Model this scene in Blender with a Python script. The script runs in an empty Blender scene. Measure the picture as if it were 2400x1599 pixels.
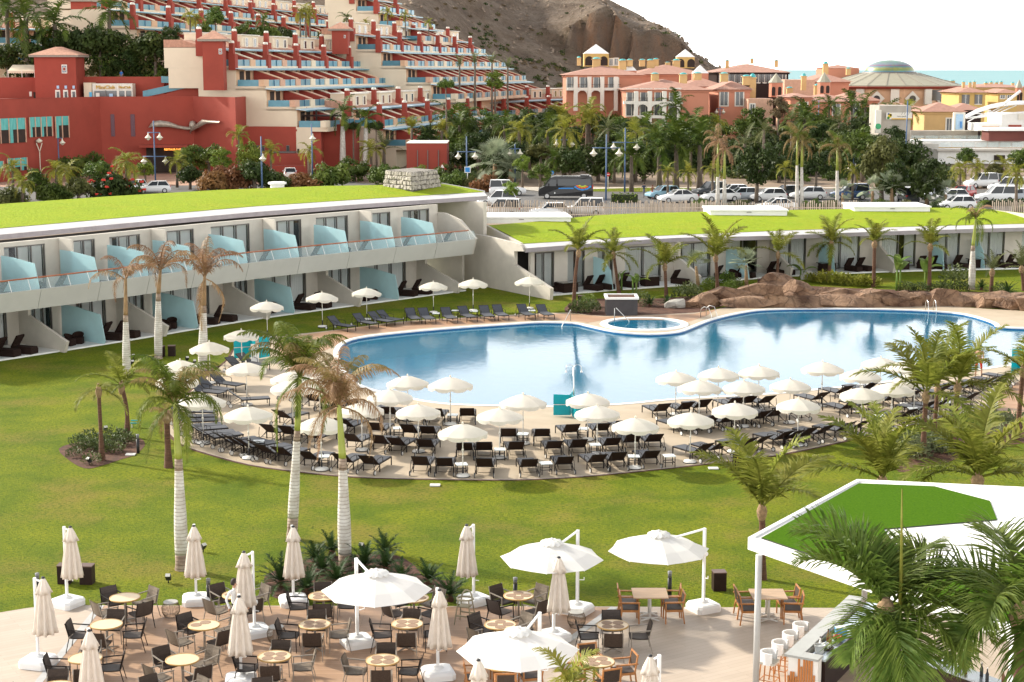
import bpy,bmesh,math,random
from math import sin,cos,pi,radians,sqrt,atan2,tan
from mathutils import Vector,Matrix,noise
RND = random.Random(7)
SC = bpy.context.scene
COL = SC.collection
# ---------------------------------------------------------------- camera
F,EYE = 3850.0,16.0
TILT = math.atan(636.5 / F)
cd = bpy.data.cameras.new('camera');cam = bpy.data.objects.new('camera',cd);COL.objects.link(cam)
cam.location = (0,0,EYE);cam.rotation_euler = (pi / 2 - TILT,0,0)
cd.sensor_width = 36;cd.lens = 36 * F / 2400;cd.clip_start = .5;cd.clip_end = 120000
SC.camera = cam
# ---------------------------------------------------------------- sky and sun
SUN_EL,SUN_AZ = radians(29),atan2(-.863,.505)
w = bpy.data.worlds.new('World');SC.world = w;w.use_nodes = True
nt = w.node_tree;nt.nodes.clear()
o_ = nt.nodes.new('ShaderNodeOutputWorld');bg = nt.nodes.new('ShaderNodeBackground')
sky = nt.nodes.new('ShaderNodeTexSky');sky.sky_type = 'NISHITA';sky.sun_disc = False
sky.sun_elevation = SUN_EL;sky.sun_rotation = SUN_AZ;sky.air_density = 1.0;sky.dust_density = 3.0;sky.ozone_density = 1.0
hs = nt.nodes.new('ShaderNodeHueSaturation');hs.inputs['Saturation'].default_value = .42;hs.inputs['Value'].default_value = 1.0
# coastal haze: white towards the horizon, clearing to blue overhead, with soft cloud unevenness
tc = nt.nodes.new('ShaderNodeTexCoord');mp = nt.nodes.new('ShaderNodeMapping');mp.inputs['Scale'].default_value = (1,1,3)
nz = nt.nodes.new('ShaderNodeTexNoise');nz.inputs['Scale'].default_value = 2.2;nz.inputs['Detail'].default_value = 5
sx = nt.nodes.new('ShaderNodeSeparateXYZ');ad = nt.nodes.new('ShaderNodeMath');ad.operation = 'MULTIPLY_ADD';ad.inputs[1].default_value = -.35
rp = nt.nodes.new('ShaderNodeMapRange');rp.interpolation_type = 'SMOOTHSTEP';rp.inputs[1].default_value = -.12;rp.inputs[2].default_value = .42;rp.inputs[3].default_value = 1.;rp.inputs[4].default_value = .06
mx = nt.nodes.new('ShaderNodeMix');mx.data_type = 'RGBA';mx.inputs[7].default_value = (17.5,17.2,16.6,1)
L = nt.links.new
L(tc.outputs['Generated'],mp.inputs[0]);L(mp.outputs[0],nz.inputs['Vector']);L(tc.outputs['Generated'],sx.inputs[0]);L(nz.outputs[0],ad.inputs[0]);L(sx.outputs[2],ad.inputs[2]);L(ad.outputs[0],rp.inputs[0])
L(sky.outputs[0],hs.inputs['Color']);L(hs.outputs[0],mx.inputs[6]);L(rp.outputs[0],mx.inputs[0])
L(mx.outputs[2],bg.inputs[0]);bg.inputs[1].default_value = .115;L(bg.outputs[0],o_.inputs[0])
sd = bpy.data.lights.new('sun','SUN');sun = bpy.data.objects.new('sun',sd);COL.objects.link(sun)
sd.energy = 3.8;sd.angle = radians(2.5);sd.color = (1,.93,.80)
sv = Vector((-.863 * cos(SUN_EL),.505 * cos(SUN_EL),sin(SUN_EL)))
sun.rotation_euler = sv.to_track_quat('Z','Y').to_euler()
SC.view_settings.view_transform = 'Standard';SC.view_settings.look = 'None'
SC.view_settings.exposure = .90;SC.view_settings.gamma = 1;SC.view_settings.use_curve_mapping = False
SC.render.engine = 'CYCLES';SC.cycles.max_bounces = 6;SC.cycles.transparent_max_bounces = 12
SC.cycles.diffuse_bounces = 3;SC.cycles.glossy_bounces = 3;SC.cycles.caustics_reflective = False;SC.cycles.caustics_refractive = False
# ---------------------------------------------------------------- surveying: a sight line of the photograph meets a real plane
ST,CT = sin(TILT),cos(TILT)
def ray(px,py):
    u = (px - 1200) / F;v = (799.5 - py) / F
    return Vector((u,CT + v * ST,-ST + v * CT))
def P(px,py,z=0.):
    d = ray(px,py);t = (z - EYE) / d.z
    return Vector((d.x * t,d.y * t,z))
def PD(px,py,Y):
    d = ray(px,py);t = Y / d.y
    return Vector((d.x * t,Y,EYE + d.z * t))
def PX(p):
    x,y,z = p[0],p[1],p[2] - EYE
    dep = y * CT - z * ST;up = y * ST + z * CT
    return 1200 + F * x / dep,799.5 - F * up / dep
def ZH(px,py,p):
    d = ray(px,py);return EYE + d.z * (p[1] / d.y)
def g(ox,oy,x,y): return ox + x / 3.92,oy + y / 3.92
def lerp(a,b,t): return a + (b - a) * t
def sstep(a,b,x):
    t = min(1,max(0,(x - a) / (b - a)));return t * t * (3 - 2 * t)
GX = [-140,-60,-20,10,45,90,160]
def gz(x,y):
    z = 1.2 * sstep(140,158,y)
    if y > 205:
        lft = sstep(5,-30,x)
        z += lft * .16 * max(0,y - 255) + (1 - lft) * .012 * (y - 205)
        z = min(z,34)
    return z
def PG(px,py):
    d = ray(px,py);t = 30.
    for _ in range(4000):
        q = d * t
        if q.z + EYE <= gz(q.x,q.y): break
        t += .25
    q = d * t
    return Vector((q.x,q.y,gz(q.x,q.y)))
# ---------------------------------------------------------------- materials
MATS = {}
def mat(name,col,rough=.6,var=.12,scale=6.,bump=0.,bscale=None,metal=0.,spec=.4,rnd=.0,col2=None,coord='Object',stretch=None,transl=0.,detail=4.,emit=None,alpha=None,hue=0.):
    m = bpy.data.materials.new(name);m.use_nodes = True;n = m.node_tree;N = n.nodes.new;K = n.links.new
    b = n.nodes['Principled BSDF'];out = n.nodes['Material Output']
    b.inputs['Roughness'].default_value = rough;b.inputs['Metallic'].default_value = metal
    b.inputs['Specular IOR Level'].default_value = spec
    c2 = col2 if col2 else tuple(min(1,c * (1 + var)) for c in col)
    c1 = col if col2 else tuple(c * (1 - var) for c in col)
    src = None
    if var > 0 or col2:
        if coord == 'World':
            ge = N('ShaderNodeNewGeometry');vec = ge.outputs['Position']
        else:
            t = N('ShaderNodeTexCoord');vec = t.outputs[coord]
        if stretch:
            mpn = N('ShaderNodeMapping');mpn.inputs['Scale'].default_value = stretch;K(vec,mpn.inputs[0]);vec = mpn.outputs[0]
        z = N('ShaderNodeTexNoise');z.inputs['Scale'].default_value = scale;z.inputs['Detail'].default_value = detail;z.inputs['Roughness'].default_value = .6
        K(vec,z.inputs['Vector'])
        r = N('ShaderNodeValToRGB');r.color_ramp.elements[0].position = .3;r.color_ramp.elements[1].position = .7
        r.color_ramp.elements[0].color = (*c1,1);r.color_ramp.elements[1].color = (*c2,1)
        K(z.outputs[0],r.inputs[0]);src = r.outputs[0]
        if bump:
            bz = z
            if bscale:
                bz = N('ShaderNodeTexNoise');bz.inputs['Scale'].default_value = bscale;bz.inputs['Detail'].default_value = 5;K(vec,bz.inputs['Vector'])
            bp = N('ShaderNodeBump');bp.inputs['Strength'].default_value = bump;bp.inputs['Distance'].default_value = .05
            K(bz.outputs[0],bp.inputs['Height']);K(bp.outputs[0],b.inputs['Normal'])
    if rnd or hue:
        oi = N('ShaderNodeObjectInfo');h = N('ShaderNodeHueSaturation')
        mr = N('ShaderNodeMapRange');mr.inputs[3].default_value = 1 - rnd;mr.inputs[4].default_value = 1 + rnd
        K(oi.outputs['Random'],mr.inputs[0]);K(mr.outputs[0],h.inputs['Value'])
        if hue:
            m2 = N('ShaderNodeMapRange');m2.inputs[3].default_value = .5 - hue;m2.inputs[4].default_value = .5 + hue
            mm = N('ShaderNodeMath');mm.operation = 'FRACT';ml = N('ShaderNodeMath');ml.operation = 'MULTIPLY';ml.inputs[1].default_value = 7.31
            K(oi.outputs['Random'],ml.inputs[0]);K(ml.outputs[0],mm.inputs[0]);K(mm.outputs[0],m2.inputs[0]);K(m2.outputs[0],h.inputs['Hue'])
        if src: K(src,h.inputs['Color'])
        else: h.inputs['Color'].default_value = (*col,1)
        src = h.outputs[0]
    if src: K(src,b.inputs['Base Color'])
    else: b.inputs['Base Color'].default_value = (*col,1)
    if transl:
        tr = N('ShaderNodeBsdfTranslucent');ms = N('ShaderNodeMixShader');ms.inputs[0].default_value = transl
        if src: K(src,tr.inputs[0])
        else: tr.inputs[0].default_value = (*col,1)
        K(b.outputs[0],ms.inputs[1]);K(tr.outputs[0],ms.inputs[2]);K(ms.outputs[0],out.inputs[0])
    if emit:
        b.inputs['Emission Color'].default_value = (*emit[0],1);b.inputs['Emission Strength'].default_value = emit[1]
    if alpha is not None:
        b.inputs['Alpha'].default_value = alpha
    MATS[name] = m
    return m
def shader_nodes(m): return m.node_tree,m.node_tree.nodes.new,m.node_tree.links.new
# ---------------------------------------------------------------- mesh building
class MB:
    def __init__(s): s.v = [];s.f = [];s.m = [];s.sm = [];s.cur = 0;s.smooth = False
    def mat(s,i): s.cur = i;return s
    def add(s,vs,fs,M=None):
        o = len(s.v)
        s.v.extend([tuple(M @ Vector(v)) for v in vs] if M else [tuple(v) for v in vs])
        for f in fs: s.f.append(tuple(i + o for i in f));s.m.append(s.cur);s.sm.append(s.smooth)
        return s
    def box(s,c,d,rz=0,M=None,taper=1.):
        x,y,z = d[0] / 2,d[1] / 2,d[2] / 2
        vs = [(-x,-y,-z),(x,-y,-z),(x,y,-z),(-x,y,-z),(-x * taper,-y * taper,z),(x * taper,-y * taper,z),(x * taper,y * taper,z),(-x * taper,y * taper,z)]
        T = Matrix.Translation(c) @ Matrix.Rotation(rz,4,'Z')
        if M: T = M @ T
        return s.add(vs,[(0,3,2,1),(4,5,6,7),(0,1,5,4),(1,2,6,5),(2,3,7,6),(3,0,4,7)],T)
    def rbox(s,c,d,r=.05,rz=0,M=None):
        x,y,z = d[0] / 2,d[1] / 2,d[2]
        def ring(i,zz):
            a,b = x - i,y - i;q = r
            return [(-a + q,-b,zz),(a - q,-b,zz),(a,-b + q,zz),(a,b - q,zz),(a - q,b,zz),(-a + q,b,zz),(-a,b - q,zz),(-a,-b + q,zz)]
        vs = ring(0,0) + ring(0,z - r) + ring(r * .35,z - r * .3) + ring(r,z)
        fs = [tuple(range(7,-1,-1)),tuple(range(24,32))]
        for k in range(3):
            for i in range(8):
                j = (i + 1) % 8;fs.append((k * 8 + i,k * 8 + j,k * 8 + 8 + j,k * 8 + 8 + i))
        T = Matrix.Translation(c) @ Matrix.Rotation(rz,4,'Z')
        if M: T = M @ T
        return s.add(vs,fs,T)
    def tube(s,pts,r,n=6,cap=True):
        pts = [Vector(p) for p in pts];rs = r if isinstance(r,(list,tuple)) else [r] * len(pts)
        o = len(s.v);up = None
        for i,p in enumerate(pts):
            t = (pts[min(i + 1,len(pts) - 1)] - pts[max(i - 1,0)]).normalized()
            if up is None:
                up = Vector((0,0,1)) if abs(t.z) < .9 else Vector((1,0,0))
            a = t.cross(up).normalized();b = a.cross(t).normalized();up = b
            for k in range(n):
                q = 2 * pi * k / n + pi / n;s.v.append(tuple(p + a * cos(q) * rs[i] + b * sin(q) * rs[i]))
        for i in range(len(pts) - 1):
            for k in range(n):
                j = (k + 1) % n;s.f.append((o + i * n + k,o + i * n + j,o + (i + 1) * n + j,o + (i + 1) * n + k));s.m.append(s.cur);s.sm.append(n > 4)
        if cap:
            s.f.append(tuple(o + k for k in range(n - 1,-1,-1)));s.m.append(s.cur);s.sm.append(False)
            s.f.append(tuple(o + (len(pts) - 1) * n + k for k in range(n)));s.m.append(s.cur);s.sm.append(False)
        return s
    def lathe(s,prof,n=12,c=(0,0,0),M=None,smooth=True,capb=True,capt=True):
        vs = []
        for r,z in prof:
            for k in range(n): vs.append((c[0] + r * cos(2 * pi * k / n),c[1] + r * sin(2 * pi * k / n),c[2] + z))
        fs = []
        for i in range(len(prof) - 1):
            for k in range(n):
                j = (k + 1) % n;fs.append((i * n + k,i * n + j,i * n + n + j,i * n + n + k))
        a = s.smooth;s.smooth = smooth;s.add(vs,fs,M);s.smooth = False
        if capb and prof[0][0] > .001: s.add(vs[:n],[tuple(range(n - 1,-1,-1))],M)
        if capt and prof[-1][0] > .001: s.add(vs[-n:],[tuple(range(n))],M)
        s.smooth = a
        return s
    def prism(s,poly,z0,z1):
        n = len(poly);vs = [(p[0],p[1],z0) for p in poly] + [(p[0],p[1],z1) for p in poly]
        fs = [tuple(range(n - 1,-1,-1)),tuple(range(n,2 * n))] + [(i,(i + 1) % n,n + (i + 1) % n,n + i) for i in range(n)]
        return s.add(vs,fs)
    def slab(s,prof,a,b):
        n = len(prof);vs = [Vector(p) + Vector(a) for p in prof] + [Vector(p) + Vector(b) for p in prof]
        fs = [tuple(range(n - 1,-1,-1)),tuple(range(n,2 * n))] + [(i,(i + 1) % n,n + (i + 1) % n,n + i) for i in range(n)]
        return s.add(vs,fs)
    def quad(s,a,b,c,d): return s.add([a,b,c,d],[(0,1,2,3)])
    def grid(s,rows):
        n = len(rows[0]);vs = [p for r in rows for p in r]
        fs = [(i * n + j,i * n + j + 1,(i + 1) * n + j + 1,(i + 1) * n + j) for i in range(len(rows) - 1) for j in range(n - 1)]
        return s.add(vs,fs)
    def mesh(s,name,mats):
        me = bpy.data.meshes.new(name);me.from_pydata(s.v,[],s.f)
        for m in (mats if isinstance(mats,(list,tuple)) else [mats]): me.materials.append(m)
        if len(me.materials) > 1: me.polygons.foreach_set('material_index',s.m)
        if any(s.sm): me.polygons.foreach_set('use_smooth',s.sm)
        me.validate();me.update()
        return me
def obj(name,mb,mats=None,parent=None,loc=None,rot=None):
    me = mb.mesh(name,mats) if isinstance(mb,MB) else mb
    o = bpy.data.objects.new(name,me);COL.objects.link(o)
    if parent is not None: o.parent = parent
    if loc is not None: o.location = loc
    if rot is not None: o.rotation_euler = rot
    return o
def tag(o,label=None,cat=None,group=None,kind=None):
    if label: o['label'] = label
    if cat: o['category'] = cat
    if group: o['group'] = group
    if kind: o['kind'] = kind
    return o
def thing(name,label,cat,loc=(0,0,0),rz=0.,group=None):
    o = bpy.data.objects.new(name,None);COL.objects.link(o);o.empty_display_size = .1
    o.location = loc;o.rotation_euler = (0,0,rz)
    return tag(o,label,cat,group)
def struct(name,mb,mats): return tag(obj(name,mb,mats),kind='structure')
KIDS = {}
def kids(o):
    if o.name not in KIDS: KIDS[o.name] = list(o.children)
    return KIDS[o.name]
def copy_tree(o,parent=None):
    c = o.copy();COL.objects.link(c);c.parent = parent
    for ch in kids(o): copy_tree(ch,c)
    return c
class Proto:
    def __init__(s,build): s.build = build;s.root = None
    def __call__(s,loc,rz=0.,label=None,group=None,scale=None):
        if s.root is None: s.root = o = s.build()
        else: o = copy_tree(s.root)
        o.location = loc;o.rotation_euler = (0,0,rz)
        if scale is not None: o.scale = (scale,) * 3 if isinstance(scale,(int,float)) else scale
        else: o.scale = (1,1,1)
        if label: o['label'] = label
        if group: o['group'] = group
        return o
ORD = 'first second third fourth fifth sixth seventh eighth ninth tenth eleventh twelfth thirteenth fourteenth fifteenth sixteenth seventeenth eighteenth nineteenth twentieth twenty-first twenty-second twenty-third twenty-fourth twenty-fifth twenty-sixth twenty-seventh twenty-eighth twenty-ninth thirtieth'.split()
def fill(loops,z=None):
    bm = bmesh.new();
    for lp in loops:
        vs = [bm.verts.new((p[0],p[1],p[2] if z is None and len(p) > 2 else (z or 0))) for p in lp]
        for i in range(len(vs)): bm.edges.new((vs[i],vs[(i + 1) % len(vs)]))
    bmesh.ops.triangle_fill(bm,edges=bm.edges[:],use_beauty=True,normal=(0,0,1))
    mb = MB();idx = {v: i for i,v in enumerate(bm.verts)}
    mb.add([v.co[:] for v in bm.verts],[tuple(idx[v] for v in f.verts) for f in bm.faces]);bm.free()
    return mb
def smooth_loop(pts,closed=True,sub=4):
    n = len(pts);out = []
    rng = range(n) if closed else range(n - 1)
    for i in rng:
        p0 = pts[(i - 1) % n] if closed or i > 0 else pts[0];p1 = pts[i];p2 = pts[(i + 1) % n];p3 = pts[(i + 2) % n] if closed or i + 2 < n else pts[-1]
        for k in range(sub):
            t = k / sub
            out.append(.5 * ((2 * p1) + (p2 - p0) * t + (2 * p0 - 5 * p1 + 4 * p2 - p3) * t * t + (3 * p1 - p0 - 3 * p2 + p3) * t ** 3))
    if not closed: out.append(pts[-1])
    return out
def offset_loop(pts,d):
    n = len(pts);out = []
    for i in range(n):
        t = (pts[(i + 1) % n] - pts[i - 1]);nn = Vector((t.y,-t.x,0)).normalized()
        out.append(pts[i] + nn * d)
    return out
def ccw(pts):
    a = sum(pts[i - 1].x * pts[i].y - pts[i].x * pts[i - 1].y for i in range(len(pts)))
    return pts if a > 0 else pts[::-1]
# ================================================================ SETTING: ground, water, paving
def lawn_mat(name,a,b,c,d,fine=9.):
    m = bpy.data.materials.new(name);m.use_nodes = True;n,N,K = shader_nodes(m);bs = n.nodes['Principled BSDF']
    ge = N('ShaderNodeNewGeometry');
    def noi(s,det,st=None):
        z = N('ShaderNodeTexNoise');z.inputs['Scale'].default_value = s;z.inputs['Detail'].default_value = det;z.inputs['Roughness'].default_value = .65
        v = ge.outputs['Position']
        if st:
            q = N('ShaderNodeMapping');q.inputs['Scale'].default_value = st;K(v,q.inputs[0]);v = q.outputs[0]
        K(v,z.inputs['Vector']);return z.outputs[0]
    def ramp(f,p0,p1,c0,c1):
        r = N('ShaderNodeValToRGB');r.color_ramp.elements[0].position = p0;r.color_ramp.elements[1].position = p1
        r.color_ramp.elements[0].color = (*c0,1);r.color_ramp.elements[1].color = (*c1,1);K(f,r.inputs[0]);return r.outputs[0]
    def mixc(f,A,B):
        x = N('ShaderNodeMix');x.data_type = 'RGBA';K(f,x.inputs[0]);K(A,x.inputs[6]);K(B,x.inputs[7]);return x.outputs[2]
    base = ramp(noi(.35,6),.36,.66,a,b)
    dry = ramp(noi(.14,7),.0,1.,c,c)
    f1 = N('ShaderNodeMapRange');f1.inputs[1].default_value = .50;f1.inputs[2].default_value = .74;K(noi(.22,9),f1.inputs[0])
    col = mixc(f1.outputs[0],base,dry)
    f2 = N('ShaderNodeMapRange');f2.inputs[1].default_value = .47;f2.inputs[2].default_value = .64;f2.inputs[4].default_value = .9;K(noi(fine,4,(.6,1.4,1)),f2.inputs[0])
    dk = ramp(noi(1.5,3),.3,.7,d,tuple(x * 1.5 for x in d))
    col = mixc(f2.outputs[0],col,dk)
    K(col,bs.inputs['Base Color']);bs.inputs['Roughness'].default_value = .9;bs.inputs['Specular IOR Level'].default_value = .1
    bp = N('ShaderNodeBump');bp.inputs['Strength'].default_value = 1.;bp.inputs['Distance'].default_value = .12
    K(noi(fine * 1.3,4),bp.inputs['Height']);K(bp.outputs[0],bs.inputs['Normal'])
    return m
M_lawn = lawn_mat('lawn grass',(.105,.155,.006),(.215,.238,.010),(.27,.20,.045),(.036,.068,.004),11.)
M_roofgrass = lawn_mat('roof turf',(.225,.30,.012),(.265,.325,.014),(.29,.30,.02),(.16,.235,.008),3.)
M_soil = mat('planting soil',(.085,.036,.02),.95,.45,2.2,bump=.8,bscale=9,coord='World')
M_ground = mat('town ground',(.22,.16,.11),.95,.3,.25,coord='World')
M_asphalt = mat('asphalt',(.11,.105,.10),.9,.2,.8,coord='World')
M_paving = mat('pale town paving',(.50,.45,.38),.85,.15,.5,coord='World')
M_white = mat('white paint',(.74,.73,.70),.55,.04,2.)
M_coping = mat('white coping',(.72,.72,.69),.5,.06,2.5,coord='World')
M_concrete = mat('pale concrete',(.47,.44,.39),.8,.10,1.3,bump=.15,coord='World')
M_steel = mat('brushed steel',(.62,.62,.60),.3,0,metal=1.)
def plank_mat(name,a,b,ang,w,gapcol,rough=.6,mott=.35):
    m = bpy.data.materials.new(name);m.use_nodes = True;n,N,K = shader_nodes(m);bs = n.nodes['Principled BSDF']
    ge = N('ShaderNodeNewGeometry');q = N('ShaderNodeMapping');q.inputs['Rotation'].default_value = (0,0,ang);K(ge.outputs['Position'],q.inputs[0])
    br = N('ShaderNodeTexBrick');br.inputs['Scale'].default_value = 1;br.inputs['Mortar Size'].default_value = .006;br.inputs['Brick Width'].default_value = 2.2;br.inputs['Row Height'].default_value = w
    br.inputs['Color1'].default_value = (*a,1);br.inputs['Color2'].default_value = (*b,1);br.inputs['Mortar'].default_value = (*gapcol,1);br.inputs['Mortar Smooth'].default_value = .5
    K(q.outputs[0],br.inputs['Vector'])
    z = N('ShaderNodeTexNoise');z.inputs['Scale'].default_value = .9;z.inputs['Detail'].default_value = 6;K(ge.outputs['Position'],z.inputs['Vector'])
    mr = N('ShaderNodeMapRange');mr.inputs[3].default_value = 1 - mott;mr.inputs[4].default_value = 1 + mott;K(z.outputs[0],mr.inputs[0])
    h = N('ShaderNodeHueSaturation');K(br.outputs[0],h.inputs['Color']);K(mr.outputs[0],h.inputs['Value']);K(h.outputs[0],bs.inputs['Base Color'])
    bs.inputs['Roughness'].default_value = rough;bs.inputs['Specular IOR Level'].default_value = .3
    return m
M_deckwood = plank_mat('terrace planks',(.335,.21,.130),(.385,.245,.155),.0,.145,(.20,.12,.075),.55,.22)
M_terrtile = plank_mat('terrace tiles',(.41,.335,.265),(.455,.375,.30),radians(-32),.2,(.31,.255,.2),.5,.14)
M_deck = plank_mat('pool deck',(.40,.325,.235),(.43,.35,.255),.3,.6,(.36,.29,.21),.7,.16)
M_decktile = plank_mat('brown pool paving',(.33,.19,.11),(.38,.23,.14),.2,.4,(.25,.15,.09),.6,.25)
# ---- pool outline (sight lines met with the garden level)
POOLPX = [(793,826),(802,853),(818,880),(840,900),(886,917),(967,935),(1057,948),(1200,952),(1297,953),(1450,948),(1583,936),(1800,924),(1928,912),(2045,899),(2170,884),(2297,866),(2369,855),(2480,838),(2600,815),(2640,795),(2560,776),(2400,771),(2338,767),(2323,757),(2259,738),(2170,730),(2055,726),(1928,725),(1800,727),(1736,735),(1672,750),(1628,767),(1590,780),(1519,785),(1440,779),(1378,766),(1343,759),(1264,757),(1200,761),(1110,767),(983,777),(863,790),(812,803)]
POOL = ccw(smooth_loop([P(x,y) for x,y in POOLPX],sub=3))
DECKPX = [(809,772),(720,782),(640,790),(560,812),(535,845),(480,890),(438,930),(400,985),(395,1008),(405,1024),(433,1045),(485,1063),(587,1090),(702,1106),(829,1118),(983,1123),(1200,1125),(1353,1118),(1506,1104),(1634,1090),(1800,1070),(1884,1055),(1953,1040),(2040,1020),(2131,997),(2198,980),(2285,964),(2330,958),(2420,1000),(2700,1100),(2900,1000),(2900,800),(2700,745),(2400,730),(2297,724),(2170,716),(2000,712),(1800,714),(1700,722),(1630,734),(1420,742),(1333,734),(1200,739),(1060,747),(939,755)]
DECK = ccw(smooth_loop([P(x,y) for x,y in DECKPX],sub=3))
SPA = P(1510,761);SPR = 2.33
def circ(c,r,n=40,z=0): return [Vector((c.x + r * cos(2 * pi * i / n),c.y + r * sin(2 * pi * i / n),z)) for i in range(n)]
lawn_outer = [Vector((-90,24,0)),Vector((110,24,0)),Vector((110,150,0)),Vector((-90,150,0))]
struct('lawn',fill([lawn_outer,offset_loop(DECK,-.25)],0.),M_lawn)
struct('pool_deck',fill([DECK,offset_loop(POOL,.25),circ(SPA,SPR + .05)],.03),M_deck)
struct('soil_strip',fill([offset_loop(DECK,.16),offset_loop(DECK,-.22)],.012),M_soil)
mb = MB();n = len(DECK)
for i in range(n): a,b = DECK[i],DECK[(i + 1) % n];mb.quad((a.x,a.y,-.02),(b.x,b.y,-.02),(b.x,b.y,.03),(a.x,a.y,.03))
struct('deck_edge',mb,M_concrete)
top = [P(x,y) for x,y in [(2323,745),(2250,731),(2170,724),(2055,720),(1928,719),(1800,721),(1736,728),(1680,740),(1640,752),(1600,742),(1420,745),(1333,736),(1200,741),(1060,749),(939,757),(812,773),(720,784),(700,800),(790,806),(863,784),(983,771),(1110,761),(1200,755),(1264,751),(1343,752),(1400,757)]]
up = [P(x,y) for x,y in [(650,796),(720,785),(809,773),(939,757),(1060,749),(1200,741),(1333,736),(1420,744),(1626,737),(1680,726),(1655,742),(1610,757),(1600,751),(1420,751),(1378,758),(1343,752.5),(1264,751),(1200,755),(1110,761),(983,771),(863,784),(805,799),(780,815),(700,850),(660,850)]]
struct('brown_paving',fill([ccw(up)],.036),M_decktile)
rp_ = [P(x,y) for x,y in [(2330,957),(2420,998),(2690,1095),(2890,1000),(2890,850),(2600,850),(2420,880),(2350,915)]]
struct('brown_path',fill([ccw(rp_)],.036),M_decktile)
o1 = offset_loop(POOL,.30);n = len(POOL);mb = MB()
for i in range(n):
    j = (i + 1) % n;a,b,c,d = POOL[i],POOL[j],o1[j],o1[i]
    mb.quad((a.x,a.y,.055),(d.x,d.y,.055),(c.x,c.y,.055),(b.x,b.y,.055));mb.quad((d.x,d.y,.0),(c.x,c.y,0),(c.x,c.y,.055),(d.x,d.y,.055))
    mb.quad((a.x,a.y,.055),(b.x,b.y,.055),(b.x,b.y,-.02),(a.x,a.y,-.02))
struct('pool_coping',mb,M_coping)
M_tile = mat('deep blue pool tile',(.006,.085,.26),.35,.25,1.2,coord='World',col2=(.012,.14,.36))
mb = MB()
for i in range(n): a,b = POOL[i],POOL[(i + 1) % n];mb.quad((a.x,a.y,-.02),(b.x,b.y,-.02),(b.x,b.y,-1.5),(a.x,a.y,-1.5))
fl = fill([POOL],-1.5);mb.add(fl.v,fl.f)
for k in range(5):
    c = P(1322,757);r = 4.4 - k * .55;arc = [Vector((c.x + r * cos(a),c.y + .4 + r * sin(a),0)) for a in [pi + pi * i / 20 for i in range(21)]]
    mb.prism(arc,-1.5 + k * .01,-1.3 + k * .27)
struct('pool_basin',mb,M_tile)
def water_mat(name,tint,blue,mixw,bump):
    m = bpy.data.materials.new(name);m.use_nodes = True;nt,N,K = shader_nodes(m);nt.nodes.clear();out = N('ShaderNodeOutputMaterial')
    ge = N('ShaderNodeNewGeometry');q = N('ShaderNodeMapping');q.inputs['Scale'].default_value = (1,.55,1);K(ge.outputs['Position'],q.inputs[0])
    z = N('ShaderNodeTexNoise');z.inputs['Scale'].default_value = 2.6;z.inputs['Detail'].default_value = 3;K(q.outputs[0],z.inputs['Vector'])
    bp = N('ShaderNodeBump');bp.inputs['Strength'].default_value = bump;bp.inputs['Distance'].default_value = .05;K(z.outputs[0],bp.inputs['Height'])
    tr = N('ShaderNodeBsdfTransparent');tr.inputs[0].default_value = (*tint,1)
    df = N('ShaderNodeBsdfDiffuse');df.inputs[0].default_value = (*blue,1)
    m1 = N('ShaderNodeMixShader');m1.inputs[0].default_value = mixw;K(tr.outputs[0],m1.inputs[1]);K(df.outputs[0],m1.inputs[2])
    gl = N('ShaderNodeBsdfGlossy');gl.inputs['Roughness'].default_value = .085;K(bp.outputs[0],gl.inputs['Normal'])
    fr = N('ShaderNodeFresnel');fr.inputs[0].default_value = 1.34;K(bp.outputs[0],fr.inputs['Normal'])
    m2 = N('ShaderNodeMixShader');ml = N('ShaderNodeMath');ml.operation = 'MULTIPLY';ml.inputs[1].default_value = .9;K(fr.outputs[0],ml.inputs[0]);K(ml.outputs[0],m2.inputs[0]);K(m1.outputs[0],m2.inputs[1]);K(gl.outputs[0],m2.inputs[2]);K(m2.outputs[0],out.inputs[0])
    return m
M_water = water_mat('pool water',(.5,.86,1.),(.006,.25,.44),.42,.09)
struct('pool_water',fill([POOL],-.09),M_water)
# ---- spa
mb = MB();ring = lambda r,z: circ(SPA,r,48,z)
def annulus(mb,a,b):
    n = len(a)
    for i in range(n): mb.quad(a[i],b[i],b[(i + 1) % n],a[(i + 1) % n])
annulus(mb,ring(SPR,.09),ring(SPR + .45,.09));annulus(mb,ring(SPR + .45,.09),ring(SPR + .5,.02));annulus(mb,ring(SPR,-.1),ring(SPR,.09))
struct('spa_coping',mb,M_coping)
mb = MB();annulus(mb,ring(SPR,-1.),ring(SPR,-.1));mb.add([*ring(SPR,-1.)],[tuple(range(48))])
for k in range(3): mb.lathe([(SPR - .3 * (k + 1),-1 + .01 * k),(SPR - .3 * (k + 1),-.35 - .2 * k),(SPR - .003,-.351 - .2 * k)],48,SPA,capb=False,capt=False,smooth=False)
struct('spa_basin',mb,mat('spa tile',(.02,.16,.40),.35,.3,2.,coord='World'))
mb = MB();mb.add(ring(SPR,.02),[tuple(range(48))]);struct('spa_water',mb,M_water)
mb = MB();pts = [P(x,y) for x,y in [(1400,771),(1640,768),(1672,752),(1640,748),(1600,744),(1420,750),(1385,760)]]
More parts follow.
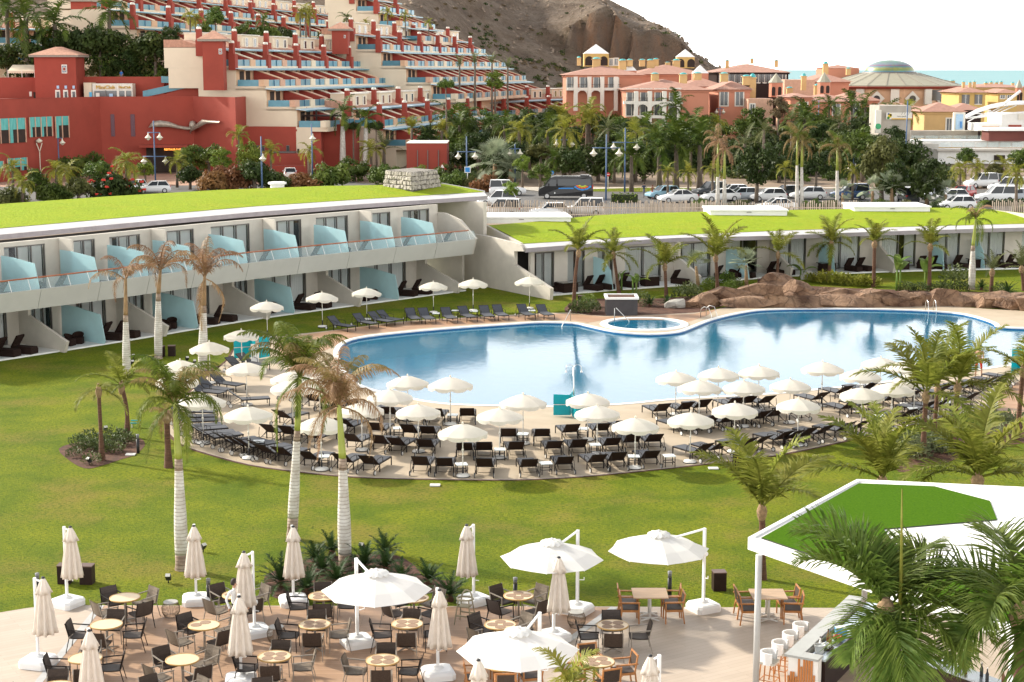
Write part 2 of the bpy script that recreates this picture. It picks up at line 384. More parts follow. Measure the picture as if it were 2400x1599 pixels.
# ---- terrace in front
T0 = [P(-500,1530),P(0,1438),P(60,1428),P(128,1420),P(229,1421),P(1442,1424),P(2700,1432),Vector((60,24,0)),Vector((-60,24,0))]
struct('terrace_tiles',fill([ccw(T0)],.03),M_terrtile)
e1,e2 = P(236,1422.5),P(128,1556);e3,e4 = P(1440,1426),P(1356,1487)
wl = e1 + (e2 - e1) * 6;wr = e3 + (e4 - e3) * 8
struct('terrace_boards',fill([ccw([e1,e3,wr,wl])],.036),M_deckwood)
mb = MB()
for a,b in ((e1,wl),(e3,wr)):
    d = (b - a).normalized();nn = Vector((-d.y,d.x,0)) * .11
    mb.add([(*(a + nn).xy,.042),(*(a - nn).xy,.042),(*(b - nn).xy,.042),(*(b + nn).xy,.042)],[(0,1,2,3)] if nn.cross(d).z < 0 else [(3,2,1,0)])
struct('terrace_drain',mb,mat('grey drain strip',(.42,.42,.41),.5,.1,3.,coord='World'))
mb = MB()
for a,b in zip(T0[0:6],T0[1:7]): mb.quad((*a.xy,-.02),(*b.xy,-.02),(*b.xy,.03),(*a.xy,.03))
struct('terrace_edge',mb,M_concrete)
# ---- planting beds with bare soil
def bed(px,z=.012,h=.0):
    lp = ccw(smooth_loop([P(x,y) for x,y in px],sub=3));return struct('soil_bed',fill([lp],z),M_soil)
B1 = [g(0,800,x,y) for x,y in [(540,990),(640,1100),(780,1170),(920,1150),(1120,1085),(1240,1045),(1330,960),(1300,900),(1180,875),(950,900),(720,930)]]
bed(B1);bed([(618,1360),(640,1400),(690,1408),(760,1402),(840,1400),(930,1395),(1040,1385),(1075,1378),(1075,1365),(1000,1355),(975,1330),(960,1318),(930,1303),(870,1300),(780,1305),(700,1315),(640,1340)])
bed([g(0,800,x,y) for x,y in [(1600,235),(1680,300),(1850,315),(1990,280),(2060,245),(1950,225),(1760,218)]])
bed([g(1800,800,x,y) for x,y in [(1180,1180),(1330,1200),(1600,1130),(1800,1060),(2100,960),(2340,940),(2500,850),(2340,770),(2150,740),(2050,790),(1750,880),(1560,940),(1380,1020)]])
bed([(1325,732),(1420,742),(1625,734),(1700,716),(1800,706),(2000,702),(2170,708),(2300,716),(2500,722),(2500,690),(2250,684),(2000,676),(1800,668),(1650,690),(1540,700),(1440,700),(1350,705)],.01)
# ---- town ground, road, car park
xs = [-420 + 12 * i for i in range(86)];ys = [132,140,146,152,158,170,190,205] + [215 + 12 * i for i in range(32)]
mb = MB();mb.smooth = True;mb.grid([[Vector((x,y,gz(x,y) - .03 if y > 140 else -.05)) for x in xs] for y in ys]);struct('ground',mb,M_ground)
def sheet(name,px,z,m): return struct(name,fill([ccw([P(x,y,z) for x,y in px])],z),m)
sheet('road',[(-200,500),(700,462),(1150,512),(1500,520),(2600,520),(2600,445),(1500,442),(1290,452),(1180,440),(900,420),(-200,440)],1.214,M_asphalt)
sheet('pavement',[(1180,439),(1290,451),(1500,441),(2100,441),(2100,405),(1190,405)],1.222,M_paving)
sheet('verge',[(1390,449),(1500,449.5),(1620,447),(1620,441),(1500,440),(1390,443)],1.23,M_lawn)
sheet('plaza',[(-200,439),(560,434),(870,424),(1000,420),(1000,400),(-200,415)],1.222,mat('reddish plaza paving',(.42,.25,.17),.85,.2,.6,coord='World'))
# ---- sea
mb = MB();mb.quad((-60000,560,-9),(60000,560,-9),(60000,90000,-9),(-60000,90000,-9))
struct('sea',mb,mat('sea water',(.17,.30,.325),.7,.10,.02,coord='World',spec=.05,col2=(.22,.36,.375),stretch=(.3,1,1)))
mb = MB();mb.quad((-600,590,-4),(900,590,-4),(900,480,2.5),(-600,480,2.5));struct('shore',mb,M_ground)
# ---- bare mountain
SIL = [(-400,190),(-260,165),(-60,94),(0,64),(37,43),(51,36),(61,28.5),(68,24),(79,16),(87,11),(100,4),(140,-4),(200,-6)]
def sil(x):
    for (a,b),(c,d) in zip(SIL,SIL[1:]):
        if a <= x <= c: return lerp(b,d,(x - a) / (c - a))
    return -6
def mountain_z(x,y):
    b = gz(x,430) - 2;s = sil(x)
    t = (y - 430) / 220;z = b + (s - b) * (t ** .85 if t < 1 else 1 - (t - 1) * .8) if t > 0 else b
    z += 3.0 * noise.fractal((x * .028,y * .028,3),1.,2.,4) * min(1,max(0,t * 3)) * min(1,max(.25,abs(1 - t) * 3))
    cl = sstep(6,20,x) * (1 - sstep(50,64,x)) * (0.72 + .5 * noise.noise((x * .09,7,2)))
    y0 = 505 + 9 * noise.noise((x * .07,0,1)) + 5 * noise.noise((x * .3,4,1)) + .25 * abs(x - 30)
    z += cl * (13 * sstep(y0,y0 + 3,y) - 6 * sstep(430,495,y) * (1 - sstep(y0,y0 + 3,y)) - 13 * sstep(y0 + 4,y0 + 110,y))
    z += .5 * noise.noise((x * .25,y * .12,1)) * min(1,max(0,t * 4))
    return z
mb = MB();mb.smooth = True
mb.grid([[Vector((x,y,mountain_z(x,y))) for x in [-330 + 2.6 * i for i in range(190)]] for y in [428 + 2.6 * j for j in range(98)]])
m = bpy.data.materials.new('bare rock slope');m.use_nodes = True;n_,N,K = shader_nodes(m);bs = n_.nodes['Principled BSDF'];bs.inputs['Roughness'].default_value = .95
ge = N('ShaderNodeNewGeometry')
def noi(s,det,st=(1,1,1)):
    q = N('ShaderNodeMapping');q.inputs['Scale'].default_value = st;K(ge.outputs['Position'],q.inputs[0])
    z = N('ShaderNodeTexNoise');z.inputs['Scale'].default_value = s;z.inputs['Detail'].default_value = det;z.inputs['Roughness'].default_value = .7;K(q.outputs[0],z.inputs['Vector']);return z.outputs[0]
r = N('ShaderNodeValToRGB');e = r.color_ramp.elements;e[0].position = .32;e[0].color = (.10,.066,.042,1);e[1].position = .70;e[1].color = (.30,.23,.17,1)
k_ = e.new(.47);k_.color = (.175,.12,.078,1);k_ = e.new(.58);k_.color = (.225,.165,.115,1);K(noi(.09,9,(1,1,2.2)),r.inputs[0])
f = N('ShaderNodeMapRange');f.inputs[1].default_value = .55;f.inputs[2].default_value = .66;f.inputs[4].default_value = .85;K(noi(.7,7),f.inputs[0])
x_ = N('ShaderNodeMix');x_.data_type = 'RGBA';K(f.outputs[0],x_.inputs[0]);K(r.outputs[0],x_.inputs[6]);x_.inputs[7].default_value = (.06,.05,.022,1)
# steep faces: rusty rills
sp = N('ShaderNodeSeparateXYZ');K(ge.outputs['Normal'],sp.inputs[0]);st_ = N('ShaderNodeMapRange');st_.inputs[1].default_value = .72;st_.inputs[2].default_value = .45;K(sp.outputs[2],st_.inputs[0])
r2 = N('ShaderNodeValToRGB');e = r2.color_ramp.elements;e[0].position = .35;e[0].color = (.19,.135,.10,1);e[1].position = .65;e[1].color = (.28,.145,.075,1);K(noi(.22,6,(1,1,.25)),r2.inputs[0])
x2 = N('ShaderNodeMix');x2.data_type = 'RGBA';K(st_.outputs[0],x2.inputs[0]);K(x_.outputs[2],x2.inputs[6]);K(r2.outputs[0],x2.inputs[7]);K(x2.outputs[2],bs.inputs['Base Color'])
bp = N('ShaderNodeBump');bp.inputs['Strength'].default_value = 1.;bp.inputs['Distance'].default_value = 2.5;K(noi(.8,10),bp.inputs['Height']);K(bp.outputs[0],bs.inputs['Normal'])
struct('mountain',mb,m)
M_stone = mat('loose hill stone',(.13,.09,.062),.95,.4,.3,coord='World',col2=(.30,.23,.17))
rs = random.Random(12);mb = MB()
for k in range(2600):
    x,y = rs.uniform(-70,92),rs.uniform(436,648);z = mountain_z(x,y);s = rs.uniform(.25,.9) * (1.8 if rs.random() < .06 else 1);c = Vector((x,y,z));r_ = lambda: s * rs.uniform(.5,1.1)
    mb.add([c + Vector((r_(),0,0)),c + Vector((0,r_(),0)),c + Vector((-r_(),0,0)),c + Vector((0,-r_(),0)),c + Vector((0,0,r_()))],[(0,1,4),(1,2,4),(2,3,4),(3,0,4)])
tag(obj('hill_rocks',mb,M_stone),'loose stones and outcrops strewn over the bare mountain','rocks',None,'stuff')
# ================================================================ HOTEL WINGS round the garden
M_facade = mat('beige render',(.50,.46,.395),.85,.07,1.1,bump=.1,coord='World')
M_panel = mat('grey balcony panel',(.46,.455,.42),.6,.05,.8,coord='World')
M_fascia = mat('white roof edge',(.43,.42,.42),.7,.14,1.2,coord='World',stretch=(1,1,1),detail=8)
M_fascia2 = mat('mauve grey roof lip',(.30,.27,.28),.7,.12,1.5,coord='World')
M_frost = mat('frosted blue glass',(.55,.75,.775),.25,.06,.8,coord='World',transl=.45,spec=.6)
M_glassrail = mat('rail glass',(.60,.78,.80),.05,0,alpha=.13,spec=.6)
M_railwood = mat('varnished handrail',(.33,.105,.04),.35,.15,3.)
M_curtain = mat('pale curtain',(.80,.80,.78),.9,.04,1.,coord='World')
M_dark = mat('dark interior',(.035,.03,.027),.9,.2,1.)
M_frame = mat('grey window frame',(.14,.13,.12),.5,.05)
def glass_mat(name,tint,fac=None):
    m = bpy.data.materials.new(name);m.use_nodes = True;nt,N,K = shader_nodes(m);nt.nodes.clear();out = N('ShaderNodeOutputMaterial')
    tr = N('ShaderNodeBsdfTransparent');tr.inputs[0].default_value = (*tint,1);gl = N('ShaderNodeBsdfGlossy');gl.inputs['Roughness'].default_value = .02
    mx = N('ShaderNodeMixShader')
    if fac is None:
        fr = N('ShaderNodeFresnel');fr.inputs[0].default_value = 1.6;K(fr.outputs[0],mx.inputs[0])
    else: mx.inputs[0].default_value = fac
    K(tr.outputs[0],mx.inputs[1]);K(gl.outputs[0],mx.inputs[2]);K(mx.outputs[0],out.inputs[0]);return m
M_glass = glass_mat('window glass',(.92,.95,.95))
M_wicker = mat('dark brown wicker',(.022,.011,.008),.8,.35,30.,bump=.5,spec=.15)
M_navy = mat('dark slate cushion',(.035,.04,.055),.9,.2,5.)
class Curve:
    def __init__(s,pts):
        s.p = pts;s.l = [0.]
        for a,b in zip(pts,pts[1:]): s.l.append(s.l[-1] + (b - a).length)
        s.len = s.l[-1]
    def at(s,t):
        for i in range(len(s.p) - 1):
            if t <= s.l[i + 1] or i == len(s.p) - 2:
                d = (s.p[i + 1] - s.p[i]).normalized();return s.p[i] + d * (t - s.l[i]),d
    def fp(s,t,off,z):
        a,_ = s.at(t);d = (s.at(t + 1.5)[0] - s.at(t - 1.5)[0]).normalized();return Vector((a.x + d.y * off,a.y - d.x * off,z))
    def s_px(s,px,off,z,lo=None,hi=None):
        lo = -20 if lo is None else lo;hi = s.len + 20 if hi is None else hi
        for _ in range(50):
            m = (lo + hi) / 2
            if PX(s.fp(m,off,z))[0] < px: lo = m
            else: hi = m
        return m
    def ang(s,t): d = (s.at(t + 1.5)[0] - s.at(t - 1.5)[0]);return atan2(d.y,d.x)
flat = lambda ps: [Vector((p.x,p.y,0)) for p in ps]
def ribbon(mb,c,s0,s1,prof,n=None,cap=True):
    n = n or max(1,int((s1 - s0) / 3));rows = [[c.fp(lerp(s0,s1,i / n),o,z) for o,z in prof] for i in range(n + 1)];k = len(prof);o_ = len(mb.v)
    vs = [p for r in rows for p in r];fs = []
    for i in range(n):
        for j in range(k):
            q = (j + 1) % k;fs.append((i * k + j,(i + 1) * k + j,(i + 1) * k + q,i * k + q))
    if cap: fs += [tuple(range(k)),tuple(n * k + j for j in range(k - 1,-1,-1))]
    mb.add(vs,fs)
def fin(mb,c,s,prof,th=.16):
    d = (c.fp(s + .5,0,0) - c.fp(s - .5,0,0)).normalized() * th / 2
    mb.slab([c.fp(s,o,z) for o,z in prof],-d,d)
def opening(parent,c,s0,s1,off,z0,z1,panes=3,curtain=True):
    f = MB();w_ = .06
    for s in [lerp(s0,s1,i / panes) for i in range(panes + 1)]:
        ribbon(f,c,s - w_ / 2,s + w_ / 2,[(off + .05,z0),(off + .05,z1),(off - .05,z1),(off - .05,z0)],1)
    ribbon(f,c,s0 + w_,s1 - w_,[(off + .045,z1 - .08),(off + .045,z1),(off - .045,z1),(off - .045,z1 - .08)],1)
    ribbon(f,c,s0 + w_,s1 - w_,[(off + .045,z0),(off + .045,z0 + .07),(off - .045,z0 + .07),(off - .045,z0)],1)
    win = obj('window',f,M_frame,parent)
    for i in range(panes):
        a,b = lerp(s0,s1,i / panes) + w_ * .6,lerp(s0,s1,(i + 1) / panes) - w_ * .6
        m = MB();m.quad(c.fp(a,off,z0 + .08),c.fp(b,off,z0 + .08),c.fp(b,off,z1 - .09),c.fp(a,off,z1 - .09));obj('pane',m,M_glass,win)
        if curtain and (RND.random() < .95):
            m = MB();n = 16;k0,k1 = (a,b) if RND.random() < .8 else ((a,lerp(a,b,.55)) if RND.random() < .5 else (lerp(a,b,.4),b))
            m.grid([[c.fp(lerp(k0,k1,j / n),off - .22 + (.05 if j % 2 else -.03),z) for j in range(n + 1)] for z in (z0 + .05,z1 - .05)]);obj('curtain',m,M_curtain,win)
# ---------------- two-storey wing
WB = Curve(smooth_loop(flat([P(-170,757,2.65),P(0,735,2.65),P(291,697,2.65),P(600,654,2.65),P(860,624,2.65),P(1115,595,2.65)]),closed=False))
wing = thing('hotel_wing','two storey hotel wing with glass balconies and a lime green turf roof','building',P(600,730))
wing_i = wing.matrix_basis.inverted() if False else None
def wobj(name,mb,m,parent=wing):
    o = obj(name,mb,m)
    o.parent = parent
    if parent is wing: o.matrix_parent_inverse = Matrix.Translation(-Vector(wing.location))
    return o
s_end = WB.s_px(1120,.42,3.8)
up_px = [-40,97,237,352,458,584,705,821,930,1026]
SU = [WB.s_px(x,.42,3.8) for x in up_px];SU = [SU[0] - (SU[1] - SU[0])] + SU
lowC = [WB.s_px(x,.45,.0) for x in (153,387,628,842,1074)];dC = lowC[1] - lowC[0];lowC = [lowC[0] - dC] + lowC
lowG = [WB.s_px(x,.35,.1) for x in (246,463,689,934)];lowG = [lowG[0] - dC] + lowG
edges = SU + [s_end]
mb = MB();ribbon(mb,WB,edges[0],s_end,[(-.05,2.66),(-.05,3.25),(-6.5,3.25),(-6.5,2.66)]);ribbon(mb,WB,edges[0],s_end,[(.1,3.251),(.1,3.24),(.0,3.24)],cap=False);wobj('floor_slab',mb,M_concrete)
for a,b in zip(edges,edges[1:]):
    mb = MB();ribbon(mb,WB,a + .015,b - .015,[(0,2.65),(.42,3.8),(.26,3.8),(.10,3.26),(-.06,3.26),(-.055,2.65)],2);wobj('balcony_panel',mb,M_panel)
    mb = MB();ribbon(mb,WB,a + .05,b - .05,[(.33,3.81),(.06,4.38),(.045,4.38),(.315,3.81)],2);wobj('glass_balustrade',mb,M_glassrail)
    for k in range(3):
        s = lerp(a,b,(k + .5) / 3);mb = MB();mb.tube([WB.fp(s,.36,3.72),WB.fp(s,.07,4.40)],.022,4);wobj('rail_post',mb,M_white)
mb = MB();mb.tube([WB.fp(lerp(edges[0],s_end - .6,i / 40),.055,4.43) for i in range(41)],.045,6);wobj('handrail',mb,M_railwood)
for s in SU[1:]:
    mb = MB();fin(mb,WB,s,[(-3.4,3.27),(-3.4,5.42),(-2.2,5.40),(-.12,5.2),(.26,3.86),(.1,3.27)],.03);wobj('glass_screen',mb,M_frost)
mb = MB();fin(mb,WB,s_end - .1,[(-3.7,2.66),(-3.7,5.52),(-2.8,5.50),(-1.2,5.08),(.42,3.8),(.0,2.65)],.18);wobj('end_parapet',mb,M_facade)
for s in lowC:
    mb = MB();fin(mb,WB,s,[(-3.9,0),(-3.9,2.655),(-2.9,2.655),(-2.9,1.85),(.75,.66),(.45,-.05)],.2);wobj('partition_wall',mb,M_facade)
for s in lowG:
    mb = MB();fin(mb,WB,s,[(-3.7,.1),(-3.7,2.1),(-2.2,2.08),(.05,1.82),(.42,.28),(.3,.1)],.03);wobj('glass_screen',mb,M_frost)
mb = MB();ribbon(mb,WB,lowC[0] - 2,lowC[-1] + 1.2,[(.05,0),(.05,.09),(-6,.09),(-6,0)]);wobj('patio',mb,M_coping)
# window walls: pieces of render between the openings
def wallrun(c,s0,s1,off,z0,z1,ops,parent_fn,m=M_facade,head=.25):
    s = s0
    for a,b in ops:
        if a > s + .02:
            mb = MB();ribbon(mb,c,s,a,[(off + .1,z0),(off + .1,z1),(off - .2,z1),(off - .2,z0)]);parent_fn('wall',mb,m)
        mb = MB();ribbon(mb,c,a,b,[(off + .1,z1 - head),(off + .1,z1),(off - .2,z1),(off - .2,z1 - head)]);parent_fn('lintel',mb,m)
        s = b
    if s < s1:
        mb = MB();ribbon(mb,c,s,s1,[(off + .1,z0),(off + .1,z1),(off - .2,z1),(off - .2,z0)]);parent_fn('wall',mb,m)
ops = []
for a,b in zip(SU,SU[1:] + [s_end - .2]): ops.append((a + .35,a + (b - a) * .78))
wallrun(WB,edges[0],s_end - .2,-3.7,3.25,6.1,ops,wobj)
class Wrap:
    pass
def wopen(c,a,b,off,z0,z1,panes,parent,cur=True):
    k = len(bpy.data.objects);before = set(bpy.data.objects.keys())
    opening(None,c,a,b,off,z0,z1,panes,cur)
    for nm in set(bpy.data.objects.keys()) - before:
        o = bpy.data.objects[nm]
        if o.parent is None:
            o.parent = parent;o.matrix_parent_inverse = Matrix.Translation(-Vector(parent.location))
for a,b in ops: wopen(WB,a,b,-3.7,3.27,5.85,3,wing)
for i,(a,b) in enumerate(ops):
    mb = MB();fin(mb,WB,SU[i] + .12,[(-3.55,3.27),(-3.55,6.1),(-2.3,6.1),(-2.3,3.27)],.14)
    if i % 2: wobj('pier',mb,M_facade)
ops2 = [];cuts = sorted(lowC + lowG)
for a,b in zip(cuts,cuts[1:]): ops2.append((a + .5,a + (b - a) * .80))
wallrun(WB,lowC[0],lowC[-1] + .3,-3.95,.09,2.66,ops2,wobj,head=.15)
for a,b in ops2: wopen(WB,a,b,-3.95,.1,2.5,3,wing)
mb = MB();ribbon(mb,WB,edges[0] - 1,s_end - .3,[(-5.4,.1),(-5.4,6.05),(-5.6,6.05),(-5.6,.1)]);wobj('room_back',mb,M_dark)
# roof
RF = flat([P(x,y,6.1) for x,y in [(-170,580),(0,563),(291,535.5),(600,508),(860,488),(1143,469)]])
RI = [P(x,y,6.5) for x,y in [(-170,553),(0,536),(291,510.5),(600,484),(860,467),(1134,450.5)]]
RB = [P(x,y,6.95) for x,y in [(-170,491),(0,479),(255,461),(510,446),(760,436.5),(1034,432)]]
mb = MB();n = len(RF)
o1_ = [Vector((p.x,p.y,6.12)) for p in RF];o2_ = [Vector((p.x,p.y,6.42)) for p in RF]
mb.mat(1).grid([o1_,o2_]);mb.mat(0).grid([o2_,RI])
mb.grid([[Vector((p.x,p.y,6.12)) for p in RB],o1_])
mb.add([RF[-1].xyz + Vector((0,0,6.12)),o2_[-1],RI[-1],RB[-1],Vector((RB[-1].x,RB[-1].y,6.12))],[(0,4,3,2,1)])
wobj('roof_edge',mb,[M_fascia,M_fascia2])
mb = MB();mb.smooth = True;K_ = 8;N_ = 40
def along(ps,t):
    q = t * (len(ps) - 1);i = min(int(q),len(ps) - 2);return ps[i].lerp(ps[i + 1],q - i)
rows = [[along(RI,i / N_).lerp(along(RB,i / N_),j / K_) + Vector((0,0,.02 + .06 * sin(pi * j / K_))) for i in range(N_ + 1)] for j in range(K_ + 1)]
mb.grid(rows);wobj('turf_roof',mb,M_roofgrass)
mb = MB();tip = RI[-1];bk = RB[-1];e = (bk - tip).normalized();s_ = Vector((e.y,-e.x,0)) * .16
mb.slab([tip + Vector((0,0,-.6)),tip + Vector((0,0,.1)),bk + Vector((0,0,.1)),bk + Vector((0,0,-.6))],-s_ * .0,s_);wobj('roof_rim',mb,M_fascia)
# end of the wing: fin walls and the dark passage
pe = P(1137,553,3.55);d_,= [WB.at(s_end)[1]];out_ = Vector((d_.y,-d_.x,0))
mb = MB();q = pe.copy();q.z = 0
mb.slab([q + Vector((0,0,3.4)),q + Vector((0,0,6.1)),q - out_ * 9 + Vector((0,0,6.1)),q - out_ * 9 + Vector((0,0,3.4))],-d_ * .18,d_ * .18)
wobj('end_wall',mb,M_facade)
c0 = P(1086,668);mb = MB();mb.slab([c0,c0 + Vector((0,0,2.66)),c0 - out_ * 6 + Vector((0,0,2.66)),c0 - out_ * 6],-d_ * .12,d_ * .12);wobj('end_pier',mb,M_facade)
mb = MB();bk0 = c0 - out_ * 6;bk1 = q - out_ * 6
mb.slab([bk0,bk0 + Vector((0,0,6)),bk1 + Vector((0,0,6)),bk1],out_ * 0,-out_ * .2);wobj('passage_back',mb,M_facade)
# small roof vent and rubble stone chimney
v = P(650,439,6.9);t = thing('roof_vent','small round white vent cowl on the turf roof','vent',v)
mb = MB();mb.lathe([(.55,-.1),(.55,.25)],14);obj('base',mb,M_white,t);mb = MB();mb.lathe([(.72,.25),(.72,.38),(.6,.42)],14);obj('cap',mb,M_white,t)
M_rubble = mat('grey rubble stone',(.26,.235,.20),.9,.45,3.5,bump=.4,rnd=.3)
ca,cb,cc = P(899,437,6.9),P(966,440.5,7.0),P(1032,436,6.9);dd = cc - cb + ca - cb
t = thing('rubble_chimney','broad tapering grey rubble stone block on the turf roof','chimney',cb)
loopb = [cb - cb,cc - cb,cc + (ca - cb) - cb,ca - cb];ctr = (loopb[1] + loopb[3]) / 2
loopt = [ctr + (p - ctr) * .88 + Vector((0,0,0)) for p in loopb];hh = 3.6
hh = ZH(966,404,cb + (ctr) * .12) - 7.0
mb = MB();mb.add([(p.x,p.y,-.4) for p in loopb] + [(p.x,p.y,hh - .12) for p in loopt],[(0,1,5,4),(1,2,6,5),(2,3,7,6),(3,0,4,7),(4,5,6,7)]);obj('core',mb,mat('dark mortar',(.09,.08,.07),.95,.2),t)
rs = random.Random(3);mb = MB();cnt = 0
for f in range(4):
    b0,b1,t0,t1 = loopb[f],loopb[(f + 1) % 4],loopt[f],loopt[(f + 1) % 4];nn = (b1 - b0).cross(Vector((0,0,1))).normalized()
    rows_ = max(4,int(hh / .26));wd = (b1 - b0).length
    for r_ in range(rows_):
        x = rs.uniform(-.2,0)
        while x < wd:
            l = rs.uniform(.22,.55);u0,u1 = max(0,x / wd),min(1,(x + l - .03) / wd);x += l
            if u1 - u0 < .01: continue
            v0,v1 = r_ / rows_ + .008,(r_ + 1) / rows_ - .008;j = lambda: rs.uniform(-.035,.035)
            def q_(u,v_,dpt): p = b0.lerp(b1,u).lerp(t0.lerp(t1,u),v_);return Vector((p.x,p.y,-.2 + (hh + .2) * v_)) + nn * dpt + Vector((j(),j(),j()))
            dp = rs.uniform(.05,.14);A = [q_(u0,v0,0),q_(u1,v0,0),q_(u1,v1,0),q_(u0,v1,0)];B_ = [q_(lerp(u0,u1,.12),lerp(v0,v1,.15),dp),q_(lerp(u0,u1,.88),lerp(v0,v1,.15),dp),q_(lerp(u0,u1,.88),lerp(v0,v1,.85),dp),q_(lerp(u0,u1,.12),lerp(v0,v1,.85),dp)]
            o = len(mb.v);mb.add(A + B_,[(4,5,6,7),(0,1,5,4),(1,2,6,5),(2,3,7,6),(3,0,4,7)]);cnt += 1
tag(obj('stones',mb,M_rubble,t),kind='stuff')
mb = MB();mb.add([(p.x,p.y,hh) for p in loopt],[(0,1,2,3)]);obj('top',mb,M_rubble,t)
# ---------------- single-storey wing
LB = Curve(smooth_loop(flat([P(1294,694),P(1460,680),P(1634,668),P(1800,651.5),P(1950,644),P(2093,638),P(2250,634),P(2400,631),P(2560,628)]),closed=False))
low = thing('garden_wing','single storey hotel wing with a curved lime green turf roof','building',P(1800,651))
def lobj(name,mb,m):
    o = obj(name,mb,m);o.parent = low;o.matrix_parent_inverse = Matrix.Translation(-Vector(low.location));return o
mb = MB();ribbon(mb,LB,-.3,LB.len,[(.0,0),(.0,.1),(-7,.1),(-7,0)]);lobj('patio',mb,M_coping)
LF = flat([P(x,y,3.05) for x,y in [(1232,593),(1353,584),(1583,568),(1800,563),(2055,553),(2400,543),(2600,538)]])
LI = [P(x,y,3.44) for x,y in [(1226,572),(1353,564.5),(1506,555),(1800,542.5),(2055,534),(2400,525),(2600,521)]]
LK = [P(x,y,4.1) for x,y in [(1143,529),(1290,517),(1420,504),(1634,497),(1843,493),(2249,487.5),(2420,503)]]
LF = smooth_loop(LF,False);LI = smooth_loop(LI,False);LK = smooth_loop(LK,False)
mb = MB();o1_ = [Vector((p.x,p.y,3.07)) for p in LF];o2_ = [Vector((p.x,p.y,3.38)) for p in LF]
mb.mat(1).grid([o1_,o2_]);mb.mat(0).grid([o2_,LI]);mb.grid([[Vector((p.x,p.y,3.07)) for p in LK],o1_])
lobj('roof_edge',mb,[M_fascia,M_fascia2])
mb = MB();mb.smooth = True
mb.grid([[along(LI,i / N_).lerp(along(LK,i / N_),j / K_) + Vector((0,0,.02 + .10 * sin(pi * j / K_))) for i in range(N_ + 1)] for j in range(K_ + 1)]);lobj('turf_roof',mb,M_roofgrass)
mb = MB();e0,e1 = LI[0],LK[0];sd_ = Vector((-(e1 - e0).y,(e1 - e0).x,0)).normalized() * .2;dn = Vector((0,0,-1.3));mb.slab([e0 + Vector((0,0,.06)),e1 + Vector((0,0,.06)),e1 + dn,e0 + dn * .3],(0,0,0),sd_);lobj('roof_rim',mb,M_facade)
mb = MB();mb.grid([LK,[Vector((p.x,p.y,.8)) for p in LK]]);lobj('rear_wall',mb,M_facade)
# side wall dropping to the lawn (also closes the gap between the wings)
a0,a1,a2,a3 = P(1088,661),P(1292,703),P(1200,567,3.5),None
dirw = (a1 - a0);Lw = dirw.length;dw = dirw.normalized();nw = Vector((dw.y,-dw.x,0)) * .14
def wz(px,py,):
    r_ = ray(px,py);nrm = Vector((dw.y,-dw.x,0));t_ = (a0 - Vector((0,0,EYE))).dot(nrm) / r_.dot(nrm);return Vector((0,0,EYE)) + r_ * t_
prof = [a0,a1,wz(1294,676),wz(1209,620),wz(1209,589),wz(1232,589),wz(1225,574),wz(1200,567),wz(1143,553),wz(1089,545)]
prof[0] = a0 - Vector((0,0,.1));prof[1] = a1 - Vector((0,0,.1))
mb = MB();mb.slab(prof,-nw,nw);lobj('side_wall',mb,M_facade)
# rooms: openings, partitions
segs = [1294,1372,1440,1500,1634,1760,1850,1960,2093,2215,2310,2420,2560]
SL = [LB.s_px(x,.35,.3) for x in segs]
ops3 = []
for i,(a,b) in enumerate(zip(SL,SL[1:])): ops3.append((a + .35,a + (b - a) * .72))
wallrun(LB,SL[0],SL[-1],-2.6,.1,3.07,ops3,lobj,head=.2)
for a,b in ops3: wopen(LB,a,b,-2.6,.11,2.85,2,low)
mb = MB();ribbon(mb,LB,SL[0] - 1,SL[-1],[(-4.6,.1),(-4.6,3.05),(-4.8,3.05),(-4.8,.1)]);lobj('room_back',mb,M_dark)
for i in (4,6,8):
    mb = MB();fin(mb,LB,SL[i],[(-2.5,0),(-2.5,3.07),(-1.9,3.07),(-1.9,1.9),(.75,.75),(.45,-.05)],.22);lobj('partition_wall',mb,M_facade)
for i in (2,5,7,9,10):
    mb = MB();fin(mb,LB,SL[i],[(-2.5,.12),(-2.5,2.3),(-1.2,2.2),(-.15,1.5),(.2,.12)],.03);lobj('glass_screen',mb,M_frost)
for k,(x0,x1,y,yt) in enumerate([(1105,1338,522,515),(1665,1845,504,494),(2002,2180,495.5,487)]):
    z = 4.05;A,B_ = P(x0,y,z),P(x1,y - (2 if k == 0 else .5),z);d = (B_ - A);L_ = d.length;d.normalize();bk = Vector((-d.y,d.x,0)) * 4.2
    t = thing('roof_light',['long low white roof light box beside the wing wall','long low white roof light box behind the middle of the curved turf roof','long low white roof light box over the far part of the turf roof'][k],'roof light',(A + B_) / 2 + Vector((0,0,.02)),atan2(d.y,d.x),'roof lights on the turf roof')
    mb = MB();mb.rbox((0,bk.length / 2,-.1),(L_,bk.length,.38),.06);obj('curb',mb,M_white,t)
    mb = MB();mb.rbox((0,bk.length / 2,.282),(L_ + .2,bk.length + .2,.13),.04);obj('lid',mb,M_white,t)
    mb = MB();mb.box((0,-.12,.2),(.4,.04,.05));obj('handle',mb,M_frame,t)
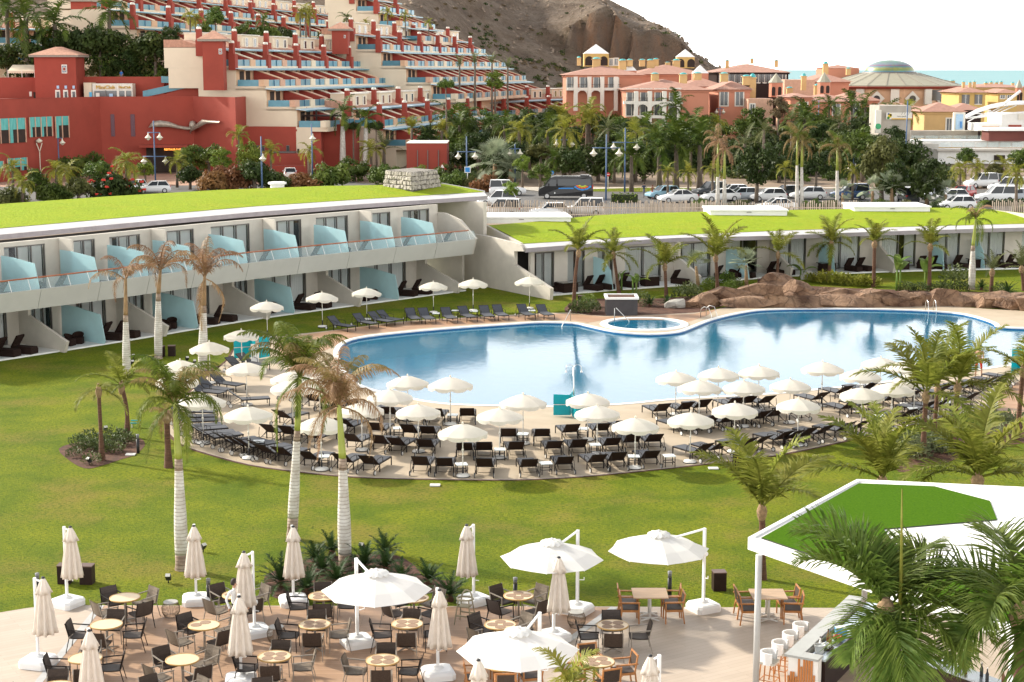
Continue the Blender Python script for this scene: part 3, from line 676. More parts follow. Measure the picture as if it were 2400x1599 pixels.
# ---------------- patio furniture: dark wicker
def b_lounger():
    t = thing('wicker_lounger','x','sun bed')
    mb = MB();mb.rbox((0,.25,.0),(.72,1.35,.32),.03);obj('base',mb,M_wicker,t)
    mb = MB();mb.rbox((0,.25,.322),(.66,1.30,.07),.02);obj('cushion',mb,M_wicker,t)
    M = Matrix.Translation((0,-.42,.33)) @ Matrix.Rotation(radians(-32),4,'X');mb = MB();mb.box((0,0,.40),(.70,.09,.82),M=M);obj('backrest',mb,M_wicker,t)
    for z in (.2,.45,.7): mb = MB();mb.box((0,.06,z),(.62,.03,.17),M=M);obj('back_pad',mb,M_wicker,t)
    return t
def b_wchair():
    t = thing('wicker_armchair','x','chair')
    mb = MB();mb.rbox((0,0,0),(.58,.58,.40),.05);obj('seat',mb,M_wicker,t)
    mb = MB();mb.tube([(.30 * sin(a),-.30 * cos(a) + .02,.40 + .25 * (.5 + .5 * cos(a))) for a in [radians(d) for d in range(-110,111,20)]],.045,5);obj('arm_rail',mb,M_wicker,t)
    mb = MB();n = 9;rws = [[Vector((.29 * sin(a),-.29 * cos(a) + .02,z * (.40 + .25 * (.5 + .5 * cos(a))) + (1 - z) * .38)) for a in [radians(-110 + 220 * i / n) for i in range(n + 1)]] for z in (0,1)];mb.grid(rws);mb.grid([[p * 1.06 for p in r] for r in rws][::-1]);obj('backrest',mb,M_wicker,t)
    return t
def b_wtable():
    t = thing('wicker_table','x','table')
    mb = MB();mb.rbox((0,0,.0),(1.25,.72,.66),.03);obj('base',mb,M_wicker,t)
    mb = MB();mb.box((0,0,.70),(1.5,.92,.05));obj('table_top',mb,mat('smoked table glass',(.05,.045,.04),.15,.1,2.),t)
    return t
wl_,wc_,wt_ = Proto(b_lounger),Proto(b_wchair),Proto(b_wtable)
def wl_at(c,s,off,z,turn,label,pr=wl_): pr(c.fp(s,off,z),c.ang(s) + radians(turn),label,'dark wicker furniture of the hotel patios')
for i,(a,b) in enumerate(zip(SU[1:],SU[2:] + [s_end])):
    k = ORD[i]
    wl_at(WB,a + (b - a) * .62,-.95,3.26,205,f'dark sun bed on the {k} balcony counted from the left end',wl_)
    if i % 2 == 1: wl_at(WB,a + (b - a) * .3,-1.5,3.26,160,f'round backed wicker chair on the {k} balcony from the left end',wc_)
    else: wl_at(WB,a + (b - a) * .25,-1.1,3.26,205,f'darker sun bed close to the frosted screen of the {k} balcony',wl_)
for i,(a,b) in enumerate(zip(cuts,cuts[1:])):
    k = ORD[i]
    if i % 2 == 0:
        wl_at(WB,lerp(a,b,.45),-.9,.1,200,f'brown wicker armchair on the {k} ground floor patio',wc_);wl_at(WB,lerp(a,b,.72),-1.1,.1,130,f'wicker armchair near the screen of the {k} ground floor patio',wc_)
    else:
        wl_at(WB,lerp(a,b,.3),-.9,.1,200,f'brown wicker sun bed in shade on the {k} ground floor patio',wl_);wl_at(WB,lerp(a,b,.55),-.9,.1,200,f'second wicker sun bed on the {k} ground floor patio',wl_)
low_sets = [(1334,0,'t'),(1310,-.6,'c'),(1345,-.6,'c'),(1386,-.2,'l'),(1414,-.2,'l'),(1470,-.3,'l'),(1525,0,'t'),(1512,-.8,'c'),(1590,-.2,'l'),(1692,-.5,'l'),(1720,-.3,'c'),(1745,-.2,'l'),(1815,-.4,'l'),(1838,-.2,'l'),(1940,-.6,'t'),(1928,-1.2,'c'),(1996,-.5,'l'),(2022,-.5,'l'),(2112,-.3,'t'),(2165,-.4,'l'),(2196,-.4,'l'),(2250,-.4,'l'),(2290,-.3,'t'),(2345,-.4,'l'),(2375,-.4,'l')]
cn = {'t': 0,'c': 0,'l': 0}
for x,off,k in low_sets:
    w_ = ORD[cn[k]];cn[k] += 1;s = LB.s_px(x,off - .5,.3)
    wl_at(LB,s,off - .6,.1,{'t': 0,'c': 170,'l': 200}[k],{'t': f'long wicker dining table, {w_} from the left outside the single storey wing','c': f'wicker armchair, {w_} from the left outside the single storey wing','l': f'reclined brown wicker sun bed, {w_} from the left outside the single storey wing'}[k],{'t': wt_,'c': wc_,'l': wl_}[k])
# ================================================================ POOLSIDE FURNITURE
M_canvas = mat('cream canvas',(.80,.76,.67),.85,.04,3.,transl=.38)
M_pole = mat('pale aluminium pole',(.62,.60,.55),.45,.05,2.)
M_brown = mat('dark bronze frame',(.012,.008,.007),.5,.1,3.,spec=.2)
M_slingb = mat('brown sling back',(.026,.014,.010),.8,.15,12.,spec=.12)
M_sling = mat('grey sling with sky sheen',(.055,.059,.070),.55,.15,12.,spec=.35)  # grey cloth, with the sky's bluish reflection put into its colour
M_black = mat('black metal',(.015,.015,.017),.5,.1,4.)
M_wheel = mat('white plastic',(.66,.65,.62),.5,.05,3.)
M_tabletop = mat('pale tray top',(.55,.60,.62),.35,.05,2.)
def b_parasol():
    t = thing('beach_parasol','x','parasol');N_ = 32;R_ = .98
    def rim(k): return R_ * (1 if k % 4 == 0 else (.985 if k % 2 else .975))
    mb = MB();mb.smooth = True;rows = []
    for f_,z in ((.03,2.10),(.35,2.03),(.7,1.905),(1.,1.76)):
        rows.append([Vector((f_ * rim(k) * cos(2 * pi * k / N_),f_ * rim(k) * sin(2 * pi * k / N_),z - (0 if k % 4 == 0 else .022) * f_)) for k in range(N_ + 1)])
    mb.grid(rows);obj('canopy',mb,M_canvas,t)
    mb = MB();a = rows[-1];b = [Vector((p.x * 1.005,p.y * 1.005,1.62 - .045 * abs(sin(2 * pi * k / 8)) + (.05 if k % 4 == 0 else 0))) for k,p in enumerate(a)]
    mb.grid([a,b]);obj('valance',mb,M_canvas,t)
    mb = MB();mb.tube([(0,0,.10),(0,0,2.10)],.022,6);mb.tube([(0,0,1.02),(0,0,1.12)],.04,6);obj('pole',mb,M_pole,t)
    mb = MB();mb.lathe([(.03,2.09),(.04,2.14),(.02,2.2),(.005,2.21)],8);obj('finial',mb,M_canvas,t)
    mb = MB();mb.mat(1).lathe([(.29,.0),(.29,.035)],16);mb.mat(0).lathe([(.28,.035),(.26,.085),(.1,.12),(.05,.13)],16);bs = obj('base',mb,[M_wheel,M_black],t)
    mb = MB();mb.tube([(0,0,.1),(0,0,.42)],.035,6);obj('sleeve',mb,M_black,bs)
    for k in range(4): mb = MB();mb.tube([(0,0,1.72),(.95 * cos(pi * k / 2),.95 * sin(pi * k / 2),1.74)],.008,3);obj('rib',mb,M_pole,t)
    return t
parasol = Proto(b_parasol)
PAR = {'on the grass behind the pool': [(627,791),(756,767),(860,750),(1016,733),(1109,729),(1241,724)],
 'at the left end of the deck': [(567.6,862),(493,899),(425,942),(579,950),(477,1040),(584,1075),(418,985)],
 'on the left half of the deck': [(685,975),(750,985),(687,1002),(754,1102),(849,1056),(915,1029),(981,1060),(956,986),(1056,996),(1085,1117),(1171,1074)],
 'beside the turquoise shower screen': [(1226,1041),(1377,1032),(1399,1065),(1488,1098)],
 'on the right half of the deck': [(1617,1084),(1583,973),(1682,965),(1638,1000),(1741,1001),(1777,960),(1720,1060),(1850,992),(1869,1045),(1925,952),(2014,968),(2017,1020),(2061,935),(2121,950),(2141,980),(2088,1003)]}
for where,ps in PAR.items():
    for i,(x,y) in enumerate(sorted(ps)):
        parasol(P(x,y,.03),RND.uniform(0,6.28),f'open cream parasol, {ORD[i]} from the left {where}','cream parasols round the pool',RND.uniform(.97,1.05))
def b_lounger2():
    t = thing('sun_lounger','x','sun lounger')
    mb = MB()
    for x in (-.31,.31): mb.box((x,1.22,.34),(.035,1.38,.045))
    for y in (.55,1.9): mb.box((0,y,.335),(.58,.035,.035))
    mb.tube([(-.24,.42,.36),(-.24,.12,.2),(0,.10,.19),(.24,.12,.2),(.24,.42,.36)],.012,4);obj('frame',mb,M_brown,t)
    mb = MB();mb.box((0,1.23,.365),(.57,1.36,.022));obj('seat',mb,M_sling,t)
    M = Matrix.Translation((0,.56,.36)) @ Matrix.Rotation(radians(40),4,'X')
    mb = MB();mb.mat(1).add([(-.28,0,-.012),(.28,0,-.012),(.27,-.72,-.012),(-.27,-.72,-.012)],[(3,2,1,0)],Matrix.Translation((0,.56,.36)) @ Matrix.Rotation(radians(-37),4,'X'))
    B = Matrix.Translation((0,.56,.36)) @ Matrix.Rotation(radians(-37),4,'X');mb = MB()
    mb.mat(0).add([(-.28,0,.012),(.28,0,.012),(.27,-.74,.012),(-.27,-.74,.012)],[(0,3,2,1)],B);mb.mat(1).add([(-.28,0,-.012),(.28,0,-.012),(.27,-.74,-.012),(-.27,-.74,-.012)],[(0,1,2,3)],B)
    bk = obj('backrest',mb,[M_sling,M_slingb],t)
    mb = MB()
    for x in (-.29,.29): mb.tube([B @ Vector((x,0,0)),B @ Vector((x * .97,-.76,0))],.018,4)
    mb.tube([B @ Vector((-.28,-.76,0)),B @ Vector((.28,-.76,0))],.018,4);obj('back_frame',mb,M_brown,bk)
    for x in (-.32,.32):
        mb = MB();mb.tube([(x,.95,.36),(x,.93,.56),(x,.80,.60),(x,.42,.60),(x,.32,.55)],.014,4);obj('armrest',mb,M_brown,t)
        mb = MB();mb.box((x,1.86,.165),(.035,.035,.33));obj('leg',mb,M_brown,t)
        mb = MB();mb.box((x,.60,.165),(.035,.035,.33));obj('leg',mb,M_brown,t)
        mb = MB();mb.tube([(x,.62,.30),(x,.05,.12)],.015,4);mb.tube([(x,.05,.12),(x,.0,.36),(x * .9,.0,.66)],.013,4);obj('wheel_strut',mb,M_brown,t)
        mb = MB();R9 = Matrix.Translation((x * 1.08,.0,.105)) @ Matrix.Rotation(pi / 2,4,'Y');mb.lathe([(.105,-.018),(.105,.018)],12,M=R9,smooth=False);wh = obj('wheel',mb,M_black,t)
        mb = MB();mb.lathe([(.085,-.022),(.085,.022)],10,M=R9,smooth=False);obj('hub',mb,M_wheel,wh)
    return t
lounger = Proto(b_lounger2)
FACE = 'brown sun lounger'
LG = {
 'front row left of the gap': ((600,800),[(-45,1085,44),(30,1115,34),(200,1140,26),(445,1180,22),(765,1205,19),(1010,1228,14)]),
 'middle of the front row by the lawn': ((600,800),[(1500,1240,4),(1730,1248,3),(2095,1256,0),(2517,1250,-3),(2847,1225,-7),(3157,1205,-12),(3337,1195,-12),(3642,1170,-14)]),
 'left part of the second row': ((600,800),[(90,925,24),(265,945,22),(475,975,20),(850,1010,17),(1110,1035,15),(1265,1045,15),(1545,1065,8)]),
 'middle part of the second row': ((600,800),[(1915,1095,2),(2095,1097,0),(2397,1090,-3),(2747,1075,-6),(2977,1070,-8),(3287,1045,-10),(3472,1020,-12),(3677,1010,-14)]),
 'third row on the left half': ((600,800),[(640,850,24),(780,865,22),(1090,905,15),(1385,930,12),(1570,935,8)]),
 'third row on the middle': ((600,800),[(2320,965,-2),(2632,960,-4),(2912,925,-8),(3192,905,-10),(3372,890,-10)]),
 'row nearest the water, left half': ((600,800),[(200,780,28),(260,545,28),(480,625,24),(610,648,22),(700,670,20),(880,700,20),(1020,722,18),(1210,748,15),(1465,768,10),(1645,775,8),(1940,768,2)]),
 'rows right of the turquoise screen': ((1200,800),[(1400,722,-15),(1620,705,-17),(1780,690,-20),(2070,665,-22),(2200,645,-24),(1620,858,-28),(1760,850,-28),(1875,838,-28),(2030,825,-28),(2165,800,-28)]),
 'curving front row, right half': ((1200,800),[(1800,1112,-36),(1960,1082,-36),(2210,1045,-36),(2345,1025,-36),(2542,985,-36),(2640,975,-36),(2762,960,-36),(2912,930,-37),(3112,900,-38),(3250,880,-38)]),
 'curving second row, right half': ((1800,800),[(-20,790,-30),(110,772,-30),(330,737,-30),(790,697,-32),(960,662,-32),(1190,617,-33),(1370,592,-33)]),
 'water side row, right half': ((1800,800),[(20,640,-26),(520,608,-28),(740,545,-28),(970,515,-28),(1090,525,-28),(1330,520,-30)]),
 'far group behind the coconut palms': ((1800,800),[(1200,815,-38),(1330,775,-38),(1520,705,-40),(1640,685,-40),(1920,615,-40),(1650,540,-40),(1810,515,-40),(1930,495,-40),(2080,465,-42),(2190,440,-42),(2290,400,-44)]),
 'row on the grass behind the pool': ((600,400),[(690,1452,128),(925,1420,138),(1060,1402,138),(1140,1388,136),(1410,1372,160),(1530,1372,160),(1738,1365,162),(1893,1357,162),(2090,1346,165),(2210,1341,165),(2435,1337,165),(2612,1332,165)]),
 'group at the left deck end': ((0,800),[(1960,425,122),(1840,472,120),(1760,500,118),(2110,270,128),(2210,240,128),(2110,600,75),(1620,700,92),(1590,755,88),(1610,800,82)]),
 'slanting row along the left edge': ((0,800),[(1640,850,74),(1690,885,70),(1755,925,66),(1830,958,62),(1990,1005,56),(2085,1035,53),(2175,1058,50)]),
}
for row,(o,ls) in LG.items():
    for i,(x,y,h) in enumerate(sorted(ls)):
        px,py = g(*o,x,y)
        lounger(P(px,py,.03),-radians(h + RND.uniform(-4,4)),f'{FACE}, {ORD[i]} from left, {row}','sun loungers round the pool',(1.10,1.0,RND.uniform(.9,1.0)))
def b_side():
    t = thing('side_table','x','side table')
    mb = MB();mb.box((0,0,.43),(.46,.46,.03));obj('table_top',mb,M_tabletop,t)
    for x in (-.2,.2):
        for y in (-.2,.2): mb = MB();mb.box((x,y,.207),(.03,.03,.414));obj('leg',mb,M_brown,t)
    mb = MB()
    for q in (-.2,.2): mb.box((q,0,.16),(.025,.37,.025));mb.box((0,q,.19),(.37,.025,.025))
    obj('stretcher',mb,M_brown,t)
    return t
side_t = Proto(b_side)
ST_ = [g(600,800,x,y) for x,y in [(1350,755),(1808,760),(1310,885),(1888,1225),(622,1150),(2240,1085),(30,1010),(450,900)]] + [g(1200,800,x,y) for x,y in [(100,940),(312,1215),(655,890),(762,1040),(1118,1150),(1442,1145),(2170,1000)]] + [g(1800,800,x,y) for x,y in [(1330,700),(1630,640),(1030,770),(190,940)]] + [g(600,400,x,y) for x,y in [(1655,1372),(2005,1352),(1832,1345)]] + [g(1200,400,182,1345)]
for i,(x,y) in enumerate(sorted(ST_)): side_t(P(x,y,.03),RND.uniform(-.2,.2),f'small square tray table, {ORD[i]} from the left between the sun loungers','side tables between the sun loungers')
# ---- showers with turquoise screens, boards
M_turq = mat('turquoise acrylic',(.02,.42,.48),.25,.05,1.,transl=.45)
def shower(label,base,panels,z1,pole=None):
    t = thing('outdoor_shower',label,'shower',P(*base,.03))
    for (a,b) in panels:
        A,B_ = P(*a,.03) - t.location,P(*b,.03) - t.location;d = (B_ - A).normalized();nn = Vector((-d.y,d.x,0)) * .02
        mb = MB();mb.slab([A + Vector((0,0,.06)),A + Vector((0,0,z1)),B_ + Vector((0,0,z1 * .97)),B_ + Vector((0,0,.06))],-nn,nn);obj('screen_panel',mb,M_turq,t)
        mb = MB();mb.slab([A + Vector((0,0,z1 * .52)),A + Vector((0,0,z1 * .55)),B_ + Vector((0,0,z1 * .55)),B_ + Vector((0,0,z1 * .52))],-nn * 1.6,nn * 1.6);obj('screen_rail',mb,M_pole,t)
    if pole:
        q = P(*pole,.03) - t.location;mb = MB();mb.tube([q,q + Vector((0,0,2.25))],.03,8);obj('post',mb,M_steel,t)
        for s in (-1,1):
            mb = MB();mb.tube([q + Vector((0,0,2.2))] + [q + Vector((s * (.18 - .18 * cos(a)),0,2.22 + .16 * sin(a))) for a in [pi * i / 8 for i in range(1,9)]] + [q + Vector((s * .36,0,2.1))],.012,5);arm = obj('shower_arm',mb,M_steel,t)
            mb = MB();mb.lathe([(.02,.1),(.06,.0)],8,q + Vector((s * .36,0,2.02)));obj('shower_head',mb,M_steel,arm)
    return t
shower('turquoise folding shower screen with a double hooked steel post beside the water',(1344,977),[((1297,976),(1336,976)),((1341,977),(1350,985)),((1350,985),(1391,984)),((1336,976),(1346,962))],1.05,(1344,972))
shower('turquoise shower screen on the left end of the deck',(570,843),[((549,843),(590,840)),((590,840),(599,848)),((608,842),(632,838))],1.25)
shower('turquoise shower screen at the right edge beyond the palms',(2378,877),[((2370,877),(2387,874)),((2387,874),(2402,878))],1.35)
t = thing('notice_board','white free standing board with a blue swimmer drawing beside the left shower','notice board',P(598,862,.03))
mb = MB();mb.box((0,0,.75),(.40,.05,1.1));obj('panel',mb,M_white,t)
M_blue = mat('blue print',(.03,.16,.5),.5,0);mb = MB();mb.tube([(-.12,-.03,.95),(0,-.03,1.0),(.1,-.03,.9)],.03,4);mb.lathe([(.001,-.05),(.05,0),(.001,.05)],8,(.08,-.03,1.06));obj('swimmer_drawing',mb,M_blue,t)
for x in (-.15,.15): mb = MB();mb.box((x,0,.1),(.04,.3,.2));obj('foot',mb,M_white,t)
t = thing('info_stand','blank white A-frame board on the brown path behind palms','notice board',P(2325,955,.03),.4)
for s in (-1,1):
    M = Matrix.Translation((0,s * .16,0)) @ Matrix.Rotation(s * .18,4,'X');mb = MB();mb.box((0,0,.5),(.46,.03,1.),M=M);obj('panel',mb,M_white,t)
# ---- rails and ladders
def rail(label,pts,name='handrail',r=.025):
    b = Vector(pts[0][0]);t = thing(name,label,'handrail',b)
    for ps in pts:
        mb = MB();mb.tube([Vector(p) - b for p in ps],r,6);obj('rail',mb,M_steel,t)
a,b = P(1337,754),P(1317,768)
rail('slanting steel handrail over the pool steps',[[a + Vector((0,0,-.2)),a + Vector((0,0,.75)),b + Vector((0,0,.1)),b + Vector((0,0,-.5))]])
a,b = P(1440,754),P(1474,756)
rail('slanting steel handrail at the round spa',[[a,a + Vector((0,0,.85)),a + Vector((.1,0,.9)),b + Vector((0,0,.1)),b + Vector((0,0,-.3))]])
def ladder(label,a,b,dirv):
    d = Vector(dirv);pts = []
    for q in (a,b): pts.append([q,q + Vector((0,0,.55)),q + d * .25 + Vector((0,0,.75)),q + d * .6 + Vector((0,0,.7)),q + d * .8 + Vector((0,0,.2)),q + d * .85 + Vector((0,0,-.7))])
    rail(label,pts,'pool_ladder',.024)
ladder('arched steel pool ladder in front of the round brown boulder',P(1642,745),P(1655,742),(.8,-.6,0))
ladder('two rail steel pool ladder before the long rock wall',P(2169,728),P(2187,728),(0,-1,0))
# ---- planter box by the spa
t = thing('pump_housing','dark rendered cube with a white rim and soil top behind the round spa','housing',P(1458,741))
M_dkrend = mat('dark grey render',(.055,.052,.055),.8,.15,2.,bump=.1)
mb = MB();mb.box((0,1.0,.55),(2.05,1.75,1.1));obj('body',mb,M_dkrend,t)
mb = MB();
for c,d in (((0,.08,1.16),(2.2,.2,.13)),((0,1.92,1.16),(2.2,.2,.13)),((-1.0,1.,1.16),(.2,1.64,.13)),((1.0,1.,1.16),(.2,1.64,.13))): mb.box(c,d)
obj('rim',mb,M_coping,t);mb = MB();mb.box((0,1,1.13),(1.8,1.64,.06));obj('soil',mb,M_soil,t)
mb = MB();mb.box((-1.035,.9,.55),(.03,1.2,.8));obj('vent_panel',mb,M_black,t)
# ================================================================ TERRACE FURNITURE
M_weaveD = mat('dark grey weave',(.060,.047,.041),.6,.2,25.,rnd=.2,spec=.25)
M_weaveT = mat('taupe weave',(.15,.12,.09),.6,.2,25.,rnd=.15,spec=.25)
M_weaveB = mat('brown weave',(.052,.037,.029),.6,.2,25.,rnd=.15,spec=.2)
M_alu = mat('taupe metal frame',(.24,.21,.175),.45,.05)
M_teak = mat('orange teak',(.36,.15,.045),.5,.25,8.,stretch=(1,1,.2))
M_ltop = mat('pale laminate',(.62,.47,.29),.4,.06,3.)
M_rimw = mat('honey wood rim',(.50,.30,.10),.45,.1,4.)
M_matt = mat('brown placemat',(.27,.18,.12),.8,.15,20.)
def chair_build(weave,frame):
    def b():
        t = thing('woven_armchair','x','chair');seat = MB();seat.smooth = True
        rows = []
        for y,z in ((-.24,.43),(-.1,.425),(.1,.43),(.24,.45),(.27,.43)): rows.append([Vector((x,y,z - .012 * (1 - (x / .26) ** 2))) for x in (-.26,-.13,0,.13,.26)])
        seat.grid(rows);seat.grid([[p - Vector((0,0,.03)) for p in r] for r in rows][::-1]);obj('seat',seat,weave,t)
        rw = lambda d: [[Vector((x,-.24 - .10 * k - d - .03 * (1 - (x / .26) ** 2) + .03,.43 + .40 * k)) for x in (-.25,-.12,0,.12,.25)] for k in (0,.25,.5,.75,1.)]
        bk = MB();bk.grid(rw(0)[::-1]);bk.grid(rw(.03));bo = obj('backrest',bk,weave,t)
        for k in range(5):
            s = MB();kk = .1 + .2 * k;s.grid([[Vector((x,-.245 - .10 * q + .035 + .03 * (x / .26) ** 2 - .03,.43 + .40 * q)) for x in (-.24,0,.24)] for q in (kk - .06,kk + .06)]);obj('strap',s,weave,bo)
        for x in (-.27,.27):
            m = MB();m.tube([(x * 1.08,.25,0),(x,.24,.62)],[.013,.017],4);obj('leg',m,frame,t)
            m = MB();m.tube([(x * 1.08,-.34,0),(x,-.24,.43),(x * .95,-.35,.84)],[.013,.017,.015],4);obj('leg',m,frame,t)
            m = MB();m.tube([(x,.27,.62),(x * 1.02,0,.64),(x * .98,-.29,.66)],.02,4);obj('armrest',m,frame,t)
        return t
    return b
chD,chT,chB = Proto(chair_build(M_weaveD,M_brown)),Proto(chair_build(M_weaveT,M_alu)),Proto(chair_build(M_weaveB,M_alu))
def teak_build():
    t = thing('teak_armchair','x','chair')
    m = MB();m.box((0,0,.43),(.48,.48,.03));obj('seat',m,M_weaveD,t)
    m = MB();M = Matrix.Translation((0,-.25,.42)) @ Matrix.Rotation(.14,4,'X');m.box((0,0,.27),(.44,.02,.34),M=M);bk = obj('backrest',m,M_weaveB,t)
    m = MB();m.box((0,0,.46),(.50,.035,.04),M=M);obj('top_rail',m,M_teak,bk)
    for x in (-.26,.26):
        m = MB();m.tube([(x,.25,0),(x,.25,.64)],.026,4);obj('leg',m,M_teak,t)
        m = MB();m.tube([(x,-.30,0),(x,-.24,.45),(x * .97,-.32,.9)],.026,4);obj('leg',m,M_teak,t)
        m = MB();m.box((x,-.02,.655),(.06,.6,.03));obj('armrest',m,M_teak,t)
        m = MB();m.box((x,0,.40),(.035,.5,.06));obj('apron',m,M_teak,t)
    for y in (-.25,.25): m = MB();m.box((0,y,.40),(.48,.03,.06));obj('apron',m,M_teak,t)
    return t
teak = Proto(teak_build)
def b_round():
    t = thing('round_table','x','table')
    m = MB();m.lathe([(.425,.715),(.425,.74)],32,smooth=False);top = obj('table_top',m,M_ltop,t)
    m = MB();m.lathe([(.428,.708),(.444,.71),(.444,.748),(.424,.748)],32,capb=False,capt=False);obj('rim',m,M_rimw,top)
    m = MB();m.tube([(0,0,.03),(0,0,.712)],.035,8);obj('column',m,M_alu,t)
    for k in range(4): m = MB();a = pi / 4 + k * pi / 2;m.tube([(0,0,.07),(.34 * cos(a),.34 * sin(a),.02)],[.028,.02],4);obj('foot',m,M_alu,t)
    return t
rtable = Proto(b_round)
CN = {'D': ('dark grey woven armchair',chD),'T': ('taupe woven armchair',chT),'B': ('brown woven armchair',chB),'W': ('teak armchair',teak)}
def place_round(px,py,mats_,ang,spec,desc,rad=.68):
    c = P(px,py,.74);c.z = .036
    rtable(c,0,f'round pale table {desc}','round tables on the terrace')
    for k in range(mats_):
        a = pi / 4 + k * pi / 2 + ang;m = MB();m.lathe([(.155,0),(.155,.006)],14,smooth=False)
        o = obj('placemat',m,M_matt,None,c + Vector((.22 * cos(a),.22 * sin(a),.741)));tag(o,f'brown placemat, {ORD[k]} on the round table {desc}','placemat','placemats on the round tables')
    names = ['right','far right','far','far left','left','near left','near','near right']
    for k,ch in enumerate(spec):
        if ch == '-': continue
        a = ang + k * pi / 2;side = names[int(round(a / (pi / 4))) % 8];rr = rad + RND.uniform(-.03,.06);a += RND.uniform(-.06,.06)
        CN[ch][1](c + Vector((rr * cos(a),rr * sin(a),0)),a + pi / 2 + RND.uniform(-.1,.1),f'{CN[ch][0]} {side} of the table {desc}','armchairs round the terrace tables')
q5 = lambda x,y: g(0,1200,x,y);q6 = lambda x,y: g(600,1200,x,y);q7 = lambda x,y: g(1200,1200,x,y)
place_round(*q5(1148,795),0,pi / 4,'TDTD','at the left lawn edge')
place_round(*q5(980,1042),0,0,'DBDB','second from the lawn, far left')
place_round(*q5(785,1352),0,.15,'DBDB','behind the lower left umbrella')
place_round(*q5(1677,1366),0,pi / 4,'TBTB','with a bare top, mid boards')
place_round(*q5(1875,1050),2,pi / 4,'TDTB','with two placemats')
place_round(*q5(2180,770),2,pi / 4,'TBTB','behind the person in white')
place_round(*q6(620,780),4,.1,'BBDD','before the sago palms')
place_round(*q6(540,1042),4,.05,'TBDB','left of the large umbrella')
place_round(*q6(170,1337),4,0,'TBDB','low in mid boards, four mats')
place_round(*q6(1390,1037),4,0,'DBDB','right of the large umbrella')
place_round(*q6(1165,1370),4,0,'DBTB','at the bottom centre')
place_round(*q6(1450,800),4,pi / 4,'TDBD','under the large umbrella')
place_round(*q6(2245,1045),4,pi / 4,'TDTB','beside the drain strip')
place_round(*q7(60,778),4,pi / 4,'TBDB','at the central lawn edge')
place_round(*q7(925,1048),4,0,'BDDB','on the pale tiles')
place_round(*q7(790,1385),4,.25,'WWWW','right of the lowest umbrella')
place_round(*q7(-80,1420),3,.1,'WWWW','left of the lowest umbrella')
place_round(*q5(520,1620),0,.2,'DBDB','cut by the lower left corner')
place_round(*q5(1560,1650),0,pi / 4,'TBTB','cut by the bottom edge')
place_round(*q6(60,1700),2,.1,'TBTB','cut by the bottom, middle')
def long_table(px,py,desc,chairs):
    c = P(px,py,.75);c.z = .03
    t = thing('long_table',f'rectangular weathered wood table {desc}','table',c,0,'rectangular tables on the pale tiles')
    M_oak = MATS.get('weathered oak') or mat('weathered oak',(.42,.29,.19),.55,.25,4.,stretch=(.3,4,1))
    for k in range(6): m = MB();m.box((0,-.39 + .156 * k,.735),(1.02,.15,.035));obj('plank',m,M_oak,t)
    for y in (-.22,.25):
        m = MB();m.tube([(0,y,.05),(0,y,.715)],.035,8);cl = obj('column',m,M_wheel,t)
        for k in range(4): a = pi / 4 + k * pi / 2;m = MB();m.tube([(0,y,.06),(.36 * cos(a),y + .2 * sin(a),.02)],[.028,.018],4);obj('foot',m,M_wheel,cl)
    for (dx,dy,rz,side) in chairs: teak(c + Vector((dx,dy,0)),radians(rz + RND.uniform(-5,5)),f'teak armchair on the {side} of the rectangular table {desc}','teak armchairs on the terrace')
LCH = [(-.62,.22,-90,'far left'),(-.60,-.38,-90,'near left'),(.62,.25,90,'far right'),(.66,-.35,90,'near right')]
long_table(1523,1392,'beside the octagonal umbrella base',LCH);long_table(1800,1394,'behind the white bar post',LCH)
# ---- wire basket stools
M_wire = mat('bronze wire',(.16,.125,.085),.4,.05,metal=.5)
def b_stool():
    t = thing('wire_stool','x','stool')
    m = MB();m.lathe([(.20,.40),(.21,.42),(.2,.44)],20);obj('top',m,mat('grey stool top',(.36,.35,.32),.5,.05),t)
    m = MB()
    for k in range(36):
        a = 2 * pi * k / 36;ca_,sa_ = cos(a),sin(a)
        m.tube([(r * ca_,r * sa_,z) for r,z in ((.2,.40),(.255,.27),(.245,.14),(.18,.02))],.0055,3,cap=False)
    obj('wires',m,M_wire,t)
    m = MB()
    for r,z in ((.2,.405),(.18,.015)): m.tube([(r * cos(2 * pi * k / 20),r * sin(2 * pi * k / 20),z) for k in range(21)],.009,4)
    obj('rings',m,M_wire,t)
    return t
wst = Proto(b_stool)
for (x,y),d in ((q5(1572,960),'beside the white umbrella base at the lawn edge'),(q6(190,1195),'beside a round table on the boards'),(q7(592,1055),'near the drain strip below a folded umbrella')): wst(P(x,y,.036),0,f'round bronze wire basket stool {d}','wire stools',1.05)
# ---- high chair
t = thing('high_chair','wooden baby high chair in front of a white umbrella base','high chair',P(*q6(1922,1020),.036),pi * .9)
M_ash = mat('grey green wood',(.27,.24,.16),.6,.15,5.)
for x in (-1,1):
    for y in (-1,1): m = MB();m.tube([(x * .25,y * .24,0),(x * .16,y * .14,.72)],.02,4);obj('leg',m,M_ash,t)
m = MB();m.box((0,0,.52),(.33,.3,.03));obj('seat',m,M_ash,t)
m = MB();m.tube([(.24 * cos(a),.2 * sin(a),.74) for a in [2 * pi * k / 16 for k in range(17)]],.03,5);obj('tray_ring',m,M_ash,t)
m = MB();m.tube([(.16 * cos(a),-.14 - .04 * sin(a),.72 + .22 * sin(a)) for a in [pi * k / 8 for k in range(9)]],.025,5);obj('backrest',m,M_ash,t)
m = MB();m.box((0,.2,.26),(.4,.03,.04));m.box((0,-.2,.26),(.4,.03,.04));obj('foot_bar',m,M_ash,t)
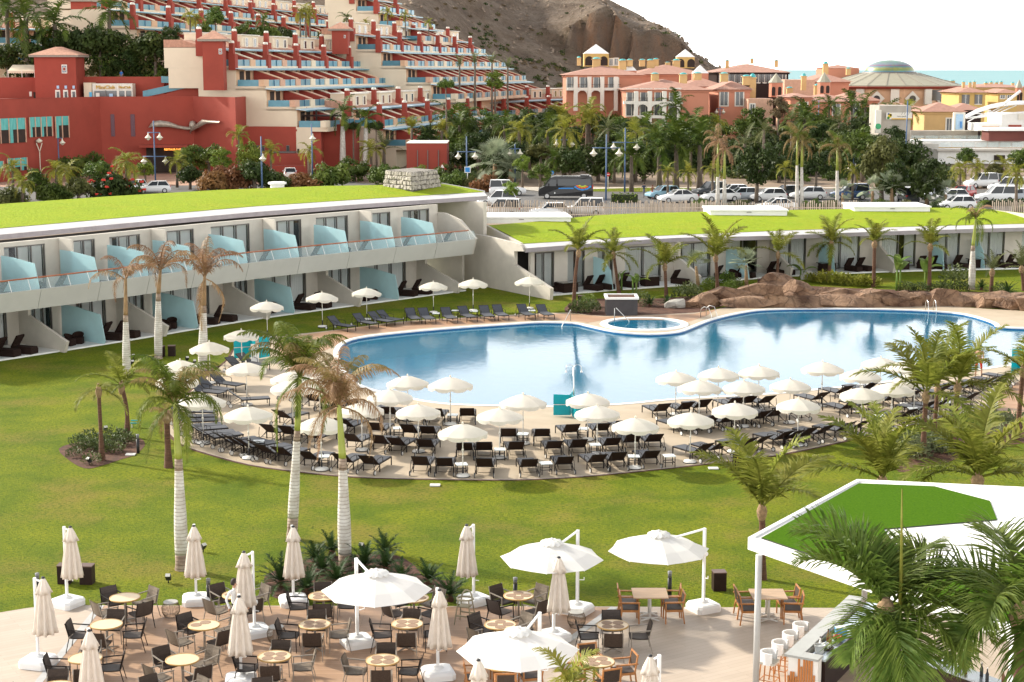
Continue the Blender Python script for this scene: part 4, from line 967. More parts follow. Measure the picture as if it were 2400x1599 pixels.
# ---- cantilever umbrellas
M_wcanv = mat('white canvas',(.80,.79,.76),.8,.02,2.,transl=.25)
M_taupe = mat('folded taupe canvas',(.70,.625,.54),.85,.08,4.,transl=.15)
M_gwhite = mat('white glossy plastic',(.78,.78,.77),.35,.02)
def base_parts(t):
    m = MB();m.rbox((0,0,0),(.84,.84,.24),.10);b = obj('base',m,M_gwhite,t)
    m = MB();m.lathe([(.16,.235),(.14,.28),(.06,.31)],14);obj('collar',m,M_gwhite,b)
def b_open(off):
    def b():
        t = thing('cantilever_umbrella','x','umbrella');base_parts(t)
        m = MB();m.box((0,0,1.4),(.085,.065,2.25));post = obj('post',m,M_gwhite,t)
        m = MB();m.lathe([(.07,-.06),(.07,.06)],10,M=Matrix.Translation((.05,0,1.75)) @ Matrix.Rotation(pi / 2,4,'Y'));m.tube([(.05,0,1.0),(.22,0,1.02),(.22,0,1.1)],.015,5);obj('crank',m,M_gwhite,post)
        c = Vector((0,-off,0));m = MB();m.tube([(0,0,2.5),c + Vector((0,.35,2.36))],.035,4);obj('arm',m,M_gwhite,t)
        m = MB();m.tube([(0,0,1.75),c + Vector((0,.9,2.12)),c + Vector((0,0,2.2))],.022,4);obj('strut',m,M_gwhite,t)
        R8 = lambda r,z,sg=0: [c + Vector((r * (1 - sg * (k % 2)) * cos(2 * pi * k / 16 + pi / 8),r * (1 - sg * (k % 2)) * sin(2 * pi * k / 16 + pi / 8),z)) for k in range(17)]
        rim = lambda r,z,sag: [Vector((p.x,p.y,p.z - (sag if k % 2 else 0))) for k,p in enumerate(R8(r,z,.088))]
        m = MB();m.grid([rim(.12,2.54,0),rim(.55,2.43,.008),rim(1.05,2.27,.015),rim(1.5,2.08,.02)]);obj('canopy',m,M_wcanv,t)
        m = MB();m.smooth = True;m.grid([[c + Vector((r * cos(2 * pi * k / 32),r * sin(2 * pi * k / 32),z + (w_ * sin(k * 2.3) if r > .2 else 0))) for k in range(33)] for r,z,w_ in ((.02,2.64,0),(.14,2.63,0),(.30,2.575,.03),(.34,2.53,.035))]);obj('vent_cap',m,M_wcanv,t)
        m = MB();m.lathe([(.045,2.62),(.05,2.67),(.02,2.69)],8,c);obj('finial',m,M_wheel,t)
        for k in range(8):
            a = 2 * pi * k / 8 + pi / 8;m = MB();m.tube([c + Vector((.1 * cos(a),.1 * sin(a),2.50)),c + Vector((1.46 * cos(a),1.46 * sin(a),2.055))],.012,3);obj('rib',m,M_gwhite,t)
        return t
    return b
opn = Proto(b_open(1.62))
opn(P(838,1511,.036),atan2(.7,1.5),'open white octagonal umbrella in front of the sago palms','white cantilever umbrellas')
opn(P(1353,1434,.036),-atan2(.8,1.4),'open white octagonal umbrella at the lawn edge behind a folded one','white cantilever umbrellas')
opn(P(1648,1429,.03),-atan2(1.42,.75),'open white octagonal umbrella tilted beside the rectangular table','white cantilever umbrellas')
dp = P(1265,1440,2.5);dp.z = .03;opn(dp,-.35,'open white octagonal umbrella cut by the bottom edge among teak chairs','white cantilever umbrellas')
def b_fold():
    t = thing('folded_umbrella','x','umbrella');base_parts(t)
    m = MB();m.box((0,0,1.36),(.075,.06,2.2));p = obj('post',m,M_gwhite,t)
    m = MB();m.lathe([(.06,-.05),(.06,.05)],8,M=Matrix.Translation((0,.05,.95)) @ Matrix.Rotation(pi / 2,4,'X'));m.tube([(0,.05,.7),(.16,.08,.72)],.013,4);obj('crank',m,M_gwhite,p)
    c = Vector((0,-.26,0));n = 54
    def ring(r,z,w_,k_=8,ph=0): return [c + Vector(((r + w_ * sin(k_ * 2 * pi * i / n + ph)) * cos(2 * pi * i / n),(r + w_ * sin(k_ * 2 * pi * i / n + ph)) * sin(2 * pi * i / n),z)) for i in range(n + 1)]
    m = MB();m.smooth = True;m.grid([ring(.13,2.1,.03,9),ring(.17,1.8,.05,9),ring(.215,1.45,.062,9),ring(.255,1.1,.07,9),ring(.28,.93,.075,9),ring(.1,.95,.02,9)]);obj('canopy',m,M_taupe,t)
    m = MB();m.smooth = True;m.grid([ring(.05,2.46,0),ring(.09,2.38,.008),ring(.16,2.2,.02),ring(.215,2.05,.035,6),ring(.13,2.08,.02)]);obj('cap',m,M_taupe,t)
    m = MB();m.lathe([(.05,2.45),(.055,2.49),(.03,2.51)],8,c);obj('finial',m,M_black,t)
    m = MB();m.tube([(0,0,2.42),c + Vector((0,0,2.35))],.03,4);obj('arm',m,M_gwhite,t)
    m = MB();m.tube([c + Vector((0,0,.95)),c + Vector((0,0,.8))],.022,5);obj('mast',m,M_gwhite,t)
    return t
fold = Proto(b_fold)
def foldapex(px,py,rz): c = P(px,py,2.49);c.z = .033;return c - Matrix.Rotation(rz,3,'Z') @ Vector((0,-.26,0))
for x,y,rz,d in [(*q5(645,145),60,'on the pale tiles at the lawn edge before two brown boxes'),(*q5(395,612),75,'standing nearest the left edge of the terrace'),(*q5(820,1098),20,'over the lower left round tables'),(*q5(1780,135),10,'in front of the leftmost white palm trunk'),(*q5(2240,375),-60,'hiding the person in white'),(*q5(2195,785),10,'second below the person in white'),(*q6(340,142),15,'beside the left sago palms'),(*q6(1935,128),-50,'behind the wooden high chair'),(*q6(1685,725),15,'right of the large open white umbrella'),(*q6(2045,1370),10,'short at the bottom edge left of the lowest open umbrella'),(*q7(430,425),30,'in front of the open umbrella by the lawn'),(*q7(1270,1330),-60,'alone at the bottom edge of the pale tiles')]:
    fold(foldapex(x,y,radians(rz)),radians(rz),f'folded taupe umbrella {d}','folded umbrellas on the terrace')
# ---- path lights, boxes, spotlights
def b_bollard():
    t = thing('bollard_light','x','path light')
    m = MB();m.tube([(0,0,0),(0,0,.62)],.065,10);obj('body',m,M_black,t)
    m = MB();m.tube([(0,0,.62),(0,0,.76)],.06,10);obj('lens',m,mat('smoked lens',(.10,.10,.10),.2,0),t)
    m = MB();m.lathe([(.068,.76),(.068,.82),(.04,.83)],10);obj('cap',m,mat('grey cap',(.2,.2,.2),.5,0),t);return t
bol = Proto(b_bollard)
for x,y,d in [(*q5(1920,852),'beside the folded umbrella at the lawn edge'),(*q5(352,800),'behind the folded umbrella at the far left'),(*q7(30,842),'by the round table at the lawn edge'),(*q7(1447,782),'behind the rectangular table'),(*g(0,800,1270,1030),'in the soil bed of the two small palms')]: bol(P(x,y),0,f'black cylinder path light {d}','path lights')
M_rust = mat('dark brown steel',(.022,.010,.008),.55,.2,3.,spec=.2)
def b_box():
    t = thing('garden_speaker','x','garden box')
    m = MB();m.box((0,0,.29),(.40,.36,.58));obj('body',m,M_rust,t);m = MB();m.box((0,0,.592),(.42,.38,.03));obj('lid',m,mat('brown lid',(.10,.055,.042),.5,.1),t);return t
gbx = Proto(b_box)
for i,(x,y,d,s) in enumerate([(*q5(805,655),'right one of the pair behind the folded umbrella',1),(*q5(600,650),'left one of the pair behind the folded umbrella',1),(*q7(1900,715),'on the lawn right of the tilted umbrella',1),(*g(0,800,1580,135),'on the lawn left of the middle white palm bed',1),(*g(0,800,1480,140),'half behind a white palm trunk',1),(*g(1200,400,635,1235),'in the bed left of the pump housing',1.1),(*g(1200,400,2285,1075),'behind the rock wall under the fan palm',1.1)]):
    gbx(P(x,y),RND.uniform(-.1,.1),f'dark brown garden box, {d}','brown garden boxes',s)
t = thing('electric_cabinet','dark brown cabinet with a yellow warning triangle at the deck edge','cabinet',P(*g(1200,800,2068,1165)),-.2)
m = MB();m.box((0,0,.3),(.36,.3,.6));obj('body',m,M_rust,t);m = MB();m.add([(-.03,-.155,.40),(.07,-.155,.40),(.02,-.155,.49)],[(0,1,2)]);obj('warning_triangle',m,mat('yellow print',(.7,.5,.03),.5,0),t)
def b_spot():
    t = thing('spotlight','x','spotlight');m = MB();m.tube([(0,0,0),(0,0,.15)],.02,5);obj('stake',m,M_black,t)
    M = Matrix.Translation((0,0,.2)) @ Matrix.Rotation(.7,4,'X');m = MB();m.box((0,0,0),(.16,.12,.2),M=M);obj('housing',m,M_black,t);m = MB();m.box((0,0,.11),(.15,.11,.02),M=M);obj('lens',m,M_pole,t);return t
sp_ = Proto(b_spot)
for i,(x,y) in enumerate([q5(1548,655),q5(1868,370),g(0,800,820,1135),g(0,800,970,840),g(0,800,1225,170),g(0,800,1215,225),g(0,800,1720,190),g(0,800,1790,220),g(0,800,1635,225),q6(975,365)]):
    sp_(P(x,y),RND.uniform(-1,1),f'small black spotlight, {ORD[i]} of those aimed at the palm trunks','spotlights at the palms')
for i,(x,y,d) in enumerate([(*g(0,800,1200,1043),'in the soil of the left palm bed'),(*g(600,800,1645,1325),'on the lawn below the front loungers'),(*g(1200,800,1850,1170),'on the lawn below the brown cabinet')]):
    m = MB();m.box((0,0,.02),(.40,.30,.04));tag(obj('valve_cover',m,M_wheel,None,P(x,y,.015)),f'small white square valve cover {d}','cover','valve covers')
t = thing('garden_bench','small turquoise slatted bench end beside the left palms','bench',P(318,1003),0)
for k in range(2): m = MB();m.box((0,.1 * k,.22 + .1 * k),(.45,.08,.04));obj('slat',m,M_turq,t)
for x in (-.18,.18): m = MB();m.box((x,.05,.1),(.04,.1,.2));obj('leg',m,M_pole,t)
# ================================================================ PALMS AND GARDEN PLANTS
def leafmat(name,c,c2,tr=.35,sc=3.): return mat(name,c,.55,0,sc,col2=c2,transl=tr,rnd=.18,spec=.16,hue=.012)
M_coco = leafmat('coconut frond',(.11,.14,.016),(.29,.29,.058),.45)
M_royal = leafmat('royal palm frond',(.06,.10,.012),(.16,.185,.03),.4)
M_dead = leafmat('withered frond',(.20,.11,.055),(.37,.235,.13),.25)
M_half = leafmat('half withered frond',(.13,.12,.03),(.31,.21,.095),.3)
M_town = leafmat('town palm frond',(.026,.050,.009),(.11,.15,.022),.25)
M_gold = leafmat('yellow green frond',(.15,.17,.02),(.30,.28,.05),.35)
M_cycad = leafmat('sago frond',(.016,.040,.010),(.055,.095,.024),.15)
M_fan = leafmat('grey green fan leaf',(.15,.19,.115),(.29,.32,.21),.25)
M_olive = leafmat('grey olive frond',(.09,.11,.04),(.19,.2,.085),.25)
M_big = leafmat('long green frond',(.042,.085,.009),(.165,.215,.04),.38)
M_banana = leafmat('banana leaf',(.11,.19,.035),(.20,.28,.07),.4)
M_shrub = leafmat('shrub leaf',(.045,.075,.02),(.12,.14,.05),.2)
M_brtrunk = mat('brown palm trunk',(.105,.052,.030),.9,.4,5.,bump=.7,stretch=(1,1,5))
M_fibre = mat('palm fibre',(.25,.165,.09),.95,.35,9.,bump=.6)
def ring_mat(name,a,b,dark):
    m = bpy.data.materials.new(name);m.use_nodes = True;n,N,K = shader_nodes(m);bs = n.nodes['Principled BSDF'];bs.inputs['Roughness'].default_value = .85
    tc_ = N('ShaderNodeTexCoord');sp = N('ShaderNodeSeparateXYZ');K(tc_.outputs['Object'],sp.inputs[0])
    z = N('ShaderNodeTexNoise');z.inputs['Scale'].default_value = 3;z.inputs['Detail'].default_value = 6;K(tc_.outputs['Object'],z.inputs[0])
    ad = N('ShaderNodeMath');ad.operation = 'MULTIPLY_ADD';ad.inputs[1].default_value = .10;K(z.outputs[0],ad.inputs[0]);K(sp.outputs[2],ad.inputs[2])
    mu = N('ShaderNodeMath');mu.operation = 'MULTIPLY';mu.inputs[1].default_value = 8.5;K(ad.outputs[0],mu.inputs[0])
    fr = N('ShaderNodeMath');fr.operation = 'FRACT';K(mu.outputs[0],fr.inputs[0])
    st = N('ShaderNodeMapRange');st.inputs[1].default_value = .0;st.inputs[2].default_value = .26;K(fr.outputs[0],st.inputs[0])
    r = N('ShaderNodeValToRGB');r.color_ramp.elements[0].position = .35;r.color_ramp.elements[1].position = .65;r.color_ramp.elements[0].color = (*a,1);r.color_ramp.elements[1].color = (*b,1);K(z.outputs[0],r.inputs[0])
    mx = N('ShaderNodeMix');mx.data_type = 'RGBA';K(st.outputs[0],mx.inputs[0]);mx.inputs[6].default_value = (*dark,1);K(r.outputs[0],mx.inputs[7])
    K(mx.outputs[2],bs.inputs['Base Color'])
    bp = N('ShaderNodeBump');bp.inputs['Strength'].default_value = .5;bp.inputs['Distance'].default_value = .02;K(st.outputs[0],bp.inputs['Height']);K(bp.outputs[0],bs.inputs['Normal']);return m
M_whitetrunk = ring_mat('white ringed trunk',(.43,.39,.33),(.62,.60,.55),(.24,.20,.155))
M_basetrunk = ring_mat('brown ringed trunk',(.20,.135,.09),(.38,.31,.24),(.12,.08,.055))
M_shaft = mat('green crown shaft',(.22,.26,.035),.45,.25,1.5,col2=(.30,.33,.07))
M_shaftd = mat('drying crown shaft',(.24,.15,.07),.7,.3,3.)
def frond_mesh(name,m,L_,e0,curl,n,ll,lw,ldroop,rs,vee=.5,seg=2,twist=0.,missing=0.):
    # rachis leaves the origin along +X at elevation e0 and bends under its own weight
    pts = [Vector((0,0,0))];e = e0;K_ = 14
    for k in range(K_):
        d = Vector((cos(e),0,sin(e)));pts.append(pts[-1] + d * (L_ / K_));e -= curl / K_ * (.4 + 1.2 * k / K_);e = max(e,-pi / 2 * .98)
    mb = MB();mb.tube(pts[::2] if len(pts) % 2 else pts,[.028 * L_ / 2 * (1 - .8 * i / (K_ / 2)) for i in range(len(pts[::2]))],3,cap=False)
    def at(t):
        q = t * K_;i = min(int(q),K_ - 1);return pts[i].lerp(pts[i + 1],q - i),(pts[i + 1] - pts[i]).normalized()
    for i in range(n):
        t = .12 + .87 * i / n
        p,d = at(t);l = ll * (sin(pi * min(1,.18 + t * .80)) ** .7) * rs.uniform(.8,1.15)
        nrm = Vector((-d.z,0,d.x))
        for s in (-1,1):
            if rs.random() < missing: continue
            side = Vector((0,s,0));jit = Vector((rs.uniform(-.2,.2),rs.uniform(-.15,.15),rs.uniform(-.25,.25)))
            dirn = (side + d * (.55 + .6 * t) + nrm * vee * rs.uniform(.4,1.3) + jit).normalized();wd = d * lw / 2
            q0,w0 = p,1.;o = len(mb.v);vs = [p - wd * .6,p + wd * .6];g_ = 0
            for k in range(seg - 1):
                dirn = (dirn + Vector((0,0,-ldroop * (k + 1) / seg))).normalized();q0 = q0 + dirn * l / seg;vs += [q0 - wd * .5,q0 + wd * .5]
            dirn = (dirn + Vector((0,0,-ldroop))).normalized();vs.append(q0 + dirn * l / seg)
            fs = [(2 * k,2 * k + 1,2 * k + 3,2 * k + 2) for k in range(seg - 1)] + [(2 * seg - 2,2 * seg - 1,2 * seg)]
            mb.add(vs,fs)
    return mb.mesh(name,m)
FR = {}
def fronds(kind):
    if kind in FR: return FR[kind]
    rs = random.Random(hash(kind) % 1000 if False else sum(map(ord,kind)));S = dict(
      coco=(M_coco,2.65,1.4,54,.62,.11,.35,.45,2),royal=(M_royal,2.5,2.7,64,.50,.062,.9,.5,3),dead=(M_dead,2.3,3.0,56,.44,.045,1.2,.2,3),half=(M_half,2.4,2.8,56,.46,.055,1.1,.35,3),
      town=(M_town,2.3,1.9,30,.62,.13,.5,.4,2),gold=(M_gold,1.8,2.3,30,.55,.11,.5,.5,2),cycad=(M_cycad,.85,.95,30,.19,.05,.1,.35,1),olive=(M_olive,1.75,1.1,44,.36,.05,.25,.5,2),big=(M_big,2.35,1.9,92,1.2,.085,.34,.85,3),dry=(M_half,1.9,1.6,40,.5,.06,.7,.3,2))[kind]
    m,L_,curl,n,ll,lw,ld,vee,seg = S;out = []
    for e0 in (82,62,42,20,-5,-35):
        out.append([frond_mesh(kind + '_frond',m,L_ * rs.uniform(.92,1.08),radians(e0),curl * (1.1 if e0 < 60 else .8) * rs.uniform(.85,1.1),n,ll,lw,ld,rs,vee,seg,missing=.08 if kind not in ('dead','half') else .18) for _ in range(2)])
    FR[kind] = out;return out
def put_crown(t,at,kind,els,rs,sc=1.,az0=None,jit=8):
    fr = fronds(kind);az = rs.uniform(0,6.28) if az0 is None else az0;base = (82,62,42,20,-5,-35)
    for i,e in enumerate(els):
        j = min(range(6),key=lambda q: abs(base[q] - e));me = fr[j][rs.randrange(2)]
        o = obj('frond',me,None,t,at,(0,-radians(e - base[j] + rs.uniform(-jit,jit)) * 1.,az));o.rotation_euler.x = rs.uniform(-.15,.15);o.scale = (sc * rs.uniform(.88,1.08),) * 3;az += 2.39996
def trunk_pts(top,bend,n=10): return [Vector((top.x * t + bend * sin(pi * t) * .3,top.y * t,top.z * t)) for t in [i / n for i in range(n + 1)]]
EL = dict(full=[85,78,66,60,50,44,36,28,20,10,2,-8,-20],up=[86,80,72,66,58,52,44,30,18],sparse=[84,70,55,35,20,0],droop=[70,40,15,0,-10,-20,-30,-35,20],mess=[80,62,50,40,25,10,-5,-15,-25,-35,30,5])
def palm(label,base,crown,kind='coco',els='full',r=(.13,.09),sc=1.,m=None,bend=0.,seed=0,name='coconut_palm',fibre=True,z0=0.,group=None,pb=None,az0=None):
    b = pb if pb is not None else P(*base,z0);rs = random.Random(seed + int(base[0]) if base else seed)
    top = PD(*crown,b.y) - b;t = thing(name,label,'palm',b,0,group)
    pts = trunk_pts(top,bend);n = len(pts);mb = MB();mb.smooth = True
    mb.tube([Vector((0,0,-.1))] + pts,[r[0] * 1.35] + [lerp(r[0] * 1.15,r[1],min(1,3 * i / n)) if i < n / 3 else lerp(r[1] * 1.05,r[1],i / n) for i in range(n)],9);obj('trunk',mb,m or M_brtrunk,t)
    if fibre:
        mb = MB();mb.lathe([(r[1] * 1.0,-.42),(r[1] * 1.5,-.28),(r[1] * 1.75,-.12),(r[1] * 1.2,.05),(r[1] * .5,.2)],9);obj('fibre_sheath',mb,M_fibre,t,top)
    put_crown(t,top,kind,EL[els] if isinstance(els,str) else els,rs,sc,az0);return t
def royal(label,base,wtop,shaft,crown_dead,els,sc=1.,r=.22,kind2=None,z0=0.,pb=None,seed=1,group=None,brown=.14,m=None,n2=0,base_brown=True):
    b = pb if pb is not None else P(*base,z0);rs = random.Random(seed);t = thing('royal_palm',label,'palm',b,0,group)
    w_ = PD(*wtop,b.y) - b;s_ = PD(*shaft,b.y) - b
    br = w_ * brown;mb = MB();mb.smooth = True
    N_ = 14;pts = [br.lerp(w_,i / N_) for i in range(N_ + 1)]
    prof = lambda f: r * (1.18 - .22 * f + .16 * math.exp(-((f - .35) / .22) ** 2) - .55 * max(0,f - .55))
    mb.tube(pts,[prof(brown + (1 - brown) * i / N_) for i in range(N_ + 1)],12);obj('trunk',mb,m or M_whitetrunk,t)
    mb = MB();mb.smooth = True;mb.tube([Vector((0,0,-.1)),Vector((0,0,.05)),br * .4,br * 1.0],[r * 1.4,r * 1.36,r * 1.22,prof(brown) * 1.003],12);obj('trunk_base',mb,M_basetrunk,t)
    mb = MB();mb.smooth = True;wq = br.lerp(w_,.88);mb.tube([wq,br.lerp(w_,.94),w_ * 1.001],[prof(brown + (1 - brown) * .88) * 1.004,prof(brown + (1 - brown) * .94) * 1.004,prof(1) * 1.0],12);obj('leaf_scar_rings',mb,M_basetrunk,t)
    mb = MB();mb.smooth = True;mb.tube([w_ * .997,w_.lerp(s_,.12),w_.lerp(s_,.5),s_,s_ + (s_ - w_).normalized() * .22],[prof(1) * .93,prof(1) * .97,prof(1) * .80,prof(1) * .56,prof(1) * .25],10);obj('crown_shaft',mb,M_shaftd if crown_dead == 2 else M_shaft,t)
    put_crown(t,s_,'dead' if crown_dead else 'royal',els,rs,sc)
    if kind2: put_crown(t,s_,kind2,els[:n2 or len(els) // 2],rs,sc)
    return t
c_ = lambda ox,oy: (lambda x,y: g(ox,oy,x,y))
r1,r2,r3,r4,a5,a6,a7,a8 = c_(0,800),c_(600,800),c_(1200,800),c_(1800,800),c_(0,400),c_(600,400),c_(1200,400),c_(1800,400)
royal('tall white trunked royal palm with a drooping green crown, nearest the terrace on the left',q5(1672,530),r1(1640,1080),r1(1608,580),0,[84,80,76,66,62,60,50,44,40,30,20,5,-15,-30],1.0,.17,'half',n2=5,seed=5)
royal('white trunked royal palm with a mixed green and tan crown behind the folded umbrella',q6(330,250),r2(380,820),r2(404,330),0,[86,84,82,78,70,64,60,45,42,20,-10,-30],1.12,.15,'half',n2=6,seed=7,brown=.2)
royal('white trunked royal palm with a withered brown crown among the sago palms',q6(820,525),r2(795,1075),r2(764,600),1,[86,84,82,78,70,64,60,48,44,40,22,4,-8,-25,62],1.12,.175,'half',n2=5,seed=9)
royal('white trunked royal palm with three withered fronds, left of the back lawn group',r1(1165,310),a5(1155,1330),a5(1155,1010),2,[84,66,60,44,62,20],1.15,.17,seed=11,brown=.05)
royal('white trunked royal palm with a brown spreading crown, middle of the back lawn group',r1(1455,160),a5(1455,1130),a5(1475,910),2,[86,84,66,62,60,44,42,24,20,64],1.3,.18,seed=12,brown=.05)
royal('white trunked royal palm with an upright brown crown, right of the back lawn group',r1(1860,265),a5(1872,1240),a5(1880,990),2,[88,86,84,84,80,78,66,62,-30,-35,-20],1.3,.2,seed=13,brown=.05)
royal('white trunked royal palm with a green and brown crown before the curved turf roof',a8(1870,1090),a8(1885,690),a8(1910,450),0,[84,66,62,44,42,22,15,-5,-30],.95,.2,'dead',n2=3,seed=14,brown=.04)
palm('small coconut palm with few drooping fronds in the left soil bed',r1(940,1095),r1(905,430),'coco',[40,15,-5,-25],(.13,.08),.62,seed=1)
palm('coconut palm with fronds blown to the left behind the small one',r1(1165,880),r1(1115,400),'coco',[70,50,40,30,20,12,5,60],(.15,.09),.8,seed=2,bend=.4)
palm('brown trunked coconut palm standing alone beside the front white palm',r1(1550,1160),r1(1530,660),'dry','mess',(.17,.12),.7,seed=3)
palm('slim coconut palm with an upright crown left of the pump housing',a7(570,1260),a7(612,740),'coco','up',(.16,.11),.98,seed=4,bend=-.3)
palm('leaning coconut palm before the second glass door of the single storey wing',a7(985,1140),a7(932,760),'coco','full',(.15,.11),.9,seed=5)
palm('coconut palm in front of the brown wicker table',a7(1418,1165),a7(1405,870),'coco','up',(.15,.11),1.0,seed=6)
palm('large leaning coconut palm above the first boulder',a7(1890,1115),a7(1872,790),'coco','up',(.16,.12),1.22,seed=7)
palm('coconut palm with one long yellow side frond above the rocks',a8(85,1015),a8(92,760),'coco',[84,70,60,25,10,42],(.15,.11),.95,seed=8)
palm('bushy coconut palm rooted among yellow ferns behind the rocks',a8(560,980),a8(580,660),'coco','full',(.17,.13),1.0,seed=9)
palm('coconut palm with a dark upright spear left of the banana plants',a8(970,1070),a8(980,660),'coco','up',(.17,.13),.85,seed=10)
palm('coconut palm with a dark spear right of the banana plants',a8(1480,1105),a8(1492,690),'coco','up',(.17,.13),.85,seed=11)
palm('grey green date palm behind the right end of the rocks',a8(2050,1115),a8(2060,920),'olive','up',(.15,.13),.98,seed=12,name='date_palm')
palm('pale grey green palm cut by the right picture edge behind the rocks',a8(2350,1105),a8(2330,890),'olive',[85,80,74,62,60,55,44,30,15],(.15,.12),1.1,seed=13,name='date_palm')
palm('tall coconut palm in the right soil bed, front one of three',r4(1420,1060),r4(1452,480),'coco',[86,82,70,62,58,48,34,16],(.17,.1),1.3,seed=14)
palm('coconut palm right behind the front one in the right soil bed',r4(1520,915),r4(1560,420),'coco',[84,70,60,62,44,20],(.15,.09),1.25,seed=15)
palm('coconut palm with blown fronds hiding the man in red shorts',r4(1690,1020),r4(1745,400),'coco',[84,75,62,60,42,30,10],(.15,.1),1.3,seed=16)
palm('coconut palm at the right picture edge beyond the soil bed',r4(2285,905),r4(2345,250),'coco',[66,50,42,40,20,12,5],(.15,.1),1.1,seed=17)
palm('young stemless coconut palm just behind the bar roof',r4(1050,1400),r4(1050,1270),'coco',[86,82,78,66,62,60,55,50,42,30],(.18,.14),1.35,seed=18,pb=P(2072,1195))
palm('large drooping coconut palm beside the bar roof on the right',r4(1900,1400),(2292,1118),'coco',[86,80,66,64,60,55,50,44,40,26,18,10],(.18,.14),1.5,seed=19,pb=P(2300,1235))
palm('coconut palm with a dead skirt beside the front corner of the bar roof',(1787,1358),(1786,1190),'coco',[84,78,64,58,52,60,46,40],(.13,.10),1.25,seed=20)
palm('small areca palm at the bottom edge in front of the lowest umbrella',(1336,1700),(1334,1612),'gold',[86,62,44,40,22,20,10,15],(.08,.06),.72,seed=22,pb=Vector((1.0,32,0)),name='areca_palm',fibre=False)
pb = P(2085,1990);pb = Vector((7.05,30.5,0))
palm('large foreground palm with long hanging leaflets over the bar',(2090,1700),(2076,1425),'big',[],(.2,.14),1.0,seed=25,pb=pb,name='foreground_palm')
root_ = [o for o in COL.objects if o.name.startswith('foreground_palm')][0];rs = random.Random(4);ct_ = PD(2076,1425,30.5) - pb
for e,az,sc in ((66,166,1.08),(55,174,.95),(70,120,.8),(62,95,.8),(42,12,.95),(58,40,.85),(5,226,.72),(-5,262,.85),(-5,282,.9),(8,318,.85),(-35,246,.7),(20,345,.95),(-35,300,.8)):
    j = min(range(6),key=lambda q: abs((82,62,42,20,-5,-35)[q] - e));o = obj('frond',fronds('big')[j][rs.randrange(2)],None,root_,ct_,(rs.uniform(-.1,.1),-radians(e - (82,62,42,20,-5,-35)[j]),radians(az)));o.scale = (sc,) * 3
palm('second foreground palm reaching in from the right picture edge',(2480,1700),(2395,1430),'big',[62,60,44,42,40,20,18,10,-5,-8,-30,-34],(.2,.14),.98,seed=31,pb=Vector((9.9,30.0,0)),name='foreground_palm')
b = PD(2112,1345,30.3);t_ = PD(2114,1146,30.3);m = MB();m.tube([Vector((0,0,-1.0)),Vector((0,0,0)),t_ - b],[.05,.035,.012],5);sp2 = obj('spear_leaf',m,M_gold);sp2.parent = root_;sp2.location = b - root_.location
# ---- fan palms
def fan_mesh():
    mb = MB();n = 22;R_ = .62
    for k in range(n):
        a = radians(-140 + 280 * k / (n - 1));d = Vector((cos(a),sin(a),.12 * abs(sin(a))));s = Vector((-sin(a),cos(a),0)) * .035
        p1 = d * R_ * .55;p2 = d * R_ * (1 - .2 * abs(a) / 2.5);p2.z -= .05
        mb.add([(0,0,0),p1 - s + Vector((0,0,.02)),p1 + s,p2],[(0,1,2),(1,3,2)])
    mb.tube([(-.75,0,-.02),(0,0,0)],[.02,.012],3,cap=False);return mb.mesh('fan_leaf',M_fan)
FANM = fan_mesh()
def fanpalm(label,base,crown,n=16,sc=1.,z0=0.,pb=None,seed=0,group=None,lo=-15):
    b = pb if pb is not None else P(*base,z0);rs = random.Random(seed);top = PD(*crown,b.y) - b;t = thing('fan_palm',label,'palm',b,0,group)
    mb = MB();mb.smooth = True;mb.tube([(0,0,-.1),top * .5,top],[.17 * sc,.13 * sc,.10 * sc],8);obj('trunk',mb,M_fibre,t);az = rs.uniform(0,6)
    for i in range(n):
        e = radians(lerp(85,lo,i / n) + rs.uniform(-8,8));l = rs.uniform(.75,1.0) * sc;q = top + Vector((cos(az) * cos(e),sin(az) * cos(e),sin(e))) * l
        o = obj('fan_leaf',FANM,None,t,q,(rs.uniform(-.4,.4),-e + .25,az));o.scale = (sc * rs.uniform(.85,1.1),) * 3;az += 2.39996
fanpalm('silver green fan palm with a round crown behind the rocks',a7(2155,1065),a7(2150,870),18,1.0,seed=3)
fanpalm('narrow silver fan palm left of the large leaning coconut palm',a7(1715,1085),a7(1690,880),11,.95,seed=4,lo=10)
# ---- sago palms
def sago(px,py,label,sc=1.,seed=0):
    b = P(px,py);t = thing('sago_palm',label,'sago palm',b,0,'sago palms');mb = MB();mb.lathe([(.12,-.05),(.13,.12),(.08,.22)],8);obj('trunk',mb,M_brtrunk,t)
    put_crown(t,Vector((0,0,.18)),'cycad',[84,78,70,66,60,55,50,46,42,38,34,30,26,22,18,14,10,6,0,24,44,64],random.Random(seed),sc)
SG = [(230,690,1.2),(545,480,.95),(610,580,.9),(700,410,.9),(1000,540,1.15),(1190,420,.95),(1190,560,.95),(470,760,1.0),(745,680,1.0),(1340,660,.8),(1590,680,.95),(1780,820,1.0)]
for i,(x,y,s) in enumerate(sorted(SG)): sago(*q6(x,y),f'dark green sago palm, {ORD[i]} from the left round the brown crowned palm',s,i)
for i,(x,y,s) in enumerate([(1270,1250,.9),(1420,1250,.8)]): sago(*a7(x,y),f'dark sago palm, {ORD[i]} from the pump housing in the soil bed',s,50 + i)
for i,(x,y,s) in enumerate([(1960,1100,.9),(2200,1140,1.2)]): sago(*a8(x,y),f'dark sago palm behind the right end of the rocks, {ORD[i]} of two',s,60 + i)
